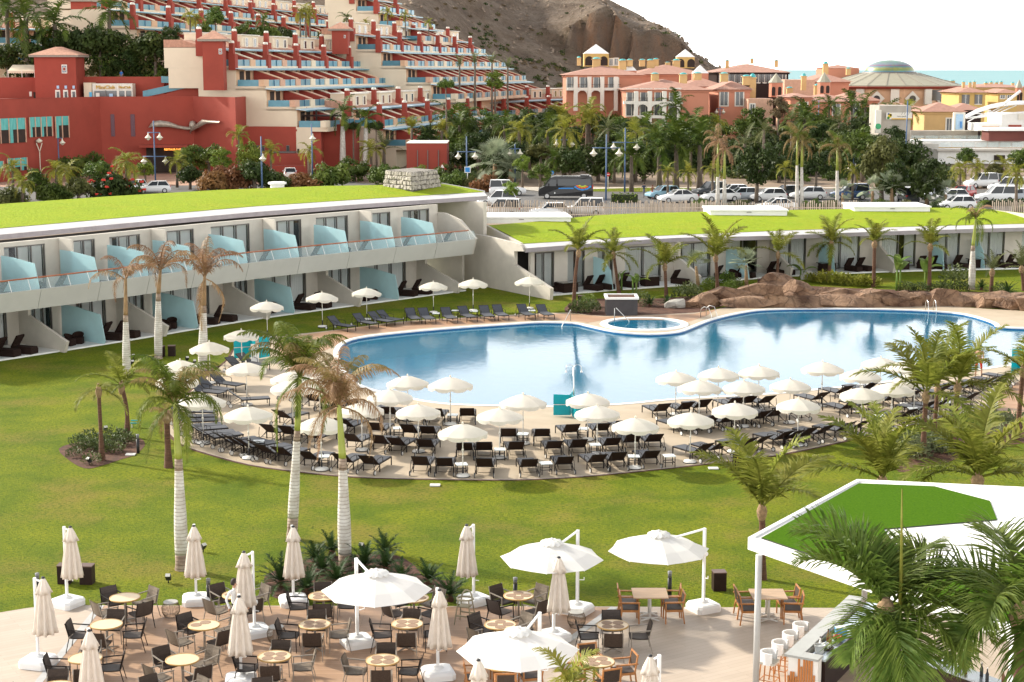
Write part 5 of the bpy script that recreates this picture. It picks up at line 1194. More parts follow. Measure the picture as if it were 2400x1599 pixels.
# ---- banana plants
def ban_mesh():
    mb = MB();mb.smooth = True;n = 10;rows = []
    for i in range(n + 1):
        t = i / n;e = 1.25 - 1.5 * t;w_ = .24 * sin(pi * min(1,.08 + t * .92)) ** .6 if i < n else .02
        c = Vector((.55 * t + .35 * t * t,0,1.05 * t - .62 * t * t)) * 1.45;rows.append([c + Vector((0,-w_,.10 * w_ / .24)),c,c + Vector((0,w_,.10 * w_ / .24))])
    mb.grid(rows);return mb.mesh('banana_leaf',M_banana)
BANM = ban_mesh()
def banana(px,py,label,n=6,sc=1.,h=1.2,seed=0):
    b = P(px,py);rs = random.Random(seed);t = thing('banana_plant',label,'banana plant',b,0,'banana plants');az = rs.uniform(0,6)
    for k in range(2): mb = MB();mb.tube([(k * .25,0,-.05),(k * .25,.05,h)],[.09,.06],7);obj('stem',mb,M_banana,t)
    for i in range(n): o = obj('leaf',BANM,None,t,((i % 2) * .25,0,h * .95),(rs.uniform(-.3,.3),rs.uniform(-.6,.35),az));o.scale = (sc * rs.uniform(.8,1.1),) * 3;az += 2.4
banana(*a7(1110,1145),'small banana plant left of the wicker table',6,.72,.9,1);banana(*a7(975,1100),'banana plant with broad leaves beside the leaning palm',4,.6,.9,2)
banana(*a8(1180,1105),'tall banana plant with torn upright leaves behind the rocks',6,1.15,1.6,3);banana(*a8(1440,1090),'banana plant with a long side leaf under the dark speared palm',5,1.15,1.3,4);banana(*a8(300,980),'young banana plant with one upright yellow leaf behind the boulders',3,.95,.5,5)
# ---- shrubs
def shrub_mesh(n=260,R_=.42,H_=.5,lf=.11,m=None,seed=1,name='shrub_leaves'):
    rs = random.Random(seed);mb = MB()
    for k in range(n):
        a = rs.uniform(0,6.28);u = rs.random() ** .5;p = Vector((R_ * u * cos(a),R_ * u * sin(a),H_ * rs.uniform(.1,1) * sqrt(max(.05,1 - u * u * .8))))
        d = Vector((cos(a) + rs.uniform(-.7,.7),sin(a) + rs.uniform(-.7,.7),rs.uniform(.1,1.3))).normalized();s = d.cross(Vector((rs.uniform(-1,1),rs.uniform(-1,1),1))).normalized() * lf * .28;l = d * lf * rs.uniform(.7,1.3)
        mb.add([p,p + l * .5 - s,p + l,p + l * .5 + s],[(0,1,2,3)])
    return mb.mesh(name,m or M_shrub)
SHM = [shrub_mesh(seed=i) for i in range(3)]
M_shrub2 = leafmat('pale shrub leaf',(.10,.125,.055),(.21,.23,.12),.2);M_fern = leafmat('yellow fern',(.15,.17,.02),(.30,.29,.05),.35)
SHM2 = [shrub_mesh(240,.45,.5,.13,M_shrub2,5),shrub_mesh(240,.4,.55,.13,M_shrub2,6)];SHM3 = [shrub_mesh(200,.5,.7,.2,M_fern,8),shrub_mesh(200,.45,.6,.2,M_fern,9)]
SHM4 = [shrub_mesh(420,.6,1.0,.16,M_shrub,11),shrub_mesh(420,.55,.9,.16,leafmat('fresh shrub leaf',(.07,.12,.02),(.16,.22,.04),.3),12)]
def shrubs(pts,ms,label,group,sc=1.,z=0.):
    for i,(x,y) in enumerate(sorted(pts)):
        b = P(x,y,z);t = thing('shrub',f'{label}, {ORD[i]} from the left','shrub',b,RND.uniform(0,6),group);o = obj('leaves',RND.choice(ms),None,t);s = sc * RND.uniform(.85,1.2);o.scale = (s,s,s)
        mb = MB();mb.tube([(0,0,-.05),(0,0,.25 * s)],.015,4);obj('stem',mb,M_brtrunk,t)
shrubs([r1(x,y) for x,y in [(690,1060),(720,950),(780,990),(830,930),(860,1000),(900,960),(960,1010),(1020,950),(1050,900),(1090,960),(1130,900),(1180,930),(1050,1020),(840,1120)]],SHM,'low dark leafed shrub in the bed of the small coconut palm','low shrubs in the left bed')
shrubs([r4(x,y) for x,y in [(1300,960),(1350,1000),(1290,1040),(1380,1060),(1340,1080),(1470,960),(1540,950),(1580,1010),(1620,1040),(1500,1000)]],SHM2,'grey green shrub at the foot of the tall coconut palms','grey shrubs in the right bed',1.1)
shrubs([r4(x,y) for x,y in [(2140,740),(2170,880),(2250,770),(2330,800)]],SHM2,'spiky pale plant in the bed at the right edge','spiky plants at the right edge',1.2)
shrubs([a8(x,y) for x,y in [(400,1020),(470,1030),(540,1040),(640,1050),(700,1050),(880,1060),(960,1065),(820,1065)]],SHM3,'yellow green fern clump growing over the rocks','fern clumps behind the rocks',1.3)
shrubs([a8(x,y) for x,y in [(1290,1110),(1400,1110),(1560,1110),(1640,1110),(1760,1110),(1260,1105),(2120,1120)]],SHM,'low dark shrub along the back of the rocks','low shrubs behind the rocks',1.4)
shrubs([a7(x,y) for x,y in [(590,1300),(640,1310),(700,1250),(740,1300),(1180,1240),(1540,1170),(1620,1150),(1690,1180),(1800,1100),(1830,1060),(2000,1090),(2060,1080),(1980,1040)]],SHM4,'leafy shrub in the soil bed behind the spa','leafy shrubs behind the spa',.9)
shrubs([a8(1710,1070)],SHM4,'round bushy shrub on the lawn beside the white palm trunk','bushy shrub',1.6)
# ---- brown rock wall
M_rock = bpy.data.materials.new('brown moulded rock');M_rock.use_nodes = True;n_,N,K = shader_nodes(M_rock);bs = n_.nodes['Principled BSDF'];bs.inputs['Roughness'].default_value = .85
ge = N('ShaderNodeNewGeometry');z1 = N('ShaderNodeTexNoise');z1.inputs['Scale'].default_value = .9;z1.inputs['Detail'].default_value = 8;K(ge.outputs['Position'],z1.inputs[0])
r = N('ShaderNodeValToRGB');r.color_ramp.elements[0].position = .3;r.color_ramp.elements[1].position = .72;r.color_ramp.elements[0].color = (.085,.040,.020,1);r.color_ramp.elements[1].color = (.33,.20,.118,1);K(z1.outputs[0],r.inputs[0]);K(r.outputs[0],bs.inputs['Base Color'])
z2 = N('ShaderNodeTexNoise');z2.inputs['Scale'].default_value = 4;z2.inputs['Detail'].default_value = 8;K(ge.outputs['Position'],z2.inputs[0]);bp = N('ShaderNodeBump');bp.inputs['Strength'].default_value = .9;bp.inputs['Distance'].default_value = .2;vz = N('ShaderNodeTexVoronoi');vz.feature = 'DISTANCE_TO_EDGE';vz.inputs['Scale'].default_value = 1.1;va = N('ShaderNodeMix');va.data_type = 'RGBA';va.blend_type = 'ADD';va.inputs[0].default_value = .25;K(ge.outputs['Position'],va.inputs[6]);K(z2.outputs[1],va.inputs[7]);K(va.outputs[2],vz.inputs[0]);vm = N('ShaderNodeMapRange');vm.inputs[2].default_value = .06;K(vz.outputs[0],vm.inputs[0]);vx = N('ShaderNodeMath');vx.operation = 'MULTIPLY';K(vm.outputs[0],vx.inputs[0]);K(z2.outputs[0],vx.inputs[1]);K(vx.outputs[0],bp.inputs['Height']);K(bp.outputs[0],bs.inputs['Normal'])
def boulder(name,c,d,seed,m,parent=None,rz=0.):
    rc = random.Random(seed * 7);cuts = [(Vector((rc.gauss(0,1),rc.gauss(0,1),rc.gauss(.2,.8))).normalized(),rc.uniform(.55,.85)) for _ in range(11)]
    bm = bmesh.new();bmesh.ops.create_icosphere(bm,subdivisions=4,radius=1)
    for v in bm.verts:
        p = v.co.copy();q = Vector((math.copysign(abs(p.x) ** .65,p.x),math.copysign(abs(p.y) ** .65,p.y),math.copysign(abs(p.z) ** .7,p.z)))
        f = 1 + .22 * noise.noise(p * 1.1 + Vector((seed * 3.1,0,0))) + .10 * noise.noise(p * 2.7 + Vector((0,seed * 1.7,0)))
        f += .13 * abs(noise.noise(p * 1.8 + Vector((seed,2,0)))) + .07 * (1 if noise.noise(Vector((p.x * .6,p.y * .6,p.z * 3 + seed))) > 0 else -1)
        for n_,dd in cuts:
            ov_ = (q * f).dot(n_) - dd
            if ov_ > 0: q = q - n_ * (ov_ / f)
        v.co = Vector((q.x * d[0] / 2 * f,q.y * d[1] / 2 * f,q.z * d[2] / 2 * f))
    me = bpy.data.meshes.new(name);bm.to_mesh(me);bm.free();me.materials.append(m)
    for p in me.polygons: p.use_smooth = True
    me.set_sharp_from_angle(angle=radians(24))
    return obj(name,me,None,parent,c,(0,0,rz))
RB0 = P(2000,716);rw = thing('rock_wall','long brown moulded rock wall along the far edge of the pool','rock wall',RB0)
RK = [(1652,722,66,40),(1716,712,100,46),(1778,708,95,60),(1830,706,96,72),(1880,712,90,58),(1925,714,80,52),(1975,716,110,48),(2045,717,105,48),(2105,718,80,38),(2160,717,90,36),(2215,718,90,40),(2270,719,90,36),(2325,722,80,42),(2375,726,75,38),(2430,730,90,46),(1750,722,120,30),(1870,722,150,34),(2000,722,150,30)]
for i,(x,y,wd,h) in enumerate(RK):
    p = P(x,y);s = (y - 163) * .9866 / 16;boulder('boulder',p - RB0 + Vector((0,.5,h / s * .30)),(wd / s * 1.5,1.9,h / s * (1.35 if i > 6 else 1.2)),i + 1,M_rock,rw,RND.uniform(-.2,.2))
p = P(1583,722);o = boulder('pale_boulder',p + Vector((0,0,.3)),(1.4,1.,.9),40,mat('pale grey boulder',(.36,.34,.30),.9,.25,2.,bump=.5));tag(o,'pale grey boulder in the soil between the spa and the rock wall','boulder')
p = P(1895,655);o = boulder('grey_boulder',p + Vector((0,0,.35)),(1.2,1.,1.0),41,MATS['pale grey boulder']);tag(o,'grey boulder behind the highest part of the rock wall','boulder')
# ================================================================ BAR PAVILION
M_turf2 = mat('artificial turf',(.036,.095,.003),.95,.18,14.,coord='World',bump=.3,spec=.03,col2=(.065,.140,.005))
bar = thing('bar_pavilion','white bar pavilion with an angular green turf patch on its flat roof','pavilion',(8.5,42,0))
def bobj(name,mb,m): o = obj(name,mb,m);o.parent = bar;o.matrix_parent_inverse = Matrix.Translation((-8.5,-42,0));return o
zt,zb = 4.05,3.78
A_,B_,C_,D_ = P(1753,1264,zt),P(2008,1127,zt),P(2560,1153,zt),P(2560,1556,zt)
E_ = P(2374,1478,zt);D_ = A_ + (E_ - A_) * 1.35
roofp = [A_,D_,Vector((C_.x + 3,D_.y + 2,zt)),C_,B_]
m = MB();m.prism(ccw(roofp),zb,zt);bobj('roof',m,M_white)
m = MB();n = 5;ins = offset_loop(ccw(roofp),-.14);out = ccw(roofp)
for i in range(n):
    a,b,c,d = out[i],out[(i + 1) % n],ins[(i + 1) % n],ins[i]
    m.add([(a.x,a.y,zt + .002),(b.x,b.y,zt + .002),(b.x,b.y,zt + .05),(a.x,a.y,zt + .05),(d.x,d.y,zt + .05),(c.x,c.y,zt + .05),(d.x,d.y,zt + .002),(c.x,c.y,zt + .002)],[(0,1,2,3),(3,2,5,4),(4,5,7,6)])
bobj('roof_rim',m,M_gwhite)
i1 = A_ + (B_ - A_) * .02;dA = (D_ - A_).normalized();nA = Vector((-dA.y,dA.x,0))
tp = [P(1784,1262,zt + .012),P(2013,1134,zt + .012),P(2190,1141,zt + .012),P(2320,1175,zt + .012),P(2337,1219,zt + .012),P(2071,1241,zt + .012),P(2124,1322,zt + .012),P(2460,1353,zt + .012),A_ + dA * 11 + nA * .35 + Vector((0,0,.012)),A_ + dA * .3 + nA * .32 + Vector((0,0,.012))]
f_ = fill([ccw(tp)],zt + .03);bobj('turf_patch',f_,M_turf2)
m = MB();lp = ccw(tp)
for i in range(len(lp)): a,b = lp[i],lp[(i + 1) % len(lp)];m.quad((a.x,a.y,zt + .001),(b.x,b.y,zt + .001),(b.x,b.y,zt + .03),(a.x,a.y,zt + .03))
bobj('turf_edge',m,M_black)
for x,y,r in ((1779,1300,.085),(2378,1500,.1),(2035,1150,.085),(2520,1180,.085)):
    q = P(x,y,zb);m = MB();m.tube([(q.x,q.y,.03),(q.x,q.y,zb)],r,14);bobj('post',m,M_gwhite if r > .09 else mat('light steel post',(.40,.40,.39),.35,.03))
# counter
k0,k1,k2 = P(1839,1534,1.1),P(1905,1560.5,1.1),P(1940,1442,1.1)
dl = (k2 - k0);dl.z = 0;Ln = dl.length;dl.normalize();dr = Vector((dl.y,-dl.x,0));Wd = (k1 - k0).dot(dr);Ln = 5.5
ct = thing('bar_counter','pale grey topped bar counter clad with orange timber slats','bar counter',Vector((k0.x,k0.y,.03)),atan2(dr.y,dr.x))
M_ctop = mat('pale grey counter top',(.33,.34,.33),.3,.05,3.);M_steelblue = mat('steel worktop',(.45,.52,.60),.25,.1,2.,metal=.6)
m = MB();m.box((.2,Ln / 2,1.05),(.42,Ln,.06));m.box((Wd / 2 + .205,.20,1.05),(Wd - .42,.40,.06));obj('counter_top',m,M_ctop,ct)
m = MB();m.box((.22,Ln / 2 + .05,.51),(.3,Ln - .1,1.02));m.box((Wd / 2 + .18,.22,.51),(Wd - .42,.3,1.02));obj('body',m,M_white,ct)
m = MB();m.box((Wd - .16,Ln / 2 + .2,.93),(.45,Ln - .4,.05));obj('worktop',m,M_steelblue,ct)
m = MB();m.box((Wd - .16,Ln / 2 + .2,.45),(.42,Ln - .5,.9));obj('worktop_body',m,M_rust,ct)
rs = random.Random(5);M_slat = mat('orange timber slat',(.45,.17,.045),.5,.25,5.,stretch=(1,1,.2))
for k in range(11):
    x = .1 + k * (Wd - .15) / 11;h = rs.choice([1.0,1.0,.62,.8,.5]);m = MB();m.box((0,0,h / 2),(.05,.03,h));obj('slat',m,M_slat,ct,(x,.055,0))
for k in range(40):
    h = rs.choice([1.0,1.0,.62,.8,.5]);m = MB();m.box((0,0,h / 2),(.03,.05,h));obj('slat',m,M_slat,ct,(.055,.2 + k * .13,0))
def on_ct(name,label,cat,x,y,z,build):
    q = ct.matrix_basis @ Vector((x,y,z)) if False else Matrix.Translation(ct.location) @ Matrix.Rotation(ct.rotation_euler.z,4,'Z') @ Vector((x,y,z));t = thing(name,label,cat,q);build(t)
def bucket(t): m = MB();m.lathe([(.11,0),(.14,.22),(.145,.22),(.13,.2)],14,capt=False);obj('body',m,mat('clear plastic',(.55,.57,.57),.2,.05),t);m = MB();m.lathe([(.125,.17),(.01,.175)],12);obj('ice',m,M_tabletop,t)
on_ct('ice_bucket','translucent ice bucket on the steel worktop of the bar','bucket',Wd - .25,.85,.96,bucket)
def tray(t):
    m = MB();m.lathe([(.19,0),(.21,.03),(.2,.035)],16);obj('tray',m,M_rust,t)
    for k in range(6): m = MB();m.lathe([(.03,0),(.04,.09)],8,(.1 * cos(k),.1 * sin(k),.03));obj('glass',m,MATS['clear plastic'],t)
on_ct('glass_tray','round brown tray crowded with small glasses on the bar','tray',Wd - .2,1.25,.96,tray)
for k,yy in enumerate((1.05,1.6,1.72)):
    def bott(t): m = MB();m.lathe([(.045,0),(.045,.2),(.018,.27),(.018,.34)],10);obj('glass',m,M_white if k == 0 else mat('amber glass',(.15,.06,.02),.2,.1),t);m = MB();m.lathe([(.02,.34),(.02,.37)],8);obj('cap',m,M_black,t)
    on_ct('bottle',['white bottle between the ice bucket and the glass tray','amber bottle before the bowl of red fruit','second amber bottle beside the bowl of red fruit'][k],'bottle',Wd - .3 + .1 * (k % 2),yy,.96,bott)
def fruit(t):
    m = MB();m.lathe([(.08,0),(.2,.1),(.19,.1)],16,capt=False);obj('bowl',m,M_rust,t);Mr = mat('red apple skin',(.45,.03,.015),.35,.3,5.)
    for k in range(7): a = k * 2.4;m = MB();m.lathe([(.001,-.055),(.05,-.02),(.05,.02),(.001,.05)],8,(.09 * cos(a) * (k > 0),.09 * sin(a) * (k > 0),.12));obj('apple',m,Mr,t)
on_ct('fruit_bowl','bowl heaped with red apples on the bar worktop','bowl',Wd - .1,1.95,.96,fruit)
def cart(t): m = MB();m.box((0,0,.1),(.3,.22,.2));obj('body',m,mat('blue carton',(.08,.30,.55),.5,.1),t);m = MB();m.box((0,0,.203),(.31,.23,.01));obj('lid',m,M_tabletop,t)
on_ct('carton','light blue drinks carton behind the red apples','carton',Wd - .2,2.5,.96,cart)
def b_bstool():
    t = thing('bar_stool','x','bar stool')
    m = MB();m.box((0,0,.735),(.42,.42,.06));obj('seat',m,mat('stool cushion',(.50,.47,.41),.9,.05),t)
    m = MB();m.smooth = True;aa = [radians(-125 + 250 * i / 14) for i in range(15)]
    f = lambda r,z: [Vector((-r * cos(a),r * sin(a),z)) for a in aa];m.grid([f(.235,.70),f(.25,1.02)]);m.grid([f(.21,1.02),f(.20,.70)]);m.grid([f(.25,1.02),f(.21,1.02)]);obj('backrest',m,M_gwhite,t)
    for x in (-1,1):
        for y in (-1,1): m = MB();m.tube([(x * .23,y * .23,0),(x * .17,y * .17,.70)],.02,4);obj('leg',m,M_slat,t)
    m = MB();q = [(-.2,-.2),(.2,-.2),(.2,.2),(-.2,.2),(-.2,-.2)];m.tube([(x,y,.27) for x,y in q],.014,4);obj('foot_rail',m,M_slat,t);return t
bst = Proto(b_bstool)
for i,(x,y) in enumerate([(1825,1556),(1851,1533),(1875,1511),(1899,1490)]):
    q = P(x,y,.75) - dr * .25;q.z = .03;bst(q,atan2(dr.y,dr.x),f'white tub bar stool on orange legs, {ORD[i]} from the near end of the counter','bar stools')
q = P(2300,1590,1.0);t = thing('back_bar','dark back bar shelf with bottles and dishes at the lower right','bar shelf',Vector((q.x,q.y,.03)),-.95)
m = MB();m.box((0,0,.95),(3.2,.6,.05));obj('shelf_top',m,M_steelblue,t);m = MB();m.box((0,0,.46),(3.1,.5,.92));obj('body',m,M_rust,t)
for i in range(9):
    x = -1.4 + i * .33
    o = thing('bottle',f'dark bottle on the back bar shelf, {ORD[i]} along it','bottle',Matrix.Translation(t.location) @ Matrix.Rotation(-.95,4,'Z') @ Vector((x,.1 * (-1) ** i,.98)),0,'bottles on the back bar')
    m = MB();m.lathe([(.045,0),(.045,.2),(.018,.27),(.018,.34)],8);obj('glass',m,M_black if i % 3 else MATS['amber glass'],o);m = MB();m.lathe([(.02,.34),(.02,.37)],6);obj('cap',m,M_gwhite,o)
# ================================================================ THE TOWN BEHIND
M_cream = mat('cream render',(.66,.56,.42),.85,.06,.3,coord='World')
M_red = mat('brick red render',(.285,.050,.032),.85,.10,.35,coord='World')
M_red2 = mat('dark red partition',(.27,.040,.028),.85,.10,1.)
M_salmon = mat('salmon tile',(.54,.32,.22),.8,.12,2.)
M_orange = mat('apricot render',(.60,.38,.24),.85,.1,.5)
M_rail = mat('blue balcony glass',(.085,.235,.30),.3,.12,1.,rnd=.2)
M_railm = mat('blue steel',(.05,.13,.22),.5,.1)
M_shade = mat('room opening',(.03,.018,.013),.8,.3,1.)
M_awn = mat('white blue awning',(.50,.62,.68),.8,.15,2.)
M_pink = mat('coral render',(.52,.215,.135),.85,.07,.3,coord='World')
M_pinkr = mat('pink roof tiles',(.36,.195,.145),.85,.14,1.5,coord='World',bump=.5,bscale=4)
M_ochre = mat('ochre render',(.55,.36,.16),.85,.08,.4)
M_yellow = mat('yellow render',(.55,.37,.13),.85,.08,.3)
M_tealcap = mat('teal glazed cap',(.06,.36,.36),.4,.1)
M_pane = mat('far window glass',(.05,.055,.06),.15,.1,1.,spec=.8)
M_trim = mat('white trim',(.70,.66,.58),.7,.05)
M_greyroof = mat('grey green metal roof',(.30,.28,.21),.6,.08,1.,coord='World')
M_terra = mat('terracotta tiles',(.44,.235,.16),.85,.2,2.5,bump=.4)
class Sh:
    pass
def shared(name,mb,m):
    return mb.mesh(name,m)
W13,FL,SB = 13.3,2.9,4.6
def bx(*a): m = MB();m.box(*a);return m
S_part = MB();S_part.add([(x,y,z) for x in (-.16,.16) for y,z in ((-.1 + .3,0),(4.4,0),(4.4,2.35),(.2,.98))],[(0,1,2,3),(7,6,5,4),(0,3,7,4),(3,2,6,7),(2,1,5,6)]);S_part = shared('partition',S_part,M_red2)
def capm(m_): q = MB();q.add([(x,y,z) for x in (-.15,.85) for y,z in ((.18,.99),(4.4,2.37),(4.4,2.48),(.18,1.10))],[(0,3,2,1),(4,5,6,7),(3,7,6,2),(0,4,7,3),(1,0,4,5)]);return shared('partition_cap',q,m_)
S_caps = [capm(M_salmon),capm(M_cream),capm(M_orange)]
S_rail = bx((0,0,.45),(4.55,.06,.92)).mesh('railing',M_rail)
S_railend = bx((0,2.1,.45),(.06,4.2,.92)).mesh('railing',M_rail)
S_piers = [bx((0,.35,.48),(2.0,.8,.97)).mesh('pier',q) for q in (M_cream,M_orange,M_salmon)]
S_chim = MB();S_chim.box((0,.3,.55),(1.1,1.0,2.3));S_chim.box((0,.45,2.45),(.74,.7,1.6),taper=.94);S_chim = S_chim.mesh('chimney',M_red)
S_ccap = MB();S_ccap.lathe([(.36,3.2),(.40,3.32),(.37,3.52),(.25,3.58)],8,(0,.45,0));S_ccap = S_ccap.mesh('chimney_cap',M_trim)
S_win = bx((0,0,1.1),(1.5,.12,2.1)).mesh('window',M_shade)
S_winf = bx((0,0,.75),(1.15,.16,1.45)).mesh('window',M_trim);S_winp = bx((0,-.09,.75),(.8,.04,1.2)).mesh('pane',M_pane)
S_rpost = bx((0,-.03,.47),(.07,.1,.96)).mesh('rail_post',M_railm)
S_umbr = None
def o2(name,me,parent,loc): o = bpy.data.objects.new(name,me);COL.objects.link(o);o.parent = parent;o.location = loc;return o
def terraces(label,px,py,Y,N,rows,d=(.22,.97),dorm=True,low=2.,unit=W13,first=0):
    p0 = PD(px,py,Y);rz = atan2(d[1],d[0]);t = thing('terraced_apartments',label,'apartments',p0,rz,'terraced apartment blocks')
    Lt = N * unit
    for k in range(rows):
        y0,fz = -SB * k,-.95 - FL * k
        m = MB();m.box((Lt / 2,y0 + 2.3,fz - .3),(Lt,4.6,.6));o2('terrace_slab',m.mesh('terrace_slab',M_cream),t,(0,0,0))
        m = MB();m.box((Lt / 2,y0 + 4.6 + (5.2 if k else 3.2),fz + 1.15),(Lt,10.4 if k else 6.4,FL - .01));o2('wall',m.mesh('wall',M_cream),t,(0,0,0))
        m = MB();m.box((Lt / 2,y0 + 4.57,fz + 1.3),(Lt - .6,.08,2.3));o2('recess',m.mesh('recess',M_orange),t,(0,0,0))
        m = MB();m.slab([(0,y0 + 4.6,fz + 2.62),(0,y0 + 3.0,fz + 2.42),(0,y0 + 3.0,fz + 2.34),(0,y0 + 4.6,fz + 2.52)],(-.4,0,0),(Lt,0,0));o2('awning',m.mesh('awning',M_awn),t,(0,0,0))
        m = MB();m.slab([(0,y0 + 2.99,fz + 2.46),(0,y0 + 2.95,fz + 2.46),(0,y0 + 2.95,fz + 2.26),(0,y0 + 2.99,fz + 2.26)],(-.4,0,0),(Lt,0,0));o2('awning_edge',m.mesh('awning_edge',MATS['blue balcony glass']),t,(0,0,0))
        o2('railing',S_railend,t,(.05,y0 + .1,fz))
        for u in range(N):
            x = u * unit
            for h in (0,1):
                xm = x + h * unit / 2
                if u + h > 0: o2('partition',S_part,t,(xm,y0,fz));o2('partition_cap',S_caps[(u + h + k) % 3],t,(xm,y0,fz))
                o2('railing',S_rail,t,(xm + unit / 4,y0 + .06,fz));o2('window',S_win,t,(xm + unit * .16,y0 + 4.50,fz));o2('window',S_win,t,(xm + unit * .34,y0 + 4.50,fz));o2('rail_post',S_rpost,t,(xm + unit * .25,y0,fz))
                if h == 0 and k < 1 and u > 0 or (k == 0 and h == 0): c = o2('chimney',S_chim,t,(xm,y0,fz));o2('chimney_cap',S_ccap,c,(0,0,0))
                else: o2('pier',S_piers[(u + h + k) % 3],t,(xm + .1,y0 - .02,fz))
    m = MB();m.box((Lt / 2,-SB * (rows - 1) + 6.5,-.95 - FL * (rows - 1) - 5.6),(Lt,8,10));o2('base_wall',m.mesh('base_wall',M_cream),t,(0,0,0))
    if dorm:
        fz = -.95 + FL - .3
        m = MB();m.slab([(0,4.7,fz + .05),(0,8.2,fz + 1.15),(0,11,fz + 1.15),(0,11,fz + .05)],(0,0,0),(Lt,0,0));o2('roof',m.mesh('roof',M_terra),t,(0,0,0))
        for u in range(N):
            x = u * unit + unit * .52;m = MB();m.box((x,7.5,fz + 1.05),(unit * .52,3.6,2.1));dm = o2('dormer',m.mesh('dormer',M_cream),t,(0,0,0))
            m = MB();m.box((x,7.4,fz + 2.17),(unit * .52 + .3,4.0,.14));o2('dormer_roof',m.mesh('dormer_roof',M_trim),dm,(0,0,0))
            for q in (-.13,.13): w_ = o2('window',S_winf,t,(x + q * unit,5.66,fz + .3));o2('pane',S_winp,w_,(.16,0,0))
            c = o2('chimney',S_chim,t,(u * unit,5.0,fz - .6));o2('chimney_cap',S_ccap,c,(0,0,0))
    return t
terraces('long terraced apartment block with red chimneys in the middle of the hillside',551,139,240,6,4)
terraces('upper terraced apartment block behind, nearest the bare mountain',892,103,296,6,4)
terraces('lower terraced apartment block behind the two tall palms',896,281,248,5,2)
terraces('far terraced apartment block reaching to the coral hotel',1128,262,318,6,2,d=(.42,.9),unit=11)
terraces('top left terraced apartment block cut by the upper picture edge',318,46,262,9,3,dorm=False)
terraces('highest terraced apartment row above, cut by the upper picture edge',250,2,285,10,1,dorm=True)
terraces('short terraced apartment block at the top beside the mountain',886,14,330,2,3,dorm=True)
terraces('terraced apartment row half hidden by dark palms at far left',-120,86,275,3,2,d=(.75,.66),dorm=True)
def hiproof(mb,x0,x1,y0,y1,z0,z1,ov=.6):
    x0 -= ov;x1 += ov;y0 -= ov;y1 += ov;w_,dp = x1 - x0,y1 - y0;cx,cy = (x0 + x1) / 2,(y0 + y1) / 2
    if w_ >= dp: a,b = Vector((x0 + dp / 2,cy,z1)),Vector((x1 - dp / 2,cy,z1))
    else: a,b = Vector((cx,y0 + w_ / 2,z1)),Vector((cx,y1 - w_ / 2,z1))
    c = [(x0,y0,z0),(x1,y0,z0),(x1,y1,z0),(x0,y1,z0)]
    if w_ >= dp: mb.add(c + [a,b],[(0,1,5,4),(1,2,5),(2,3,4,5),(3,0,4),(3,2,1,0)])
    else: mb.add(c + [a,b],[(0,1,4),(1,2,5,4),(2,3,5),(3,0,4,5),(3,2,1,0)])
def emblem(parent,px,py,Y,s=1.1):
    p = PD(px,py,Y) - parent.location;h = s * 1.6
    m = MB();m.rbox((0,0,0),(s,h,.1),.05,M=Matrix.Translation(p) @ Matrix.Rotation(pi / 2,4,'X'));e = obj('emblem',m,M_trim,parent)
    for sc,mm,dz in ((.74,M_railm,.12),(.52,M_trim,.14),(.36,M_red,.16)): m = MB();m.box((0,0,0),(s * sc,.02,h * sc),M=Matrix.Translation(p + Vector((0,-dz,0))));obj('emblem_ring',m,mm,e)
def tower(label,pxl,pxr,pyt,pyb,Y,roof=True,em=None,dp=None):
    a,b = PD(pxl,pyb,Y),PD(pxr,pyb,Y);zt_ = PD(pxl,pyt,Y).z;w_ = b.x - a.x;dp = dp or w_;base = Vector(((a.x + b.x) / 2,Y,min(a.z,zt_ - 4)))
    t = thing('red_tower',label,'tower',base,0,'red stair towers');h = zt_ - base.z
    m = MB();m.box((0,dp / 2,h / 2),(w_,dp,h));obj('wall',m,M_red,t)
    if roof:
        m = MB();m.box((0,dp / 2,h + .15),(w_ + 1.2,dp + 1.2,.3));obj('eave',m,mat('grey eave',(.28,.24,.2),.8,.1) if 'grey eave' not in MATS else MATS['grey eave'],t)
        m = MB();hiproof(m,-w_ / 2,w_ / 2,0,dp,h + .3,h + 1.5,.7);obj('roof',m,M_terra,t)
    if em: emblem(t,em[0],em[1],Y - .02,em[2])
    return t
tower('broad red tower with a tiled roof and a square emblem above the lift doors',84,181,134,235,243,em=(151,162,.8),dp=5)
tower('tall slim red tower with a small emblem beside the cream apartments',477,525,97,212,236.5,em=(516.5,121,.5),dp=2.6)
tower('tall red tower cut by the upper picture edge',168,215,4,70,275,dp=4)
tower('small red tower with a tiled roof on the terraced hillside',778,815,72,100,290,em=(808,86,.35),dp=4)
# ---- red hotel building
RH = thing('red_hotel','large brick red building with teal curtained windows and a silver bird sculpture','building',PD(237,410,236))
def rpt(px,Y): q = PD(px,300,Y);return Vector((q.x,q.y,0))
plan = [rpt(-60,215),rpt(237,238),rpt(454,241),rpt(553,233),rpt(579,240),rpt(579,262),rpt(-60,262)]
def wallz(px,py,i):
    a,b = plan[i],plan[i + 1];n_ = Vector(((b - a).y,-(b - a).x,0));r_ = ray(px,py);t_ = (a - Vector((0,0,EYE))).dot(n_) / r_.dot(n_);return Vector((0,0,EYE)) + r_ * t_,n_.normalized(),(b - a).normalized()
def robj(name,mb,m,parent=RH):
    o = obj(name,mb,m,parent)
    if parent is RH: o.matrix_parent_inverse = Matrix.Translation(-RH.location)
    return o
ztop = [wallz(0,238,0)[0].z,wallz(237,231,1)[0].z,wallz(454,228,1)[0].z,wallz(553,226,2)[0].z]
zz = 11.8
m = MB();m.prism(plan,-2,zz);robj('wall',m,M_red)
m = MB();ins = offset_loop(plan,-.5)
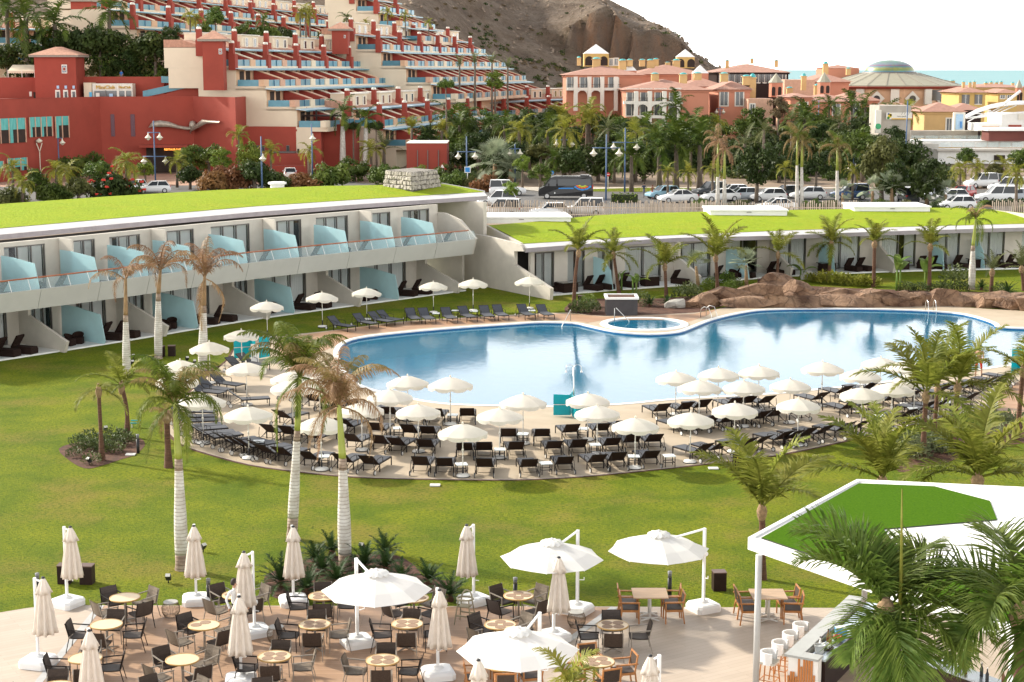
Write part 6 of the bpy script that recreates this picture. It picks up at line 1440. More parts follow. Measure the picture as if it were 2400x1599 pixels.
for i in range(7): a,b,c,d = plan[i],plan[(i + 1) % 7],ins[(i + 1) % 7],ins[i];m.add([(a.x,a.y,zz),(b.x,b.y,zz),(b.x,b.y,zz + .35),(a.x,a.y,zz + .35),(d.x,d.y,zz + .35),(c.x,c.y,zz + .35)],[(0,1,2,3),(3,2,5,4)])
robj('parapet',m,M_red)
M_teal = mat('teal curtain',(.03,.30,.28),.6,.5,2.5,stretch=(4,4,.3),col2=(.18,.5,.46))
def rwin(px0,py0,px1,py1,i,panes,half=.55):
    a,n_,d = wallz(px0,py1,i);b = wallz(px1,py1,i)[0];c = wallz(px0,py0,i)[0];h = c.z - a.z;w_ = (b - a).length;n_ = -n_ if n_.y > 0 else n_
    T = Matrix(((d.x,-n_.x,0,a.x),(d.y,-n_.y,0,a.y),(0,0,1,a.z),(0,0,0,1)))
    m = MB();m.box((w_ / 2,-.04,h / 2),(w_,.2,h),M=T);w0 = robj('window',m,M_shade)
    def sub(nm,mb,mm): o = obj(nm,mb,mm,w0);o.matrix_parent_inverse = Matrix.Translation(-RH.location) if False else Matrix.Identity(4);return o
    for k in range(panes):
        m = MB();m.box(((k + .5) * w_ / panes,-.16,h * (1 - half / 2)),(w_ / panes - .12,.04,h * half),M=T);sub('curtain',m,M_teal)
        if k % 2 == 0 and half < .9: m = MB();m.box(((k + .3) * w_ / panes,-.17,h * (1 - half) / 2),(w_ / panes * .35,.04,h * (1 - half)),M=T);sub('curtain',m,M_teal)
    for k in range(panes + 1): m = MB();m.box((k * w_ / panes,-.2,h / 2),(.14,.1,h),M=T);sub('mullion',m,M_salmon)
rwin(-20,279,59,338,0,4,.46);rwin(68,275,121,322,0,4,.5);rwin(129,273,160,324,0,2,.42);rwin(16,372,62,402,0,3,.7);rwin(-30,380,6,404,0,2,.7)
M_plum = mat('plum slit glass',(.10,.035,.05),.4,.2)
for x0,x1 in ((261,270),(307.5,317.5)):
    a,n_,d = wallz(x0,320,1);b = wallz(x1,320,1)[0];z2_ = wallz(x0,268,1)[0].z;m = MB();m.slab([a,b,Vector((b.x,b.y,z2_)),Vector((a.x,a.y,z2_))],Vector((0,.05,0)),Vector((0,-.08,0)));robj('slit_window',m,M_plum)
a,n_,d = wallz(345,408,1);b = wallz(445,408,1)[0];z2_ = wallz(345,345,1)[0].z
m = MB();m.slab([a,b,Vector((b.x,b.y,z2_)),Vector((a.x,a.y,z2_))],Vector((0,.05,0)),Vector((0,-.10,0)));robj('entrance',m,M_shade)
m = MB();m.box(((a.x + b.x) / 2,a.y - 1.2,z2_ + .2),((b.x - a.x) + 1,2.6,.35));robj('entrance_canopy',m,M_red)
def text_mesh(s,size,m,name,ext=.03):
    cu = bpy.data.curves.new(name,'FONT');cu.body = s;cu.size = size;cu.extrude = ext;cu.align_x = 'CENTER';cu.align_y = 'CENTER';cu.resolution_u = 2
    tmp = bpy.data.objects.new('tmp',cu);COL.objects.link(tmp);dg = bpy.context.evaluated_depsgraph_get();me = bpy.data.meshes.new_from_object(tmp.evaluated_get(dg));bpy.data.objects.remove(tmp);bpy.data.curves.remove(cu)
    me.materials.clear();me.materials.append(m);me.name = name;return me
M_lit = mat('lit orange letters',(.5,.2,.05),.5,0,emit=((1,.35,.06),2.));q = wallz(408,350,1)[0]
o = obj('lit_lettering',text_mesh('RESTAURANT',.40,M_lit,'lit_lettering'),None,RH);o.matrix_parent_inverse = Matrix.Translation(-RH.location);o.location = q + Vector((0,-1.0,0));o.rotation_euler = (pi / 2,0,0)
# winged sculpture on the wall
M_bird = mat('beaten grey metal',(.36,.31,.25),.45,.25,3.,metal=.5)
def rw(px,py,out=.6): q,n_,d = wallz(px,py,1 if px < 454 else 2);return q + Vector((n_.x,n_.y,0)) * (out if n_.y < 0 else -out)
bd = thing('bird_sculpture','silver bird with long wavy wings mounted on the red wall','sculpture',rw(448,300))
def wing(pts,nm):
    m = MB();m.smooth = True;top = [rw(x,y,o_) - bd.location for x,y,y2,o_ in pts];bot = [rw(x,y2,o_ + .25) - bd.location for x,y,y2,o_ in pts];back = [p + Vector((0,.22,0)) for p in top];m.grid([back,top,bot,[p + Vector((0,.22,0)) for p in bot]]);obj(nm,m,M_bird,bd)
wing([(348,297,299,.5),(358,284,297,.7),(375,282,297,.9),(395,285,297,1.),(418,294,301,.9),(438,297,304,.8),(450,296,304,.8)],'wing')
wing([(447,297,314,.8),(460,300,311,.9),(475,290,303,1.),(487,280,296,1.),(500,282,289,.9),(524,284,288,.6)],'wing')
m = MB();m.lathe([(.001,-.75),(.5,-.4),(.55,0),(.4,.45),(.001,.6)],10,rw(451,292,.9) - bd.location);obj('body',m,M_bird,bd)
# upper level behind the parapet
UL = thing('upper_red_wall','upper brick red wall with lift doors and the children club front','building',PD(200,228,246),0)
def ulbox(nm,px0,py0,px1,py1,Y,dp,m_,parent=UL):
    a,b = PD(px0,py1,Y),PD(px1,py0,Y);m = MB();m.box(((a.x + b.x) / 2,Y + dp / 2,(a.z + b.z) / 2),(b.x - a.x,dp,b.z - a.z))
    o = obj(nm,m,m_,parent);
    if parent is UL: o.matrix_parent_inverse = Matrix.Translation(-UL.location)
    return o
ulbox('wall',-60,182,96,260,246,3,M_red);ulbox('wall',182,180,384,260,247,3,M_red);ulbox('wall',384,195,470,260,248,3,M_red)
ulbox('door',79,216,90,240,245.9,.3,M_shade);ulbox('notice',69,215,74,226,245.9,.2,M_trim);ulbox('notice',69,231,74,237,245.9,.2,M_trim)
for x in (130.5,149,167.5):
    d0 = ulbox('lift_door',x,211,x + 10,240,242.9,.3,M_trim);ulbox('door_leaf',x + 3,215,x + 8,240,242.85,.2,MATS['far window glass'],d0);ulbox('lift_sign',x + 2.5,201,x + 7.5,208,242.9,.2,mat('pale blue sign',(.35,.5,.65),.5,.1) if 'pale blue sign' not in MATS else MATS['pale blue sign'])
MC = thing('mini_club_kiosk','cream children club front with bubbly yellow MINI CLUB lettering','kiosk',PD(250,232,244))
def mbox(nm,px0,py0,px1,py1,Y,dp,m_,parent=MC):
    a,b = PD(px0,py1,Y),PD(px1,py0,Y);m = MB();m.box(((a.x + b.x) / 2,Y + dp / 2,(a.z + b.z) / 2),(b.x - a.x,dp,b.z - a.z));o = obj(nm,m,m_,parent)
    o.matrix_parent_inverse = Matrix.Translation(-MC.location) if parent is MC else Matrix.Identity(4);return o
mbox('wall',198,194,214,245,244.4,3,M_cream);mbox('frame',218,196,310,245,244.6,2,M_trim);mbox('window',222,213,273,245,244.5,.4,M_pane);mbox('window',279,213,307,245,244.5,.4,M_pane)
mbox('mullion',275,196,278,245,244.45,.3,M_trim);mbox('mullion',247,212,248,245,244.4,.3,M_frame);mbox('mullion',293,212,295,245,244.4,.3,M_trim);mbox('poster',225,218,233,228,244.35,.1,M_trim);mbox('poster',256,220,264,230,244.35,.1,MATS['pale blue sign']);mbox('blue_panel',210,216,215,245,244.3,.1,mat('sky blue panel',(.1,.42,.65),.5,0))
M_clubl = mat('yellow sign letters',(.62,.36,.02),.5,0)
for px,sz in ((247,.62),(292,.40)):
    o = obj('lettering',text_mesh('MiniClub',sz * 1.25,M_clubl,'lettering',.06),None,MC);o.matrix_parent_inverse = Matrix.Translation(-MC.location);o.location = PD(px,205,244.5);o.rotation_euler = (pi / 2,0,0)
# cream awning shelter, stair with blue rails
aw = thing('awning_shelter','scalloped cream awning on white posts at the far left terrace','awning',PD(52,182,247))
a,b = PD(20,166,247),PD(85,152,247);w_,zl,zh = b.x - a.x,a.z,b.z;L0 = aw.location
m = MB();m.slab([(0,0,zl - L0.z),(0,2.5,zh - L0.z),(0,2.5,zh - L0.z - .1),(0,0,zl - L0.z - .1)],(-w_ / 2,0,0),(w_ / 2,0,0));obj('canopy',m,M_cream,aw)
m = MB();m.grid([[Vector((-w_ / 2 + w_ * k / 24,-.01,zl - L0.z)) for k in range(25)],[Vector((-w_ / 2 + w_ * k / 24,-.01,zl - L0.z - .3 - .12 * (k % 2))) for k in range(25)]]);obj('valance',m,M_cream,aw)
for x in (-.5,0,.45): m = MB();m.box((x * w_,0,(zl - L0.z) / 2 - .1),(.1,.1,zl - L0.z + .4));obj('post',m,M_trim,aw)
st = thing('outdoor_stair','red ramped stair with blue railings below the cream apartments','stair',PD(400,232,243))
def sbar(nm,pts,r,m_): m = MB();m.tube([PD(x,y,Y) - st.location for x,y,Y in pts],r,4);obj(nm,m,m_,st)
def spanel(x0,y0,x1,y1,h,Y): a,b = PD(x0,y0,Y),PD(x1,y1,Y);m = MB();m.slab([a - st.location,b - st.location,b - st.location + Vector((0,0,h)),a - st.location + Vector((0,0,h))],(0,0,0),(0,.08,0));obj('railing',m,M_rail,st)
spanel(335,229,462,201,.95,242.5);spanel(462,201,470,201,.95,242.5);spanel(470,201,505,226,.95,242.5);spanel(378,194,432,196,.95,246);spanel(500,224,540,224,.8,242)
m = MB();m.add([PD(x,y,Y) - st.location for Y in (242.6,244.5) for x,y in ((335,232),(462,203),(480,203),(510,232))],[(0,3,2,1),(4,5,6,7),(0,1,5,4),(1,2,6,5),(2,3,7,6)]);obj('ramp',m,M_red,st)
spanel(396,166,412,148,.9,252);spanel(412,148,432,148,.9,252)
# second red range with the long base wall
RR = thing('red_annex','second brick red building with small dark windows behind yellow palms','building',PD(660,390,238))
def abox(nm,px0,py0,px1,py1,Y,dp,m_,parent=RR,rz=0):
    a,b = PD(px0,py1,Y),PD(px1,py0,Y);m = MB();m.box(((a.x + b.x) / 2,Y + dp / 2,(a.z + b.z) / 2),(b.x - a.x,dp,b.z - a.z));o = obj(nm,m,m_,parent)
    o.matrix_parent_inverse = Matrix.Translation(-parent.location) if parent.parent is None else Matrix.Identity(4);return o
abox('wall',575,297,752,420,238,14,M_red);abox('wall',752,292,830,420,241,12,M_red);abox('base_wall',600,361,716,420,234,2,M_red);abox('base_wall',636,389,716,420,231,2,M_red);abox('canopy',628,356,690,358.5,236,2,M_frame)
for x in (601,613,630,671): w_ = abox('window',x,341,x + 7,355,237.9,.3,M_frame);abox('pane',x + 1,342,x + 3.2,354,237.8,.2,M_pane,w_);abox('pane',x + 4,342,x + 6,354,237.8,.2,M_pane,w_)
abox('door',697,349,712,361,237.9,.3,M_shade);abox('low_wall',790,388,868,404,222,2,M_red);abox('low_wall',745,404,800,420,222,2,M_red)
rb = thing('red_wall_block','plain brick red box shaped wall with thin dark posts beside silvery palms','wall',PD(1000,392,224));abox('wall',953,336,1047,398,224,8,M_red,rb)
for x in (978,1002,1027): abox('post',x,352,x + 1.2,398,223.85,.12,M_frame,rb)
abox('coping',952,335,1048,336.3,223.9,8.2,M_trim,rb)
pg = thing('striped_awning','pink and white striped awning in front of the cream apartment wall','awning',PD(680,262,242))
a,b = PD(641,250,242),PD(719,250,242);n_ = 24;m = MB()
for k in range(n_):
    x0,x1 = lerp(a.x,b.x,k / n_),lerp(a.x,b.x,(k + 1) / n_);m.mat(k % 2);m.add([Vector(p) - pg.location for p in ((x0,244,a.z + .9),(x1,244,a.z + .9),(x1,242,a.z - .1),(x0,242,a.z - .1),(x1,242,a.z - .9),(x0,242,a.z - .9))],[(3,2,1,0),(5,4,2,3)])
obj('canopy',m,[M_trim,mat('pink stripe',(.55,.12,.12),.8,.05)],pg)
pe_ = thing('pergola','brown timber pergola over a play terrace behind the red annex','pergola',PD(740,296,240))
for x in (675,700,742,779): m = MB();q = PD(x,296,240) - pe_.location;m.box(q + Vector((0,0,1.1)),(.25,.25,2.4));obj('post',m,M_cream if x < 690 else M_rust,pe_)
a,b = PD(673,275,240),PD(800,268,240);m = MB();m.box(((a.x + b.x) / 2 - pe_.location.x,1.0,a.z - pe_.location.z + .2),(b.x - a.x,2.6,.22));obj('roof',m,M_rust,pe_)
# ---- coral hotel
def far_house(label,Y,pxl,pxr,py_e,py_r,py_b,dp,wall=None,roof=None,name='coral_hotel',wins=(),chims=(),band=True,group=None,wsize=(1.2,2.0),ov=.8,rz=0):
    a,b = PD(pxl,py_b,Y),PD(pxr,py_e,Y);base = Vector(((a.x + b.x) / 2,Y,a.z));t = thing(name,label,'building',base,rz,group);w_,h = b.x - a.x,b.z - a.z
    wall = wall or M_pink;roof = roof or M_pinkr
    m = MB();m.box((0,dp / 2,(h - 10) / 2),(w_,dp,h + 10));obj('wall',m,wall,t)
    if py_r is not None:
        zr = PD(pxl,py_r,Y + dp / 2).z - base.z;m = MB();hiproof(m,-w_ / 2,w_ / 2,0,dp,h,zr,ov);obj('roof',m,roof,t)
        if band: m = MB();m.box((0,dp / 2,h - .22),(w_ + .5,dp + .5,.4));obj('cornice',m,wall,t)
    for (px,py,*s) in wins:
        q = PD(px,py,Y) - base;ww,hh = (s + list(wsize))[:2] if s else wsize;m = MB();m.box((q.x,-.02,q.z),(ww + .45,.16,hh + .4));f = obj('window',m,M_trim,t)
        m = MB();m.box((q.x,-.10,q.z),(ww,.04,hh));obj('pane',m,M_pane,f);m = MB();m.box((q.x,-.13,q.z),(.09,.04,hh));obj('mullion',m,M_trim,f)
    for (px,pt,pb,wd) in chims:
        Yc = Y + dp * .35;q,q2 = PD(px,pb,Yc) - base,PD(px,pt,Yc) - base;r_ = wd / F * Yc / 2;hc = q2.z - q.z;m = MB();m.box((q.x,q.y,q.z + hc * .40),(r_ * 2,r_ * 2,hc * .8));m.box((q.x,q.y,q.z + hc * .82),(r_ * 2.5,r_ * 2.5,hc * .05));c = obj('chimney',m,M_ochre,t)
        m = MB();m.lathe([(r_ * 1.05,hc * .84),(r_ * .9,hc * .92),(r_ * .5,hc * .98),(.01,hc)],8,q);obj('chimney_cap',m,M_tealcap,c)
    return t
def balcony_front(t,Y,pxl,pxr,y_floor,cols,arches,y_bot,y_top):
    L0 = t.location;M_w = M_trim
    for x in cols: a,b = PD(x,y_bot,Y - 1.8),PD(x,y_top,Y - 1.8);m = MB();m.box((a.x - L0.x,Y - 1.8 - L0.y,(a.z + b.z) / 2 - L0.z),(.75,.6,b.z - a.z));obj('column',m,M_w,t)
    a,b = PD(pxl,y_floor,Y - 1.8),PD(pxr,y_floor,Y - 1.8);m = MB();m.box(((a.x + b.x) / 2 - L0.x,Y - .9 - L0.y,a.z - L0.z),(b.x - a.x,2.2,.5));obj('balcony_floor',m,M_w,t)
    m = MB();m.box(((a.x + b.x) / 2 - L0.x,Y - 2.0 - L0.y,a.z - L0.z + .85),(b.x - a.x,.05,.06));rl = obj('railing',m,M_rust,t)
    n_ = int((b.x - a.x) / .35)
    m = MB()
    for k in range(n_): m.box((lerp(a.x,b.x,(k + .5) / n_) - L0.x,Y - 2.0 - L0.y,a.z - L0.z + .55),(.03,.03,.6))
    tag(obj('balusters',m,M_rust,rl),kind='stuff')
    for x0,x1,yt in arches:
        p,q = PD(x0,yt,Y - 1.8),PD(x1,yt,Y - 1.8);r_ = (q.x - p.x) / 2;cx = (p.x + q.x) / 2 - L0.x;top = a.z - L0.z - .27;z0 = PD(x0,yt,Y - 1.8).z - L0.z - r_;pts = [(cx + r_ * cos(k * pi / 12),z0 + r_ * sin(k * pi / 12)) for k in range(13)]
        m = MB()
        for (xa,za),(xb,zb2) in zip(pts,pts[1:]): m.slab([(xa,0,za),(xb,0,zb2),(xb,0,top),(xa,0,top)],(0,Y - 2.05 - L0.y,0),(0,Y - 1.55 - L0.y,0))
        obj('arch',m,M_w,t)
t = far_house('coral hotel wing at the left with arches, partly behind a palm',318,1327,1505,176,154,260,22,wins=[(1340,194),(1371,194),(1403,194),(1438,193)],chims=[(1357,132,154,9),(1398,134,160,18),(1459,138,164,17),(1476,138,156,13)],wsize=(1.7,2.6))
balcony_front(t,318,1330,1455,209,[1349,1381,1411,1443],[(1353,1376,212),(1385,1408,212)],260,180)
t = far_house('coral hotel wing with two big white arches in the middle',300,1468,1662,211,186,300,20,wins=[(1482,227),(1514,227),(1548,227),(1582,226),(1480,254),(1513,256),(1546,258),(1580,256)],chims=[(1535,170,190,17),(1601,170,196,17),(1635,169,188,17),(1697,169,192,17)],wsize=(1.8,2.6))
balcony_front(t,300,1462,1600,241,[1490,1522,1556,1588],[(1493,1519,245),(1526,1553,245)],297,214)
balcony_front(t,300,1490,1590,274,[1491],[],297,274)
far_house('coral hotel range behind with a long pink hip roof',345,1490,1650,174,152,240,24,chims=[(1505,138,156,13),(1525,138,160,17),(1537,136,156,12),(1565,145,154,11),(1585,138,162,16)])
far_house('coral hotel corner house with dark shutters at the right',305,1682,1758,210,190,320,16,wins=[(1697,228),(1733,228),(1764 - 10,272)],chims=[(1749,175,200,17),(1763,172,232,14)],wsize=(1.3,3.0))
far_house('low pink roofed link building between the coral wings',330,1600,1700,203,183,280,20)
far_house('apricot house front with two slim windows beside the corner house',300,1752,1812,232,None,320,10,wall=M_salmon,wins=[(1763,258,.7,2.),(1763,292,.7,2.)])
far_house('coral hotel hall with a brown glazed upper storey behind',380,1680,1848,170,150,205,26,wall=M_rust,wins=[(1694 + 14 * k,182,1.3,2.2) for k in range(11)],chims=[(1704,139,160,8),(1762,136,150,7),(1819,139,158,8)])
for lab,x0,x1,ye,yt,yb,Y in (('yellow belfry with a white pyramid roof at the foot of the mountain',1369,1427,126,103,156,372),('second yellow belfry with a white pyramid roof',1587,1628,134,115,160,380)):
    a,b = PD(x0,yb,Y),PD(x1,ye,Y);base = Vector(((a.x + b.x) / 2,Y,a.z));t = thing('belfry',lab,'tower',base,0,'yellow belfries');w_,h = b.x - a.x,b.z - a.z;m = MB();m.box((0,w_ / 2,h / 2),(w_,w_,h));obj('wall',m,M_yellow,t)
    m = MB();zt_ = PD(x0,yt,Y).z - base.z;hiproof(m,-w_ / 2,w_ / 2,0,w_,h,zt_,.1);obj('roof',m,M_white,t)
    for q in (-.3,.3): m = MB();m.slab([(q * w_ + r_ * cos(k * pi / 8),0,h * .5 + r_ * sin(k * pi / 8)) for r_ in (.85,) for k in range(9)] + [(q * w_ - .85,0,.2),(q * w_ + .85,0,.2)],(0,-.06,0),(0,.1,0));obj('arched_opening',m,M_shade,t)
far_house('low yellow arcade beside the yellow belfry',374,1427,1452,136,None,156,6,wall=M_yellow,name='yellow_arcade',wins=[(1432,146,.7,1.4),(1444,145,.7,1.4)])
for lab,x0,x1,yt,yb,Y in (('small white pyramid skylight between the coral roofs',1463,1493,149,166,325),('white pyramid skylight right of the second belfry',1624,1662,152,172,335)):
    a,b = PD(x0,yb,Y),PD(x1,yt,Y);t = thing('pyramid_skylight',lab,'skylight',Vector(((a.x + b.x) / 2,Y,a.z)),0,'white skylights');w_ = b.x - a.x;m = MB();hiproof(m,-w_ / 2,w_ / 2,0,w_,0,b.z - a.z,0);obj('roof',m,M_white,t);m = MB();m.box((0,w_ / 2,-1.5),(w_ * .95,w_ * .95,3));obj('base',m,M_pink,t)
# ---- round hall with the mosaic dome
Yd = 392;cb_ = PD(2082,242,Yd);rd = thing('domed_hall','round apricot hall with a wide grey roof and a mosaic dome','building',cb_)
px2m = lambda n_: n_ * Yd * .987 / F
zc = lambda py: PD(2082,py,Yd).z - cb_.z
m = MB();m.lathe([(px2m(150),-6),(px2m(150),zc(205))],12,smooth=False);obj('wall',m,M_orange,rd)
n_ = 24;m = MB();m.lathe([(px2m(163),zc(202)),(px2m(163),zc(199)),(px2m(66),zc(172))],n_,smooth=False);obj('roof',m,M_greyroof,rd)
m = MB();m.lathe([(px2m(158),zc(207)),(px2m(164),zc(203)),(px2m(163.5),zc(201.5))],n_,smooth=False);obj('eave',m,M_red,rd)
for k in range(n_):
    a = 2 * pi * k / n_;m = MB();m.tube([(px2m(163) * cos(a),px2m(163) * sin(a),zc(199) + .12),(px2m(66) * cos(a),px2m(66) * sin(a),zc(172) + .12)],.05,4);obj('roof_rib',m,MATS['grey eave'],rd)
m = MB();m.lathe([(px2m(64),zc(172)),(px2m(62),zc(168.5))],32);obj('dome_ring',m,M_frame,rd)
M_mosaic = bpy.data.materials.new('dome mosaic');M_mosaic.use_nodes = True;n4,N,K = shader_nodes(M_mosaic);bs = n4.nodes['Principled BSDF'];bs.inputs['Roughness'].default_value = .35
tc_ = N('ShaderNodeTexCoord');sp = N('ShaderNodeSeparateXYZ');K(tc_.outputs['Object'],sp.inputs[0]);mr = N('ShaderNodeMapRange');mr.inputs[1].default_value = zc(169);mr.inputs[2].default_value = zc(140);K(sp.outputs[2],mr.inputs[0])
r = N('ShaderNodeValToRGB');r.color_ramp.interpolation = 'CONSTANT';cols_ = [(0,(.07,.19,.24)),(.10,(.17,.23,.08)),(.26,(.25,.26,.09)),(.36,(.11,.20,.21)),(.48,(.19,.13,.17)),(.58,(.16,.22,.23)),(.75,(.14,.22,.19)),(.9,(.20,.25,.23))]
e = r.color_ramp.elements;e[0].color = (*cols_[0][1],1);e[0].position = 0;e[1].position = .10;e[1].color = (*cols_[1][1],1)
for p_,c in cols_[2:]: k_ = e.new(p_);k_.color = (*c,1)
K(mr.outputs[0],r.inputs[0]);vo = N('ShaderNodeTexVoronoi');vo.inputs['Scale'].default_value = 1.3;K(tc_.outputs['Object'],vo.inputs[0]);mx = N('ShaderNodeMix');mx.data_type = 'RGBA';mx.blend_type = 'OVERLAY';mx.inputs[0].default_value = .12;K(r.outputs[0],mx.inputs[6]);K(vo.outputs[1],mx.inputs[7]);K(mx.outputs[2],bs.inputs['Base Color'])
m = MB();R0 = px2m(58);hD = zc(140) - zc(168.6);m.lathe([(R0 * cos(a) if k < 8 else .01,zc(168.6) + hD * sin(a)) for k,a in enumerate([pi / 2 * k / 8 for k in range(9)])],40);obj('dome',m,M_mosaic,rd)
for k in range(18):
    a = -pi / 2 + (k - 8.5) * 2 * pi / 24;rr = px2m(150);c = Vector((rr * cos(a),rr * sin(a),0));T = Matrix.Translation(c) @ Matrix.Rotation(a + pi / 2,4,'Z')
    if k % 2 == 0: m = MB();m.box((0,-.1,zc(224)),(1.9,.5,zc(206) - zc(242)),M=T);obj('pilaster',m,M_trim,rd)
    else:
        m = MB();m.lathe([(1.75,-.12),(1.75,.1)],4,M=T @ Matrix.Translation((0,-.15,zc(229))) @ Matrix.Rotation(pi / 2,4,'X'),smooth=False);w_ = obj('diamond_window',m,M_trim,rd);m = MB();m.lathe([(.75,-.05),(.75,.2)],12,M=T @ Matrix.Translation((0,-.25,zc(229))) @ Matrix.Rotation(pi / 2,4,'X'));obj('pane',m,M_pane,w_)
for x0,x1 in ((2184,2207),(2211,2228),(2230,2236)):
    a,b = PD(x0,236,372),PD(x1,211,372);m = MB();m.box(((a.x + b.x) / 2 - cb_.x,372 - Yd,(a.z + b.z) / 2 - cb_.z),(b.x - a.x,.3,b.z - a.z));obj('glazed_screen',m,M_pane,rd)
# ---- turrets and other town houses
def turret(label,x0,x1,yt,ye,yb,Y):
    a,b = PD(x0,yb,Y),PD(x1,ye,Y);w_ = b.x - a.x;base = Vector(((a.x + b.x) / 2,Y,a.z));t = thing('turret',label,'tower',base,0,'coral turrets');h = b.z - a.z
    m = MB();m.lathe([(w_ * .54,0),(w_ * .54,h)],8,(0,w_ / 2,0),smooth=False);obj('wall',m,M_pink,t);m = MB();m.lathe([(w_ * .62,h),(.05,PD(x0,yt,Y).z - base.z)],8,(0,w_ / 2,0),smooth=False);obj('roof',m,M_greyroof,t)
    for q in (-.24,.24): m = MB();m.slab([(q * w_ + .32 * cos(k * pi / 6),0,h * .6 + .32 * sin(k * pi / 6)) for k in range(7)] + [(q * w_ - .32,0,.3),(q * w_ + .32,0,.3)],(0,-.05,0),(0,.5,0));obj('arched_opening',m,M_shade,t)
turret('coral turret with a grey spire, left one of two',1805,1836,172,194,228,318);turret('coral turret with a grey spire, right one of two',1919,1948,170,193,222,318)
far_house('coral town house with a white window behind the lamp post',300,1851,1902,228,219,300,12,wins=[(1883,258,1.3,2.6)])
far_house('coral town house with a pergola, right of the lamp post',305,1890,2010,238,221,300,16,wins=[(1960,256,1.2,2.),(2005,258,1.2,2.)])
far_house('pink roofed house in front of the domed hall',322,1970,2058,236,215,300,14,chims=[(1883,172,212,11),(1915,196,224,14),(1850,203,224,14)])
far_house('long low pink roof below the diamond windows',322,2060,2170,255,240,300,12)
far_house('coral roof house behind the turrets',350,1900,1990,192,174,230,18,chims=[(1934,144,180,12),(1988,158,176,10)])
far_house('flat coral roof structure behind the domed hall',400,1930,2014,160,152,185,10,name='roof_pavilion',band=False,ov=.2)
far_house('coral house between the turrets',345,1838,1910,187,None,230,10,wall=M_salmon)
t = far_house('yellow house with dark shuttered windows under a pink hip roof',345,2246,2310,217,204,262,14,wall=M_yellow,name='yellow_house',wins=[(2263,232,1.1,2.),(2293,232,1.1,2.)],chims=[(2258,190,206,6),(2273,191,208,6),(2283,189,208,6)])
for x in (2256.5,2269.5,2286.5,2299.5): q = PD(x,232,345) - t.location;m = MB();m.box((q.x,-.08,q.z),(.45,.1,2.1));obj('shutter',m,M_frame,t)
far_house('yellow house with a pink roof at the right behind the white canopy',350,2338,2384,218,208,262,12,wall=M_yellow,name='yellow_house',wins=[(2350,226,.8,.8),(2366,226,.8,.8)])
far_house('distant apricot houses with chimneys before the sea',400,2280,2420,205,196,240,20,wall=M_ochre,name='apricot_houses',chims=[(2310,191,213,7),(2322,190,212,6),(2335,191,208,6),(2346,190,208,6),(2373,192,212,6),(2348,197,212,8),(2324,196,212,8)])
far_house('distant ochre house left of the yellow houses',390,2225,2262,212,203,240,12,wall=M_ochre,name='ochre_house',chims=[(2216,187,200,9),(2232,188,200,9)])
turret('distant slim tower with a dark spire before the sea',2381,2398,187,206,240,385)
far_house('gabled red roofed pavilion beside the round tree',288,2165,2256,262,240,310,8,wall=M_ochre,name='gabled_pavilion',wins=[(2224,292,.8,2.)])
far_house('low dark red roof behind the white canopy',310,2235,2300,258,242,300,8,wall=M_rust,name='low_pavilion')
# ---- concrete kiosk with the bird sign
ks = far_house('grey concrete kiosk tower with a white sign of a bright bird',252,2058,2136,248,None,345,7,wall=mat('weathered concrete',(.37,.335,.285),.9,.14,.5,coord='World',bump=.2),name='kiosk_tower')
a,b = PD(2077,280,251.6),PD(2138,264,251.6);L0 = ks.location;m = MB();m.box(((a.x + b.x) / 2 - L0.x,-.35,(a.z + b.z) / 2 - L0.z),(b.x - a.x,.12,b.z - a.z));sg_ = obj('sign_board',m,M_trim,ks);W_,H_ = b.x - a.x,b.z - a.z;C0 = Vector(((a.x + b.x) / 2 - L0.x,-.42,(a.z + b.z) / 2 - L0.z))
m = MB();m.box(C0 + Vector((W_ * .1,0,-H_ * .42)),(W_ * .8,.02,H_ * .14));obj('yellow_band',m,M_clubl,sg_)
for (dx,dz,r_,c,nm) in ((-.36,.05,.30,(.62,.45,.02),'bird_body'),(-.33,.12,.16,(.5,.04,.02),'bird_face'),(-.41,.28,.14,(.03,.08,.3),'bird_crest'),(-.42,-.28,.2,(.04,.2,.03),'bird_leaf')): m = MB();m.lathe([(r_ * H_,-.01),(r_ * H_,.03)],12,M=Matrix.Translation(C0 + Vector((dx * W_,0,dz * H_))) @ Matrix.Rotation(pi / 2,4,'X'));obj(nm,m,mat('print ' + nm,c,.5,0),sg_)
o = obj('lettering',text_mesh('loro park',H_ * .34,M_frame,'lettering',.01),None,sg_,C0 + Vector((W_ * .10,-.02,-.06 * H_)),(pi / 2,0,0))
for k,x in enumerate((2114,2120,2130)): q = PD(x,269,251.4) - L0;m = MB();m.tube([q + Vector((-.1,-.1,0)),q + Vector((.1,-.1,.35))],.03,3);obj('script_stroke',m,M_frame,sg_)
a,b = PD(2051,312,251),PD(2066,258,251);m = MB();m.box(((a.x + b.x) / 2 - L0.x,-.8,(a.z + b.z) / 2 - L0.z),(b.x - a.x,.5,b.z - a.z));bn = obj('banner',m,M_trim,ks);m = MB();m.lathe([(.45,-.01),(.45,.03)],10,M=Matrix.Translation(((a.x + b.x) / 2 - L0.x,-1.08,a.z - L0.z + 1.)) @ Matrix.Rotation(pi / 2,4,'X'));obj('banner_print',m,mat('green print',(.05,.35,.15),.5,.1),bn)
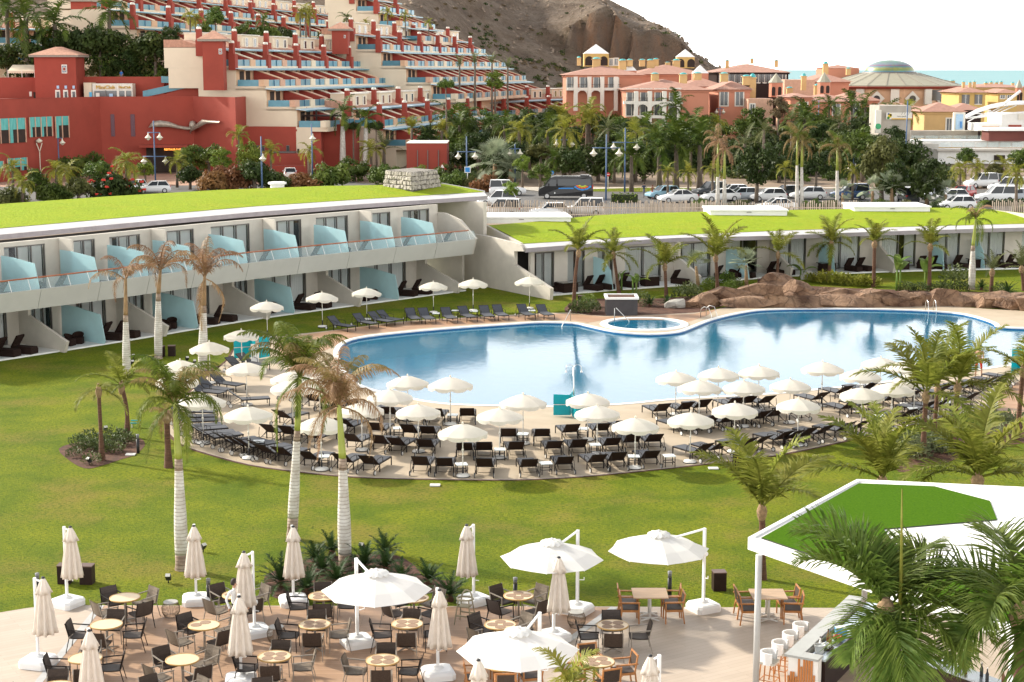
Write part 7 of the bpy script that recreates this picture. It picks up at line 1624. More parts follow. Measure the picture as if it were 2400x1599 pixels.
# ---- white terraces and arched canopy at the right
wt = thing('white_terraces','long pale concrete terraces with glass balustrades at the right','building',PD(2250,390,248))
def wbox(nm,x0,y0,x1,y1,Y,dp,m_): return abox(nm,x0,y0,x1,y1,Y,dp,m_,wt)
wbox('wall',2134,307,2292,325,272,3,MATS['weathered concrete']);wbox('terrace',2110,330,2420,345,262,6,M_coping);wbox('terrace',2115,338,2200,384,256,7,M_concrete);wbox('wall',2198,352,2430,384,252,6,M_coping);wbox('ledge',2196,350,2430,354,251,2,M_concrete);wbox('opening',2330,364,2356,378,251.8,.4,M_shade)
for k in range(8): wbox('glass_panel',2136 + 33 * k,318,2166 + 33 * k,332,268,.1,M_glassrail)
for k in range(7): wbox('glass_panel',2204 + 28 * k,334,2229 + 28 * k,346,254,.1,M_glassrail)
wbox('brown_wall',2317,307,2420,331,258,4,mat('dark red cladding',(.12,.03,.022),.7,.15,.5));wbox('white_roof',2314,301,2420,307,257,6,M_white);wbox('white_house',2346,266,2420,302,268,8,M_white);wbox('white_house',2292,290,2346,307,266,6,M_white);wbox('orange_wall',2302,296,2342,301,265.9,.2,M_orange)
wbox('notice',2387,268,2400,281,267.8,.2,M_trim);wbox('shop_front',2364,293,2394,299,267.8,.2,M_red);wbox('banner_gate',2234,264,2263,306,270,.6,M_trim);wbox('banner',2240,268,2258,304,269.8,.2,MATS['pale blue sign']);wbox('banner_print',2250,285,2255,300,269.6,.1,mat('blue banner print',(.08,.25,.55),.6,.1))
cv = thing('arched_canopy','white arched lattice canopy at the right picture edge','canopy',PD(2330,275,262))
for j,off in enumerate((0,2.2,4.4)):
    m = MB();m.tube([PD(x,y - j * 2.5,262 + off) - cv.location for x,y in [(2264,277),(2290,263),(2320,253),(2350,247),(2380,244),(2420,243)]],.18,5);obj('arch_rib',m,M_gwhite,cv)
m = MB();m.tube([PD(x,y,262) - cv.location for x,y in [(2264,277),(2300,274),(2340,268),(2420,262)]],.16,5);obj('tie',m,M_gwhite,cv)
for x,y in [(2285,266),(2305,258),(2325,252),(2345,248),(2365,246)]: m = MB();m.tube([PD(x,y,262) - cv.location,PD(x + 18,y + 1,266.4) - cv.location,PD(x - 18,y + 20 - (x - 2285) * .05,262) - cv.location],.1,4);obj('lattice_bar',m,M_gwhite,cv)
m = MB();m.tube([PD(2350,247,262) - cv.location,PD(2392,213,262) - cv.location],.22,5);obj('mast',m,M_gwhite,cv)
m = MB();m.grid([[PD(x,y - j * 2.2,262.5 + j * 3) - cv.location for x,y in [(2330,251),(2360,246.5),(2420,243.5)]] for j in range(3)]);obj('fabric',m,M_gwhite,cv)
# ================================================================ TREES, STREET AND CARS OF THE TOWN
CROWN = {}
LEAFC = dict(dark=((.014,.030,.008),(.065,.092,.020)),mid=((.03,.060,.010),(.13,.17,.03)),olive=((.045,.055,.015),(.14,.14,.042)),bright=((.085,.14,.018),(.22,.27,.04)),copper=((.13,.06,.025),(.30,.14,.055)),grey=((.10,.125,.09),(.24,.27,.20)),brown=((.085,.06,.035),(.19,.14,.07)))
LM = {k: leafmat('leaf ' + k,a,b,.22,1.2) for k,(a,b) in LEAFC.items()}
def crown_mesh(shape,colr,v):
    key = (shape,colr,v)
    if key in CROWN: return CROWN[key]
    rs = random.Random(v * 17 + len(shape) * 5 + len(colr));mb = MB();cl = []
    for k in range(30):
        while True:
            p = Vector((rs.uniform(-1,1),rs.uniform(-1,1),rs.uniform(-1,1)))
            if .35 < p.length < 1: break
        if shape == 'flat': p.z *= .42
        elif shape == 'cone': h = rs.random();a = rs.uniform(0,6.28);r_ = (1 - h) * .85 + .05;p = Vector((r_ * cos(a),r_ * sin(a),h * 3.4 - 1.4))
        elif shape == 'bush': p.z = abs(p.z) * .75 - .1
        else: p.z *= .85
        p *= .78;cl.append((p,rs.uniform(.20,.36)))
    for p,r_ in cl:
        for q in range(88):
            d = Vector((rs.gauss(0,1),rs.gauss(0,1),rs.gauss(0,.8) + .25)).normalized();c = p + Vector((d.x * r_,d.y * r_,d.z * r_ * .8)) * rs.uniform(.55,1.08)
            n_ = (d + Vector((rs.uniform(-.8,.8),rs.uniform(-.8,.8),rs.uniform(-.4,1.)))).normalized();s = n_.cross(Vector((rs.uniform(-1,1),rs.uniform(-1,1),rs.uniform(-1,1)))).normalized();t_ = n_.cross(s);l = rs.uniform(.048,.092)
            mb.add([c - s * l,c - t_ * l * .55,c + s * l,c + t_ * l * .55],[(0,1,2,3)])
    CROWN[key] = (mb.mesh('crown_leaves',LM[colr]),cl);return CROWN[key]
M_bark = mat('grey brown bark',(.13,.10,.075),.9,.3,3.,bump=.4)
FLOWER = mat('scarlet flower',(.55,.03,.015),.6,.2,3.)
tree_n = [0]
def TY(px,by):
    if by < 205:
        if px < 440: return 252 if by > 120 else 256
        if px < 1020: return 262 + (px - 440) * .125
        if px < 1200: return 305
    elif by < 360 and 780 < px < 1060: return 239
    return None
def base_at(px,by,Y=None):
    Y = Y or TY(px,by)
    if Y is None: return PG(px,by)
    x = PD(px,by,Y).x;return Vector((x,Y,gz(x,Y)))
def tree(px,base_y,top_y,w_px,shape='round',colr='dark',label=None,Y=None,flowers=False,trunk=True):
    q = base_at(px,base_y,Y)
    r_ = w_px / F * q.y * .5 * 1.08;top = PD(px,top_y,q.y).z - q.z;hz = {'flat': .42,'cone': 1.6,'bush': .75,'round': .85}[shape];v = tree_n[0] % 3;tree_n[0] += 1
    me,cl = crown_mesh(shape,colr,v);cz = top - r_ * (2.0 if shape == 'cone' else hz) * .98
    if shape == 'bush': cz = max(.1,top - r_ * .85)
    t = thing('broadleaf_tree' if shape != 'bush' else 'bush',label or 'x','tree' if shape != 'bush' else 'bush',q,RND.uniform(0,6));c = obj('crown',me,None,t,(0,0,cz));zs = r_ if shape != 'bush' else (top - cz) / .72
    zs *= 1.3 if 'ficus' in (label or '') else 1;cz -= r_ * .25 if 'ficus' in (label or '') else 0;c.scale = (r_,r_,zs)
    mb = MB();mb.tube([(0,0,-.3),(r_ * .04,0,max(.3,cz * .5)),(0,0,max(.5,cz - r_ * .1))],[r_ * .09 + .05,r_ * .07 + .04,r_ * .05],7)
    for k in range(0,30,5): p = cl[k][0];mb.tube([(0,0,max(.4,cz - r_ * .35)),(p.x * r_ * .5,p.y * r_ * .5,cz + p.z * zs * .4 - r_ * .1),(p.x * r_,p.y * r_,cz + p.z * zs)],[r_ * .04 + .02,r_ * .03,r_ * .012],4)
    obj('trunk',mb,M_bark,t)
    if flowers:
        mb = MB();rs = random.Random(4)
        for k in range(26): p = cl[k][0];d = p.normalized();c_q = Vector((p.x * r_,p.y * r_,cz + p.z * zs)) + Vector((d.x,d.y,abs(d.z) + .4)) * cl[k][1] * r_;mb.box(c_q,(.34,.34,.22),rz=k)
        obj('flowers',mb,FLOWER,t);t.children[-1]['kind'] = 'stuff'
    return t
TR = [
 (98,402,307,78,'flat','olive','umbrella shaped tree on a thin stem before the teal curtained windows'),(165,425,362,75,'round','mid','leafy tree beside the gold palms at the left edge'),(212,420,350,70,'round','mid','leafy tree in front of the red wall under the dark palm'),
 (262,462,402,140,'bush','dark','dark bush dotted with scarlet flowers behind the turf roof'),(20,478,432,90,'bush','olive','olive bush at the far left behind the turf roof'),(128,470,420,90,'bush','mid','green bush below the second gold palm'),(185,468,412,80,'bush','olive','olive bush left of the scarlet flowered one'),
 (448,425,335,66,'round','mid','round tree left of a pair beside the dark entrance'),(492,425,333,80,'round','mid','round tree right of a pair beside the dark entrance'),(445,445,385,70,'bush','dark','dark bush below the round pair of trees'),(540,446,378,110,'bush','copper','copper leaved bush, large one in the middle of the row'),(500,450,395,90,'bush','copper','copper leaved bush at the left of its row'),(598,448,372,90,'bush','dark','dark bush behind the single headed street lamp'),(640,446,395,80,'bush','dark','dark green bush between the copper ones'),(706,442,400,110,'bush','copper','low copper leaved bush in front of the white parked car'),(776,440,373,104,'bush','mid','big glossy green bush right of the copper one'),(900,432,378,84,'bush','mid','green bush left of the rubble chimney'),
 (1062,444,395,80,'bush','mid','green bush right of the rubble chimney'),(1142,448,405,96,'bush','copper','green bush with a copper top beside the blue sign'),(1108,446,412,70,'bush','olive','olive bush under the twin street lamp'),
 (236,178,62,135,'flat','dark','wide dark spreading tree above the red wall, left one'),(366,178,78,125,'flat','dark','wide dark spreading tree above the red wall, right one'),(18,188,98,70,'round','dark','dark tree at the upper left edge'),(300,190,110,80,'round','dark','dark filler tree between the two spreading trees'),(170,150,95,60,'round','dark','dark tree behind the broad red tower'),(160,170,60,80,'round','dark','tall dark tree under the date palms'),(85,150,70,80,'round','dark','dark tree below the two upper palms'),
 (506,92,10,58,'round','mid','tall leafy tree before the top apartments'),(404,106,55,52,'round','dark','dark layered tree above the cream stair'),(575,92,45,60,'round','mid','leafy tree above the long apartment block'),(480,95,45,40,'round','mid','small leafy tree beside the yellow palms on the hillside'),(625,88,52,70,'bush','mid','bush on the hillside left of the tall gold palms'),(665,85,58,60,'bush','dark','dark bush below the tall gold palms'),(765,88,66,40,'bush','dark','dark bush beside the small red tower'),
 (828,330,287,36,'flat','dark','small flat topped dark tree left of two by the royal palms'),(882,330,285,42,'flat','dark','small flat topped dark tree right of two by the royal palms'),(1000,330,290,60,'round','dark','dark tree behind the plain red wall block'),(1060,350,300,90,'round','mid','leafy tree above the warning sign'),(1010,385,325,50,'round','mid','leafy tree just right of the red block'),(1080,405,340,90,'round','dark','dark tree behind the first twin lamp'),
 (1172,372,292,128,'flat','olive','broad olive topped tree above the silver palms'),(1120,345,305,70,'round','olive','olive tree left of the broad one'),(1268,420,338,70,'flat','olive','flat topped tree with tan lower leaves'),(1225,440,362,46,'round','bright','small bright tree left of two at the kerb'),(1266,445,378,60,'round','mid','small tree right of two at the kerb'),(1196,482,424,46,'round','bright','small round tree with a leaning stem by the fence'),(1335,430,340,80,'round','dark','dark tree behind the van roof'),(1300,400,330,60,'round','dark','dark tree behind the blue round sign'),
 (1445,330,266,66,'round','bright','dense round bright tree below the coral arches'),(1402,425,335,95,'round','dark','dark mango tree between two twin lamps'),(1510,425,328,100,'round','dark','dark mango tree left of the date palms'),(1470,400,320,60,'round','mid','tree right of the taller twin lamp'),(1655,320,212,78,'round','brown','reddish brown tree before the coral wing'),(1700,330,250,60,'round','mid','green tree under the small upper lamp'),(1590,330,280,70,'round','dark','dark tree right of the white arches'),
 (1822,345,226,60,'round','brown','tall brownish tree covering the corner house'),(1850,340,280,60,'round','mid','green tree left of the coral town house'),(1785,350,290,60,'round','olive','olive tree below the slim windows'),(1918,350,268,100,'round','olive','broad olive tree right of the coral town house'),(1993,335,203,42,'cone','olive','slender conical tree before the domed hall'),(1945,330,225,40,'cone','olive','slender open tree beside the lamp post'),(2038,340,245,55,'round','dark','dark tree left of the concrete kiosk'),(1975,375,290,120,'round','olive','large olive tree in front of the pink roofs'),(2040,395,315,90,'round','olive','olive tree below the kiosk banner'),
 (1772,476,342,96,'round','dark','large dark ficus left of the pair of white palm trunks'),(1735,400,330,70,'round','dark','dark tree behind the withered palm'),(1912,466,348,76,'round','dark','dark tree right of the pair of white palm trunks'),(2066,474,332,108,'round','olive','large olive ficus left of the dark pair'),(2092,480,378,80,'round','dark','dark ficus, left of the dark pair at the car park'),(2172,482,374,100,'round','dark','dark ficus, right of the dark pair at the car park'),(2006,440,355,60,'round','dark','dark tree behind the single royal palm'),(1960,420,350,60,'round','mid','green tree behind the single royal palm'),
 (2172,318,248,74,'round','bright','dense bright round tree beside the kiosk'),(2140,312,285,40,'bush','bright','bright bush at the foot of the kiosk'),(2278,318,280,50,'bush','olive','olive bush below the arched canopy'),(2262,420,342,50,'round','mid','leafy tree before the white terraces'),(2388,410,345,60,'round','mid','leafy tree at the right edge before the terraces'),(2330,430,380,50,'bush','olive','bush before the white terraces'),(2170,420,368,60,'bush','olive','olive bush under the tall plain pole'),(1130,205,168,70,'bush','dark','dark bush below the grey hillside palms'),(1045,208,182,40,'bush','mid','bush on the wall below the grey hillside palms'),(1160,200,165,50,'round','bright','bright tree among the grey hillside palms')]
for a in TR: tree(*a[:6],label=a[6],flowers='scarlet flowers' in a[6])
def tpalm(px,base_y,crown_y,kind,sc,label,els='mess',name='town_palm',r=(.2,.13),m=None,fib=True,dead=None,group=None):
    q = base_at(px,base_y);top = PD(px,crown_y,q.y) - q;rs = random.Random(px);t = thing(name,label,'palm',q,0,group);mb = MB();mb.tube([(0,0,-.2),top * .5,top],[r[0] * sc,r[1] * sc,r[1] * sc * .9],7);obj('trunk',mb,m or M_bark,t)
    put_crown(t,top,kind,EL[els],rs,sc);return t
TP = [(53,478,428,'gold',1.25,'yellow green palm at the far left behind the turf roof','mess'),(132,470,398,'gold',1.2,'yellow green palm left of the dark leafy tree','mess'),(215,400,312,'town',1.15,'dark arching palm against the red wall','mess'),(180,400,345,'town',.8,'smaller dark palm against the red wall','sparse'),(297,458,378,'gold',1.75,'large yellow green palm in front of the red building','mess'),
 (60,160,42,'town',2.9,'big dark palm with a pale trunk at the upper left','mess'),(128,160,56,'town',2.8,'second big dark palm at the upper left','mess'),(255,80,26,'town',2.6,'big dark date palm beside the tall red tower','mess'),(15,90,20,'town',2.6,'dark palm cut by the upper left corner','mess'),
 (445,100,38,'gold',1.2,'pair forming yellow palm, left stem, on the hillside','mess'),(458,100,44,'gold',1.1,'pair forming yellow palm, right stem, on the hillside','mess'),(703,88,30,'gold',1.3,'tall gold palm, left of three on the hillside','mess'),(716,90,24,'gold',1.2,'tall gold palm, middle of three on the hillside','mess'),(726,90,34,'gold',1.3,'tall gold palm, right of three on the hillside','mess'),(618,85,48,'town',1.2,'dark palm left of the gold palms on the hillside','mess'),(812,62,42,'town',1.0,'small dark palm above the small red tower','mess'),(857,65,52,'gold',.8,'little gold palm right of the small red tower','mess'),(908,60,28,'gold',1.1,'gold palm below the short top block','mess'),(950,58,36,'gold',.95,'smaller gold palm below the short top block','mess'),(1005,66,52,'gold',.9,'low gold palm at the foot of the bare mountain','mess'),
 (597,385,302,'gold',1.2,'golden queen palm, left of three before the red annex','mess'),(650,380,305,'gold',1.2,'golden queen palm, middle of three before the red annex','mess'),(681,388,316,'gold',1.15,'golden queen palm, right of three before the red annex','mess'),(900,398,350,'olive',1.9,'feathery grey date palm left of the plain red block','up'),(738,385,362,'cycad',3.0,'large dark cycad beside the red annex','full'),(660,392,375,'gold',.8,'low arching palm at the base wall','mess'),
 (1077,188,155,'olive',1.5,'grey hillside palm, first from the left of four','up'),(1113,190,150,'olive',1.6,'grey hillside palm, second from the left of four','up'),(1153,186,150,'olive',1.4,'grey hillside palm, third from the left of four','up'),(1190,190,158,'olive',1.4,'grey hillside palm, fourth from the left of four','up'),(1248,205,172,'gold',1.9,'gold green palm at the foot of the bare slope','mess'),
 (965,330,300,'gold',1.5,'fan shaped banana like palm left of two by the lower block','up'),(1035,330,305,'gold',1.5,'fan shaped banana like palm right of two by the lower block','up'),(1165,300,265,'town',1.2,'dark palm in front of the far terraced block','mess'),
 (1230,345,285,'town',1.6,'dark palm left of the big feathery pair','mess'),(1318,350,278,'gold',2.2,'big feathery palm, left of a pair above the van','full'),(1376,355,288,'gold',2.2,'big feathery palm, right of a pair above the van','full'),(1410,290,222,'town',1.8,'tall dark palm before the left coral wing','mess'),(1440,310,262,'town',1.7,'dark palm before the white arches','mess'),(1295,320,260,'gold',1.5,'palm behind the big feathery pair','mess'),(1395,290,245,'town',1.5,'dark palm behind the tall one before the left coral wing','mess'),(1265,300,262,'town',1.3,'dark palm at the end of the far terraced block','mess'),
 (1545,445,345,'town',2.2,'stout date palm, first of three over the parked cars','full'),(1585,445,338,'town',2.3,'stout date palm, second of three over the parked cars','full'),(1640,445,340,'town',2.3,'stout date palm, third of three over the parked cars','full'),(1550,320,290,'olive',1.6,'grey palm below the white arches','mess'),(1640,300,268,'town',1.7,'dark palm behind the reddish tree','mess'),(1700,310,258,'town',1.6,'dark palm under the small upper lamp','mess'),(1480,450,365,'town',1.7,'stout date palm left of the pedestrians','full'),
 (1565,468,402,'gold',.95,'small queen palm by the silver car','mess'),(1613,470,404,'gold',.95,'small queen palm by the white car','mess'),(1670,470,398,'gold',1.0,'small queen palm left of the withered palm trunks','mess'),(1840,465,395,'gold',.9,'small queen palm left of the royal pair','mess'),(1998,470,400,'gold',.9,'small queen palm right of the single royal palm','mess'),(2250,455,395,'gold',1.2,'golden queen palm, first of three at the right car park','mess'),(2290,440,392,'gold',1.2,'golden queen palm, second of three at the right car park','mess'),(2382,500,408,'gold',1.2,'golden queen palm, third of three at the right car park','mess'),(2350,430,385,'gold',1.1,'golden queen palm before the white terraces','mess'),(1900,340,300,'gold',1.0,'palm below the lamp post arm','mess'),(1745,340,290,'gold',1.3,'palm at the right of the coral corner house','mess'),(1300,430,370,'town',1.1,'dark palm behind the blue round sign','mess'),(1440,430,380,'town',1.2,'dark palm between the twin lamps','mess')]
for a in TP: tpalm(*a[:6],els=a[6])
rs = random.Random(21);FT = []
for k in range(92):
    px = rs.uniform(1050,2130);by = rs.uniform(345,428);FT.append((px,by))
for i,(px,by) in enumerate(sorted(FT)):
    if i % 3: tree(px,by,by - rs.uniform(70,115),rs.uniform(65,110),'round',rs.choice(['dark','mid','dark','dark']),f'leafy town tree, {ORD[(i - i // 3) % 30]}{["", " of a second count", " of a third count"][(i - i // 3) // 30]} from the left in the belt')
    else: tpalm(px,by,by - rs.uniform(70,120),rs.choice(['town','gold','town','olive']),rs.uniform(1.4,2.1),f'town planting palm, {ORD[i // 3 % 30]}{" of a second count" if i // 3 >= 30 else ""} from the left','mess')
for i,(x,w_) in enumerate(((1640,50),(1735,70),(1830,46),(1905,60),(1945,50),(2020,60),(2068,56),(2125,60),(2200,60),(2240,40))): tree(x,492,462 + (i % 3) * 4,w_,'bush',('mid','olive','dark')[i % 3],f'low bush behind the picket fence at the car park, {ORD[i]} from the left')
LFT = [(30,470,392,'gold',1.3),(88,468,388,'tree',80),(160,466,400,'gold',1.2),(232,455,372,'tree',74),(340,432,372,'tree',52),(415,440,378,'gold',1.1),(520,430,345,'tree',60),(560,428,318,'gold',1.2),(585,430,330,'tree',70),(635,420,352,'gold',1.2),(725,425,352,'gold',1.3),(830,425,362,'tree',80),(870,420,350,'gold',1.4),(930,425,385,'tree',60),(990,428,385,'tree',60),(1030,440,380,'tree',70),(560,300,255,'gold',.9)]
for i,(x,yb,yt,k,s_) in enumerate(LFT):
    d_ = f'in the planting before the red buildings, {ORD[i]} from the left'
    if k == 'tree': tree(x,yb,yt,s_,'round','mid' if i % 2 else 'bright','leafy green tree ' + d_)
    else: tpalm(x,yb,yt,k,s_,'yellow green palm ' + d_)
def rpalm(label,px,base_y,wt_,sh,kind,seed,els=(84,62,44,40,20,5,-10,-25,30,-30),sc=1.6,r=.3,n2=0,k2=None):
    q = base_at(px,base_y);b = q;w_ = PD(px,wt_,q.y) - b;s_ = PD(px + 1,sh,q.y) - b;rs = random.Random(seed);t = thing('royal_palm',label,'palm',b)
    mb = MB();mb.smooth = True;mb.tube([(0,0,-.2),w_ * .3,w_ * .7,w_],[r * 1.1,r * 1.1,r * .9,r * .7],9);obj('trunk',mb,M_whitetrunk,t)
    mb = MB();mb.smooth = True;mb.tube([w_,w_.lerp(s_,.5),s_],[r * .72,r * .6,r * .4],8);obj('crown_shaft',mb,M_shaft,t);put_crown(t,s_,kind,els,rs,sc)
    if k2: put_crown(t,s_,k2,els[:n2],rs,sc)
rpalm('tall royal palm with dark crown, left of a pair before the lower block',803,348,296,262,'town',1,sc=1.6,r=.42);rpalm('royal palm with dark crown, right of a pair before the lower block',857,346,300,278,'town',2,sc=1.5,r=.38)
rpalm('withered royal palm with hanging tan fronds, left of a twin',1682,488,415,330,'dead',3,sc=1.3,r=.22);rpalm('withered royal palm with hanging tan fronds, right of a twin',1698,488,420,352,'dead',4,sc=1.2,r=.22)
rpalm('royal palm with tan green crown, left of the taller twin',1868,492,388,325,'half',5,sc=1.3,r=.2,k2='royal',n2=4);rpalm('royal palm with tan green crown, right of the taller twin',1879,492,392,335,'half',6,sc=1.2,r=.2,k2='royal',n2=3);rpalm('single royal palm with a thin crown right of the taller twin',1962,490,400,345,'half',7,sc=1.2,r=.2,k2='royal',n2=3)
for i,(x,yb,yc,n_,s) in enumerate([(1160,428,385,26,2.6),(1197,430,398,20,2.2),(2045,482,448,12,1.3),(2090,482,442,14,1.5),(2172,482,446,14,1.5),(2216,484,456,12,1.3),(1975,485,452,10,1.2)]):
    fanpalm(['big silver fan palm ball beside the road','second silver fan palm leaning right beside the road','grey fan palm along the far fence, first','yellowish grey fan palm along the far fence, second','grey fan palm along the far fence between dark ficus','low grey fan palm along the far fence, last','grey fan palm by the single royal palm'][i],None,(x,yc),n_,s,pb=PG(x,yb),seed=70 + i,lo=-35)
# hedges
def hedge(label,x0,x1,yb,yt,colr='mid',dp=1.4):
    a,b = PG(x0,yb),PG(x1,yb);h = PD(x0,yt,a.y).z - a.z;d = b - a;L_ = d.length;t = thing('hedge',label,'hedge',a,atan2(d.y,d.x));rs = random.Random(int(x0));mb = MB();n_ = int(L_ * h * 26)
    for k in range(n_):
        f_ = rs.random();p = Vector((rs.uniform(0,L_),0,0));p += Vector((0,rs.uniform(0,dp),h)) if f_ < .4 else Vector((0,rs.choice((0,dp)),rs.uniform(0,h)));p += Vector([rs.uniform(-.1,.1) for _ in range(3)])
        s = Vector([rs.uniform(-1,1) for _ in range(3)]).normalized();t_ = s.cross(Vector((.3,.5,.8))).normalized();l = .2;mb.add([p - s * l,p - t_ * l * .6,p + s * l,p + t_ * l * .6],[(0,1,2,3)])
    obj('leaves',mb,LM[colr],t);mb = MB();mb.box((L_ / 2,dp / 2,h / 2),(L_ - .1,dp - .15,h - .1));obj('branches',mb,mat('hedge inside',(.03,.04,.015),.95,.3,5.) if 'hedge inside' not in MATS else MATS['hedge inside'],t)
hedge('long clipped hedge before the stone planters',700,870,389,372);hedge('clipped hedge at the right car park',2310,2420,484,470,'dark');hedge('hedge with yellow tips behind the picket fence',1432,1496,476,456,'bright');hedge('hedge strip at the right edge below the fence',2380,2425,498,484,'bright')
# undergrowth below the trees, scrub on the mountain
def scatter(name,pts,colrs,R_,n,lf):
    mb = MB();rs = random.Random(len(name));k_ = 0
    for p in pts:
        mb.mat(k_ % len(colrs));k_ += 1;s_ = rs.uniform(.6,1.3)
        for q in range(n):
            d = Vector((rs.gauss(0,1),rs.gauss(0,1),abs(rs.gauss(0,.9)))).normalized();c = p + Vector((d.x * R_ * s_,d.y * R_ * s_,d.z * R_ * s_ * .8)) * rs.uniform(.5,1)
            s = Vector([rs.uniform(-1,1) for _ in range(3)]).normalized();t_ = s.cross(d).normalized() if abs(s.dot(d)) < .95 else Vector((0,0,1));mb.add([c - s * lf,c - t_ * lf * .6,c + s * lf,c + t_ * lf * .6],[(0,1,2,3)])
    return tag(obj(name,mb,[LM[c] for c in colrs]),name.replace('_',' ') + ' of mixed greens between the town trees' if 'under' in name else 'dry grey green scrub dotted over the bare mountain','undergrowth' if 'under' in name else 'scrub',None,'stuff')
rs = random.Random(9);pts = []
for k in range(900):
    px,py = rs.uniform(1060,2330),rs.uniform(305,425)
    if py > 402 and not (px < 1200 or px > 1700): continue
    if px > 2140 and py > 318: continue
    pts.append(PG(px,py))
for k in range(60): pts.append(PG(rs.uniform(2080,2230),rs.uniform(395,440)))
for k in range(90): pts.append(PG(rs.uniform(1380,1800),rs.uniform(385,405)))
for k in range(140): px = rs.uniform(0,440);py = rs.uniform(120,186);pts.append(PD(px,py,253))
for k in range(60): pts.append(PG(rs.uniform(960,1240),rs.uniform(190,215)))
scatter('undergrowth',pts,['dark','mid','olive','dark'],1.9,90,.26)
pts = []
for k in range(700):
    x,y = rs.uniform(-60,90),rs.uniform(434,640)
    if noise.noise((x * .05,y * .03,2)) + rs.uniform(-.4,.4) > .05: pts.append(Vector((x,y,mountain_z(x,y))))
for k in range(160): x,y = rs.uniform(-10,22),rs.uniform(434,490);pts.append(Vector((x,y,mountain_z(x,y))))
scatter('mountain_scrub',pts,['olive','dark','brown'],1.1,26,.34)
# ---- picket fence
pf = thing('picket_fence','long pale fence of uneven wooden pickets behind the turf roofs','fence',PD(1143,505,166));M_pick = mat('sun bleached timber',(.50,.41,.32),.85,.2,2.,rnd=.2);L0 = pf.location
pk = [bx((0,0,h / 2),(.085,.05,h)).mesh('picket',M_pick) for h in (1.75,1.6,1.9)];x = L0.x;k = 0;rs = random.Random(2);xe = PD(2015,500,166).x;xa,xb = PD(1500,500,166).x,PD(1675,500,166).x
while x < xe and k < 290:
    y = 166 + .2 * sin(x * .4);o = o2('picket',pk[rs.randrange(3)],pf,(x - L0.x,y - L0.y,1.05 - L0.z));o.rotation_euler = (rs.uniform(-.03,.03),rs.uniform(-.04,.04),0);x += (.098 if xa < x < xb else .205) * rs.uniform(.85,1.15);k += 1
for z in (1.5,2.2): m = MB();m.box(((xe - L0.x) / 2,.06,z - L0.z),(xe - L0.x,.04,.09));obj('rail',m,M_pick,pf)
pf2 = thing('picket_fence','short low stretch of pale picket fence at the right edge','fence',PD(2330,500,168));L0 = pf2.location
for k in range(26): o2('picket',pk[k % 3],pf2,(k * .2 - .2,0,1.0 - L0.z))
# ---- street lamps
M_lampblue = mat('blue lamp post',(.06,.11,.21),.5,.1);M_bell = mat('cream lamp bell',(.62,.58,.46),.5,.05)
def lamp(label,px,base_y,top_y,arms):
    q = PG(px,base_y);H_ = PD(px,top_y,q.y).z - q.z;t = thing('street_lamp',label,'street lamp',q,0,'blue street lamps');m = MB();m.tube([(0,0,0),(0,0,H_)],[.11,.07],6);obj('pole',m,M_lampblue,t);s = q.y / F
    for ay,hw,both in arms:
        z = PD(px,ay,q.y).z - q.z;ends = [-1,1] if both else [1]
        m = MB();m.tube([((-hw if both else 0) * s,0,z),(hw * s,0,z)],.06,5);arm = obj('arm',m,M_lampblue,t)
        for e in ends: m = MB();x = e * hw * s * .9 if both else hw * s;m.lathe([(.05,0),(.10,-.25),(.19,-.42),(.42,-.62),(.43,-.67),(.28,-.7),(.2,-.86),(.05,-.96)],12,(x,0,z));obj('bell',m,M_bell,arm)
lamp('blue post with two tiers of bell lamps before the red entrance',365,440,283,[(311,15,True),(367,28,True)]);lamp('single bell lamp on a blue post right of the copper bushes',615,460,320,[(360,3,False)]);lamp('single bell lamp on a blue post before the red annex',733,440,290,[(313,2,False)])
lamp('blue twin lamp in front of the big silver fan palm',1094,440,320,[(356,22,True)]);lamp('blue twin lamp behind the silver fan palms',1207,430,338,[(349,13,True)]);lamp('blue twin lamp above the black van',1322,418,318,[(328,20,True)]);lamp('tall blue twin lamp, left of two right of the van',1420,478,315,[(347,33,True)]);lamp('tall blue twin lamp, right of two right of the van',1464,452,300,[(334,30,True)]);lamp('small blue twin lamp before the coral corner house',1686,340,250,[(255,9,True)]);lamp('blue twin lamp before the coral town house',1916,350,235,[(270,13,True)]);lamp('single bell lamp against the teal curtained red wall',140,420,324,[(324,10,False)]);lamp('short blue lamp beside the single royal palm',1998,440,372,[(383,6,True)])
q = PG(2121,400);t = thing('flag_pole','tall plain dark pole beside the concrete kiosk','pole',q);m = MB();m.tube([(0,0,0),(0,0,PD(2121,236,q.y).z - q.z)],.1,5);obj('mast',m,M_lampblue,t);m = MB();m.lathe([(.2,0),(.2,.15)],8);obj('base_plate',m,M_lampblue,t)
q = PG(96,420);t = thing('y_lamp','white lamp bowl on a forked post below the umbrella tree','street lamp',q);m = MB();H_ = PD(96,335,q.y).z - q.z;m.tube([(0,0,0),(0,0,H_ - 1.2),(-.4,0,H_)],.07,4);m.tube([(0,0,H_ - 1.2),(.4,0,H_)],.07,4);obj('post',m,M_bell,t);m = MB();m.lathe([(.15,0),(.5,.25),(.4,.35),(.05,.6)],10,(0,0,H_));obj('bowl',m,M_bell,t)
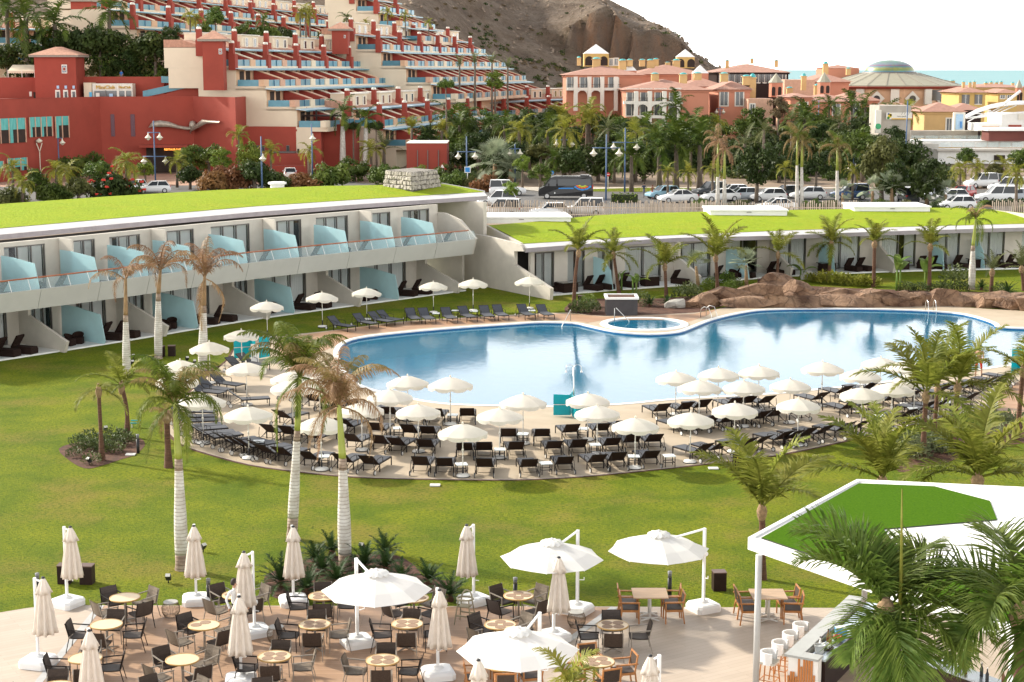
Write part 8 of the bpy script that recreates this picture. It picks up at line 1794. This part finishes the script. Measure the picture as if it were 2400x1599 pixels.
# ---- signs
def sign(label,px,base_y,cy,r_px,col,shape='round',ring=None,mark=None):
    q = PG(px,base_y);z = PD(px,cy,q.y).z - q.z;r_ = r_px * q.y / F;t = thing('traffic_sign',label,'traffic sign',q);m = MB();m.tube([(0,0,0),(0,0,z)],.04,5);obj('post',m,M_pole,t);N_ = {'round': 20,'tri': 3,'square': 4}[shape];R_ = Matrix.Translation((0,-.06,z)) @ Matrix.Rotation(pi / 2,4,'X') @ Matrix.Rotation({'tri': pi / 2,'square': pi / 4,'round': 0}[shape],4,'Z')
    m = MB();m.lathe([(r_,-.02),(r_,.02)],N_,M=R_,smooth=False);pl = obj('plate',m,ring or col,t)
    if ring: m = MB();m.lathe([(r_ * .78,0),(r_ * .78,.03)],N_,M=R_,smooth=False);obj('face',m,col,pl)
    if mark == 'bars': m = MB();m.box((0,-.10,z),(r_ * 1.2,.02,r_ * .35));obj('bar',m,M_white,pl)
    if mark == 'car': m = MB();m.box((0,-.10,z - r_ * .1),(r_ * .9,.02,r_ * .35));m.box((0,-.10,z + r_ * .2),(r_ * .5,.02,r_ * .3));obj('car_symbol',m,M_white,pl)
    if mark == 'arrow':
        m = MB();m.box((-r_ * .15,-.10,z),(r_ * .8,.02,r_ * .25));m.add([(r_ * .1,-.10,z - r_ * .45),(r_ * .7,-.10,z),(r_ * .1,-.10,z + r_ * .45)],[(0,1,2)]);obj('arrow',m,M_white,pl)
M_sblue = mat('sign blue',(.02,.20,.50),.4,0);M_sred = mat('sign red',(.55,.02,.02),.4,0)
sign('round blue sign with a white car symbol behind the van',1293,440,405,5,M_sblue,mark='car');sign('round red no entry sign by the tall lamps',1425,445,409,4.5,M_sred,mark='bars');sign('red bordered white warning triangle before the red block',1037,440,391,7,M_white,'tri',M_sred);sign('square blue parking sign by the first twin lamp',1096,445,398,10,M_sblue,'square',M_white);sign('round blue sign with a white arrow at the right car park',2258,490,463,6.5,M_sblue,mark='arrow',ring=M_white);sign('red round sign on a white post behind the mango trees',1338,412,376,4,M_sred)
# ---- cars
M_tyre = mat('tyre rubber',(.02,.02,.02),.8,.1);M_rim = mat('alloy rim',(.5,.5,.5),.35,.05,metal=.6);M_cglass = mat('car glass',(.018,.022,.026),.10,0,spec=.45);M_red_l = mat('red tail lamp',(.45,.01,.01),.3,0);M_hl = mat('clear headlamp',(.65,.66,.66),.15,0)
PAINT = {k: mat('car paint ' + k,c,.25,0,spec=.35) for k,c in dict(white=(.74,.74,.73),silver=(.42,.45,.48),dark=(.05,.055,.06),blue=(.05,.10,.22),red=(.4,.03,.03),sky=(.25,.42,.52),black=(.012,.012,.014)).items()}
def loft(mb,secs):
    rows = []
    for x,w_,z0,z1,wt_ in secs: rows.append([Vector((x,y,z)) for y,z in ((-w_ * .92,z0),(-w_,z0 + (z1 - z0) * .25),(-w_ * .99,z0 + (z1 - z0) * .62),(-wt_,z1),(-wt_ * .55,z1 + .02),(wt_ * .55,z1 + .02),(wt_,z1),(w_ * .99,z0 + (z1 - z0) * .62),(w_,z0 + (z1 - z0) * .25),(w_ * .92,z0))])
    rows = [[p for p in r] + [r[0]] for r in rows];mb.grid(rows);n_ = len(rows[0]) - 1
    mb.add(rows[0][:n_],[tuple(range(n_ - 1,-1,-1))]);mb.add(rows[-1][:n_],[tuple(range(n_))])
def b_car(col,kind='hatch'):
    def b():
        t = thing('parked_car','x','car');P_ = PAINT[col];K_ = {'hatch': 4.1,'sedan': 4.5,'van': 4.4,'suv': 4.4}[kind];h = {'hatch': 1.48,'sedan': 1.45,'van': 1.85,'suv': 1.68}[kind];l = K_ / 2;zb_ = .92 if kind != 'van' else 1.0
        m = MB();m.smooth = True;loft(m,[(-l,.70,.35,.80,.62),(-l + .12,.82,.25,zb_,.76),(-l * .5,.86,.2,zb_ + .03,.82),(0,.87,.2,zb_ + .02,.82),(l * .38,.86,.2,zb_,.80),(l * .75,.84,.22,zb_ - .14,.74),(l - .1,.78,.28,zb_ - .26,.66),(l,.66,.38,zb_ - .36,.58)]);obj('body',m,P_,t)
        f0,f1 = l * .42,l * .08;r0,r1 = (-l * .93,-l * .72) if kind in ('hatch','suv') else ((-l * .75,-l * .42) if kind == 'sedan' else (-l * .97,-l * .92))
        base = [(f0,.74),(r0,.74)];z0 = zb_ - .02
        A_ = [Vector((f0,-.76,z0)),Vector((f0,.76,z0)),Vector((r0,.76,z0)),Vector((r0,-.76,z0))];B_ = [Vector((f1,-.60,h - .04)),Vector((f1,.60,h - .04)),Vector((r1,.60,h - .04)),Vector((r1,-.60,h - .04))]
        m = MB();m.add(A_ + B_,[(0,1,5,4),(1,2,6,5),(2,3,7,6),(3,0,4,7)]);cab = obj('windows',m,M_cglass,t)
        m = MB();m.smooth = True;m.grid([[Vector((lerp(f1,r1,i / 4),y * (.62),h - .05 + .06 * (1 - (y) ** 2) * (1 - abs(i / 2 - 1) ** 3 * .6))) for y in (-1,-.5,0,.5,1)] for i in range(5)]);rf = obj('roof',m,P_,t)
        for s in (-1,1):
            for xa,xb2 in ((f0,f1),(lerp(f0,r0,.47),lerp(f1,r1,.45)),(r0,r1)): m = MB();m.tube([(xa,s * .765,z0),(xb2,s * .61,h - .03)],.05,4);obj('pillar',m,P_,t)
            for x in (-l * .62,l * .62):
                m = MB();T = Matrix.Translation((x,s * .80,.31)) @ Matrix.Rotation(pi / 2,4,'X');m.lathe([(.31,-.09),(.31,.09)],14,M=T,smooth=False);wh = obj('wheel',m,M_tyre,t);m = MB();m.lathe([(.2,-.1),(.2,.1)],10,M=T,smooth=False);obj('rim',m,M_rim,wh)
            m = MB();m.box((l - .16,s * .56,zb_ - .34),(.2,.28,.14));obj('headlight',m,M_hl,t);m = MB();m.box((-l + .10,s * .66,zb_ - .12),(.12,.22,.2));obj('tail_lamp',m,M_red_l,t)
            m = MB();m.box((f0 - .12,s * .92,zb_ + .05),(.1,.16,.1));obj('mirror',m,P_,t)
        return t
    return b
CP = {}
def car(px,py,hd,col,kind,label,z=None,sc=1.):
    k = (col,kind)
    if k not in CP: CP[k] = Proto(b_car(col,kind))
    q = PG(px,py) if z is None else P(px,py,z);CP[k](q + Vector((0,0,.02)),radians(hd),label,'cars parked along the road',sc)
car(360,453,195,'white','hatch','white hatchback facing left behind the scarlet flowered bush');car(316,450,260,'white','hatch','white car mostly hidden by the scarlet flowered bush');car(680,418,100,'white','hatch','white car seen from behind before the red base wall')
car(1190,458,0,'white','van','white boxy van left of the small round tree');car(1165,482,185,'white','suv','white off-road car behind the end of the hotel wing');car(1172,508,170,'white','van','white van behind the first pickets');car(1285,509,190,'white','hatch','white hatchback behind the pickets under the van');car(1365,506,178,'white','van','white van behind the pickets right of the hatchback');car(1553,466,205,'sky','hatch','light blue grey hatchback beside the two pedestrians');car(1588,475,195,'white','sedan','white saloon in front of the light blue hatchback');car(1665,459,205,'dark','suv','dark grey car left of the withered palm trunks');car(1688,472,195,'white','sedan','white saloon behind the withered palm trunks');car(1800,472,185,'white','hatch','white hatchback right of the dark ficus');car(1842,464,200,'dark','hatch','dark car left of the taller royal twin');car(1818,497,190,'white','sedan','white car roof behind the fence above the roof light');car(1893,468,180,'white','hatch','white car right of the taller royal twin');car(1990,468,180,'blue','van','dark blue van by the single royal palm');car(2128,476,90,'dark','van','dark car with a pale roof between the dark ficus pair');car(2226,474,185,'white','hatch','white hatchback below the right dark ficus');car(2240,492,185,'white','hatch','white hatchback just behind the curved turf roof');car(2256,466,230,'red','hatch','red car beside the blue arrow sign');car(2333,474,180,'white','van','white estate car behind the clipped hedge');car(2384,472,190,'silver','sedan','silver saloon at the right picture edge');car(2358,450,160,'white','van','tall white van up the slope at the right');car(2298,440,200,'white','van','white pickup like van on the slope with a red load');car(2330,438,170,'dark','suv','dark car between the two white vans on the slope')
for x,y,k,c in ((1715,462,'hatch','white'),(1735,470,'hatch','silver'),(2200,470,'sedan','silver')): car(x,y,190,c,k,f'{c} car glimpsed under the ficus crown at {"the left trunk" if x < 1720 else "the right trunk" if x < 2000 else "the far car park"}')
# ---- black van with painted swirls
vq = PG(1326,466);vn = thing('black_van','long black van with orange and blue brush strokes on its rear side','van',vq + Vector((0,0,.02)),pi)
sc = .97;prof = [(-3.1,.35),(-3.12,1.0),(-3.05,2.35),(-2.9,2.62),(1.35,2.62),(1.75,2.45),(2.55,1.45),(3.1,1.15),(3.2,.75),(3.15,.35)]
m = MB();m.smooth = False
rowsv = [[Vector((x,y * (1 if z < 1.4 else 1 - .12 * (z - 1.4)),z)) for x,z in prof] for y in (-1.02,1.02)]
m.grid(rowsv[::-1]);n_ = len(prof);m.add(rowsv[0],[tuple(range(n_ - 1,-1,-1))]);m.add(rowsv[1],[tuple(range(n_))]);obj('body',m,PAINT['black'],vn)
for s in (-1,1):
    def vside(pts,nm,mm,o_=.012): mb = MB();mb.add([(x,s * ((1.02 if z < 1.4 else 1.02 * (1 - .12 * (z - 1.4))) + o_),z) for x,z in pts],[tuple(range(len(pts))) if s < 0 else tuple(range(len(pts) - 1,-1,-1))]);return obj(nm,mb,mm,vn)
    vside([(1.15,1.5),(2.35,1.5),(1.75,2.25),(1.15,2.25)][::1],'window',M_cglass);vside([(-2.9,1.55),(.95,1.55),(.95,2.3),(-2.8,2.3)],'window',M_cglass)
    for k,(c,y0,a0,a1,r_) in enumerate(((.50,1.75,205,325,.36),(.0,1.75,200,330,.56),(.0,1.75,205,340,.78))):
        mm = [mat('stroke yellow green',(.45,.55,.03),.5,0),mat('stroke orange',(.75,.13,.02),.5,0),mat('stroke blue',(.03,.25,.65),.5,0)][k] if s < 0 else [MATS['stroke yellow green'],MATS['stroke orange'],MATS['stroke blue']][k]
        n2_ = 14;up_ = [];dn = []
        for i in range(n2_ + 1): a = radians(lerp(a0,a1,i / n2_));wd = .085 * (1 + .3 * sin(i * 2.1));up_.append((-1.9 - (r_ + wd) * cos(a) * 1.25,1.75 + (r_ + wd) * sin(a) * .85));dn.append((-1.9 - (r_ - wd) * cos(a) * 1.25,1.75 + (r_ - wd) * sin(a) * .85))
        mb = MB()
        for i in range(n2_): q4 = [up_[i],up_[i + 1],dn[i + 1],dn[i]];mb.add([(x,s * (1.02 * (1 if z < 1.4 else 1 - .12 * (z - 1.4)) + .014 + .002 * k),z) for x,z in q4],[(0,1,2,3),(3,2,1,0)][:1] if s < 0 else [(3,2,1,0)])
        obj('brush_stroke',mb,mm,vn)
    vside([(-.9,1.18),(.9,1.18),(.85,1.30),(-.8,1.32)],'blue_stripe',MATS['stroke blue'],.013);vside([(1.25,.62),(1.36,.62),(1.36,.8),(1.25,.8)],'label',M_white,.013)
    for x in (-2.05,2.2):
        m = MB();T = Matrix.Translation((x,s * .93,.36)) @ Matrix.Rotation(pi / 2,4,'X');m.lathe([(.37,-.12),(.37,.12)],16,M=T,smooth=False);wh = obj('wheel',m,M_tyre,vn);m = MB();m.lathe([(.24,-.135),(.24,.135)],12,M=T,smooth=False);obj('rim',m,M_rim,wh)
    m = MB();m.box((3.06,s * .72,.95),(.2,.3,.28));obj('headlight',m,M_hl,vn);m = MB();m.box((-3.08,s * .92,1.3),(.1,.16,.7));obj('tail_lamp',m,M_red_l,vn);m = MB();m.box((2.0,s * 1.17,1.65),(.14,.2,.34));obj('mirror',m,PAINT['black'],vn)
m = MB();m.add([(1.80,-.85,2.40),(2.56,-.93,1.47),(2.56,.93,1.47),(1.80,.85,2.40)],[(0,1,2,3)],Matrix.Translation((.02,0,.02)));obj('windscreen',m,M_cglass,vn);m = MB();m.box((-2.2,0,2.68),(1.0,1.0,.12));obj('roof_unit',m,PAINT['black'],vn)
# ---- people
M_skin = mat('skin',(.42,.24,.16),.6,.05);M_hair = mat('dark hair',(.025,.016,.012),.7,.2)
def person(label,q,face,shirt,trousers,pose='stand',h=1.7,sleeves=False,shorts=False,hair=M_hair):
    t = thing('person',label,'person',q,face);J = dict(pel=(0,0,.93),ch=(0,.01,1.28),nk=(0,.0,1.46),hd=(0,.03,1.56),ht=(0,.02,1.70));st_ = .16 if pose == 'walk' else .03
    for s,n_ in ((-1,'l'),(1,'r')):
        J['hip' + n_] = (s * .09,0,.90);J['kn' + n_] = (s * .10,s * st_ + .03,.50);J['an' + n_] = (s * .10,s * st_ * 1.4 - .03,.08);J['to' + n_] = (s * .11,s * st_ * 1.4 + .13,.035);J['sh' + n_] = (s * .18,0,1.40);J['el' + n_] = (s * .24,-s * st_ * .6 - .02,1.13);J['wr' + n_] = (s * .24,-s * st_ + .08 + (.1 if pose == 'walk' else 0),.90);J['ha' + n_] = (s * .235,-s * st_ + .12,.80)
    R_ = dict(pel=.135,ch=.135,nk=.055,hd=.085,ht=.07,hip=.085,kn=.055,an=.038,to=.03,sh=.055,el=.04,wr=.03,ha=.035);names = list(J);idx = {n_: i for i,n_ in enumerate(names)}
    ed = [('pel','ch',0),('ch','nk',0),('nk','hd',2),('hd','ht',2)]
    for n_ in 'lr': ed += [('pel','hip' + n_,1),('hip' + n_,'kn' + n_,1),('kn' + n_,'an' + n_,2 if shorts else 1),('an' + n_,'to' + n_,3),('ch','sh' + n_,0),('sh' + n_,'el' + n_,0),('el' + n_,'wr' + n_,0 if sleeves else 2),('wr' + n_,'ha' + n_,2)]
    me = bpy.data.meshes.new('body');me.from_pydata([J[n_] for n_ in names],[(idx[a],idx[b]) for a,b,_ in ed],[]);o = bpy.data.objects.new('body_tmp',me);COL.objects.link(o);sk = o.modifiers.new('s','SKIN');sk.use_smooth_shade = True;o.modifiers.new('d','SUBSURF').levels = 1
    for n_,v in zip(names,me.skin_vertices[0].data): r_ = R_[n_ if n_ in R_ else n_[:-1]];v.radius = (r_,r_ * (.72 if n_ in ('pel','ch') else 1))
    me.skin_vertices[0].data[0].use_root = True
    b2 = bpy.data.meshes.new_from_object(o.evaluated_get(bpy.context.evaluated_depsgraph_get()));bpy.data.objects.remove(o)
    for mm in (shirt,trousers,M_skin,M_black): b2.materials.append(mm)
    segs = [(Vector(J[a]),Vector(J[b]),k) for a,b,k in ed]
    for p in b2.polygons:
        c = p.center;best = 9
        for a,b,k in segs:
            ab = b - a;tt = min(1,max(0,(c - a).dot(ab) / ab.length_squared));d = (c - a - ab * tt).length
            if d < best: best = d;p.material_index = k
        if p.center.z > 1.47: p.material_index = 2
        elif 1.0 > p.center.z > .8 and abs(p.center.x) < .2: p.material_index = 1
    obj('body',b2,None,t)
    m = MB();m.smooth = True;m.lathe([(.098,1.56),(.108,1.62),(.09,1.70),(.04,1.745),(.005,1.75)],10,(0,-.02,0));obj('hair',m,hair,t)
    for s in (-1,1): m = MB();m.lathe([(.001,-.012),(.012,0),(.001,.012)],6,(s * .032,.115,1.60));obj('eye',m,M_black,t)
    m = MB();m.add([(-.014,.11,1.565),(.014,.11,1.565),(0,.135,1.568),(0,.11,1.60)],[(0,1,2),(1,3,2),(3,0,2)]);obj('nose',m,M_skin,t)
    t.scale = (h / 1.73,) * 3;return t
CL = {k: mat('cloth ' + k,c,.9,.1,5.) for k,c in dict(white=(.7,.7,.7),navy=(.03,.04,.08),red=(.55,.03,.02),black=(.02,.02,.02),grey=(.15,.15,.17),pink=(.6,.22,.2),brown=(.22,.09,.05),blue=(.04,.15,.45)).items()}
person('dark haired person in a white shirt half hidden by a folded umbrella',P(553,1490,.036),-2.2,CL['white'],CL['black'],'walk',1.68,True);person('man in red shorts walking on the deck behind the palms',P(2293,885,.03),2.6,M_skin,CL['red'],'walk',1.75,False,True);person('pedestrian in dark clothes beside the light blue car',PG(1509,464),.3,CL['navy'],CL['grey'],'walk',1.75);person('long haired pedestrian in pink trousers beside the light blue car',PG(1529,467),.2,CL['brown'],CL['pink'],'walk',1.65,hair=mat('auburn hair',(.12,.04,.02),.7,.2));person('person in blue leaning on the upper red wall',PD(285,188,247.6) - Vector((0,0,.2)),pi,CL['blue'],CL['grey'],'stand',1.7);person('person in a white shirt among the plants before the red annex',PG(738,392) + Vector((0,0,.6)),2.5,CL['white'],CL['black'],'stand',1.7,True);person('stroller in pale pink behind the stone wall near the silver palm',PG(1066,412),2.8,CL['pink'],CL['grey'],'stand',1.65);person('stroller in plum beside the one in pale pink',PG(1079,412),3.3,CL['brown'],CL['navy'],'stand',1.65)
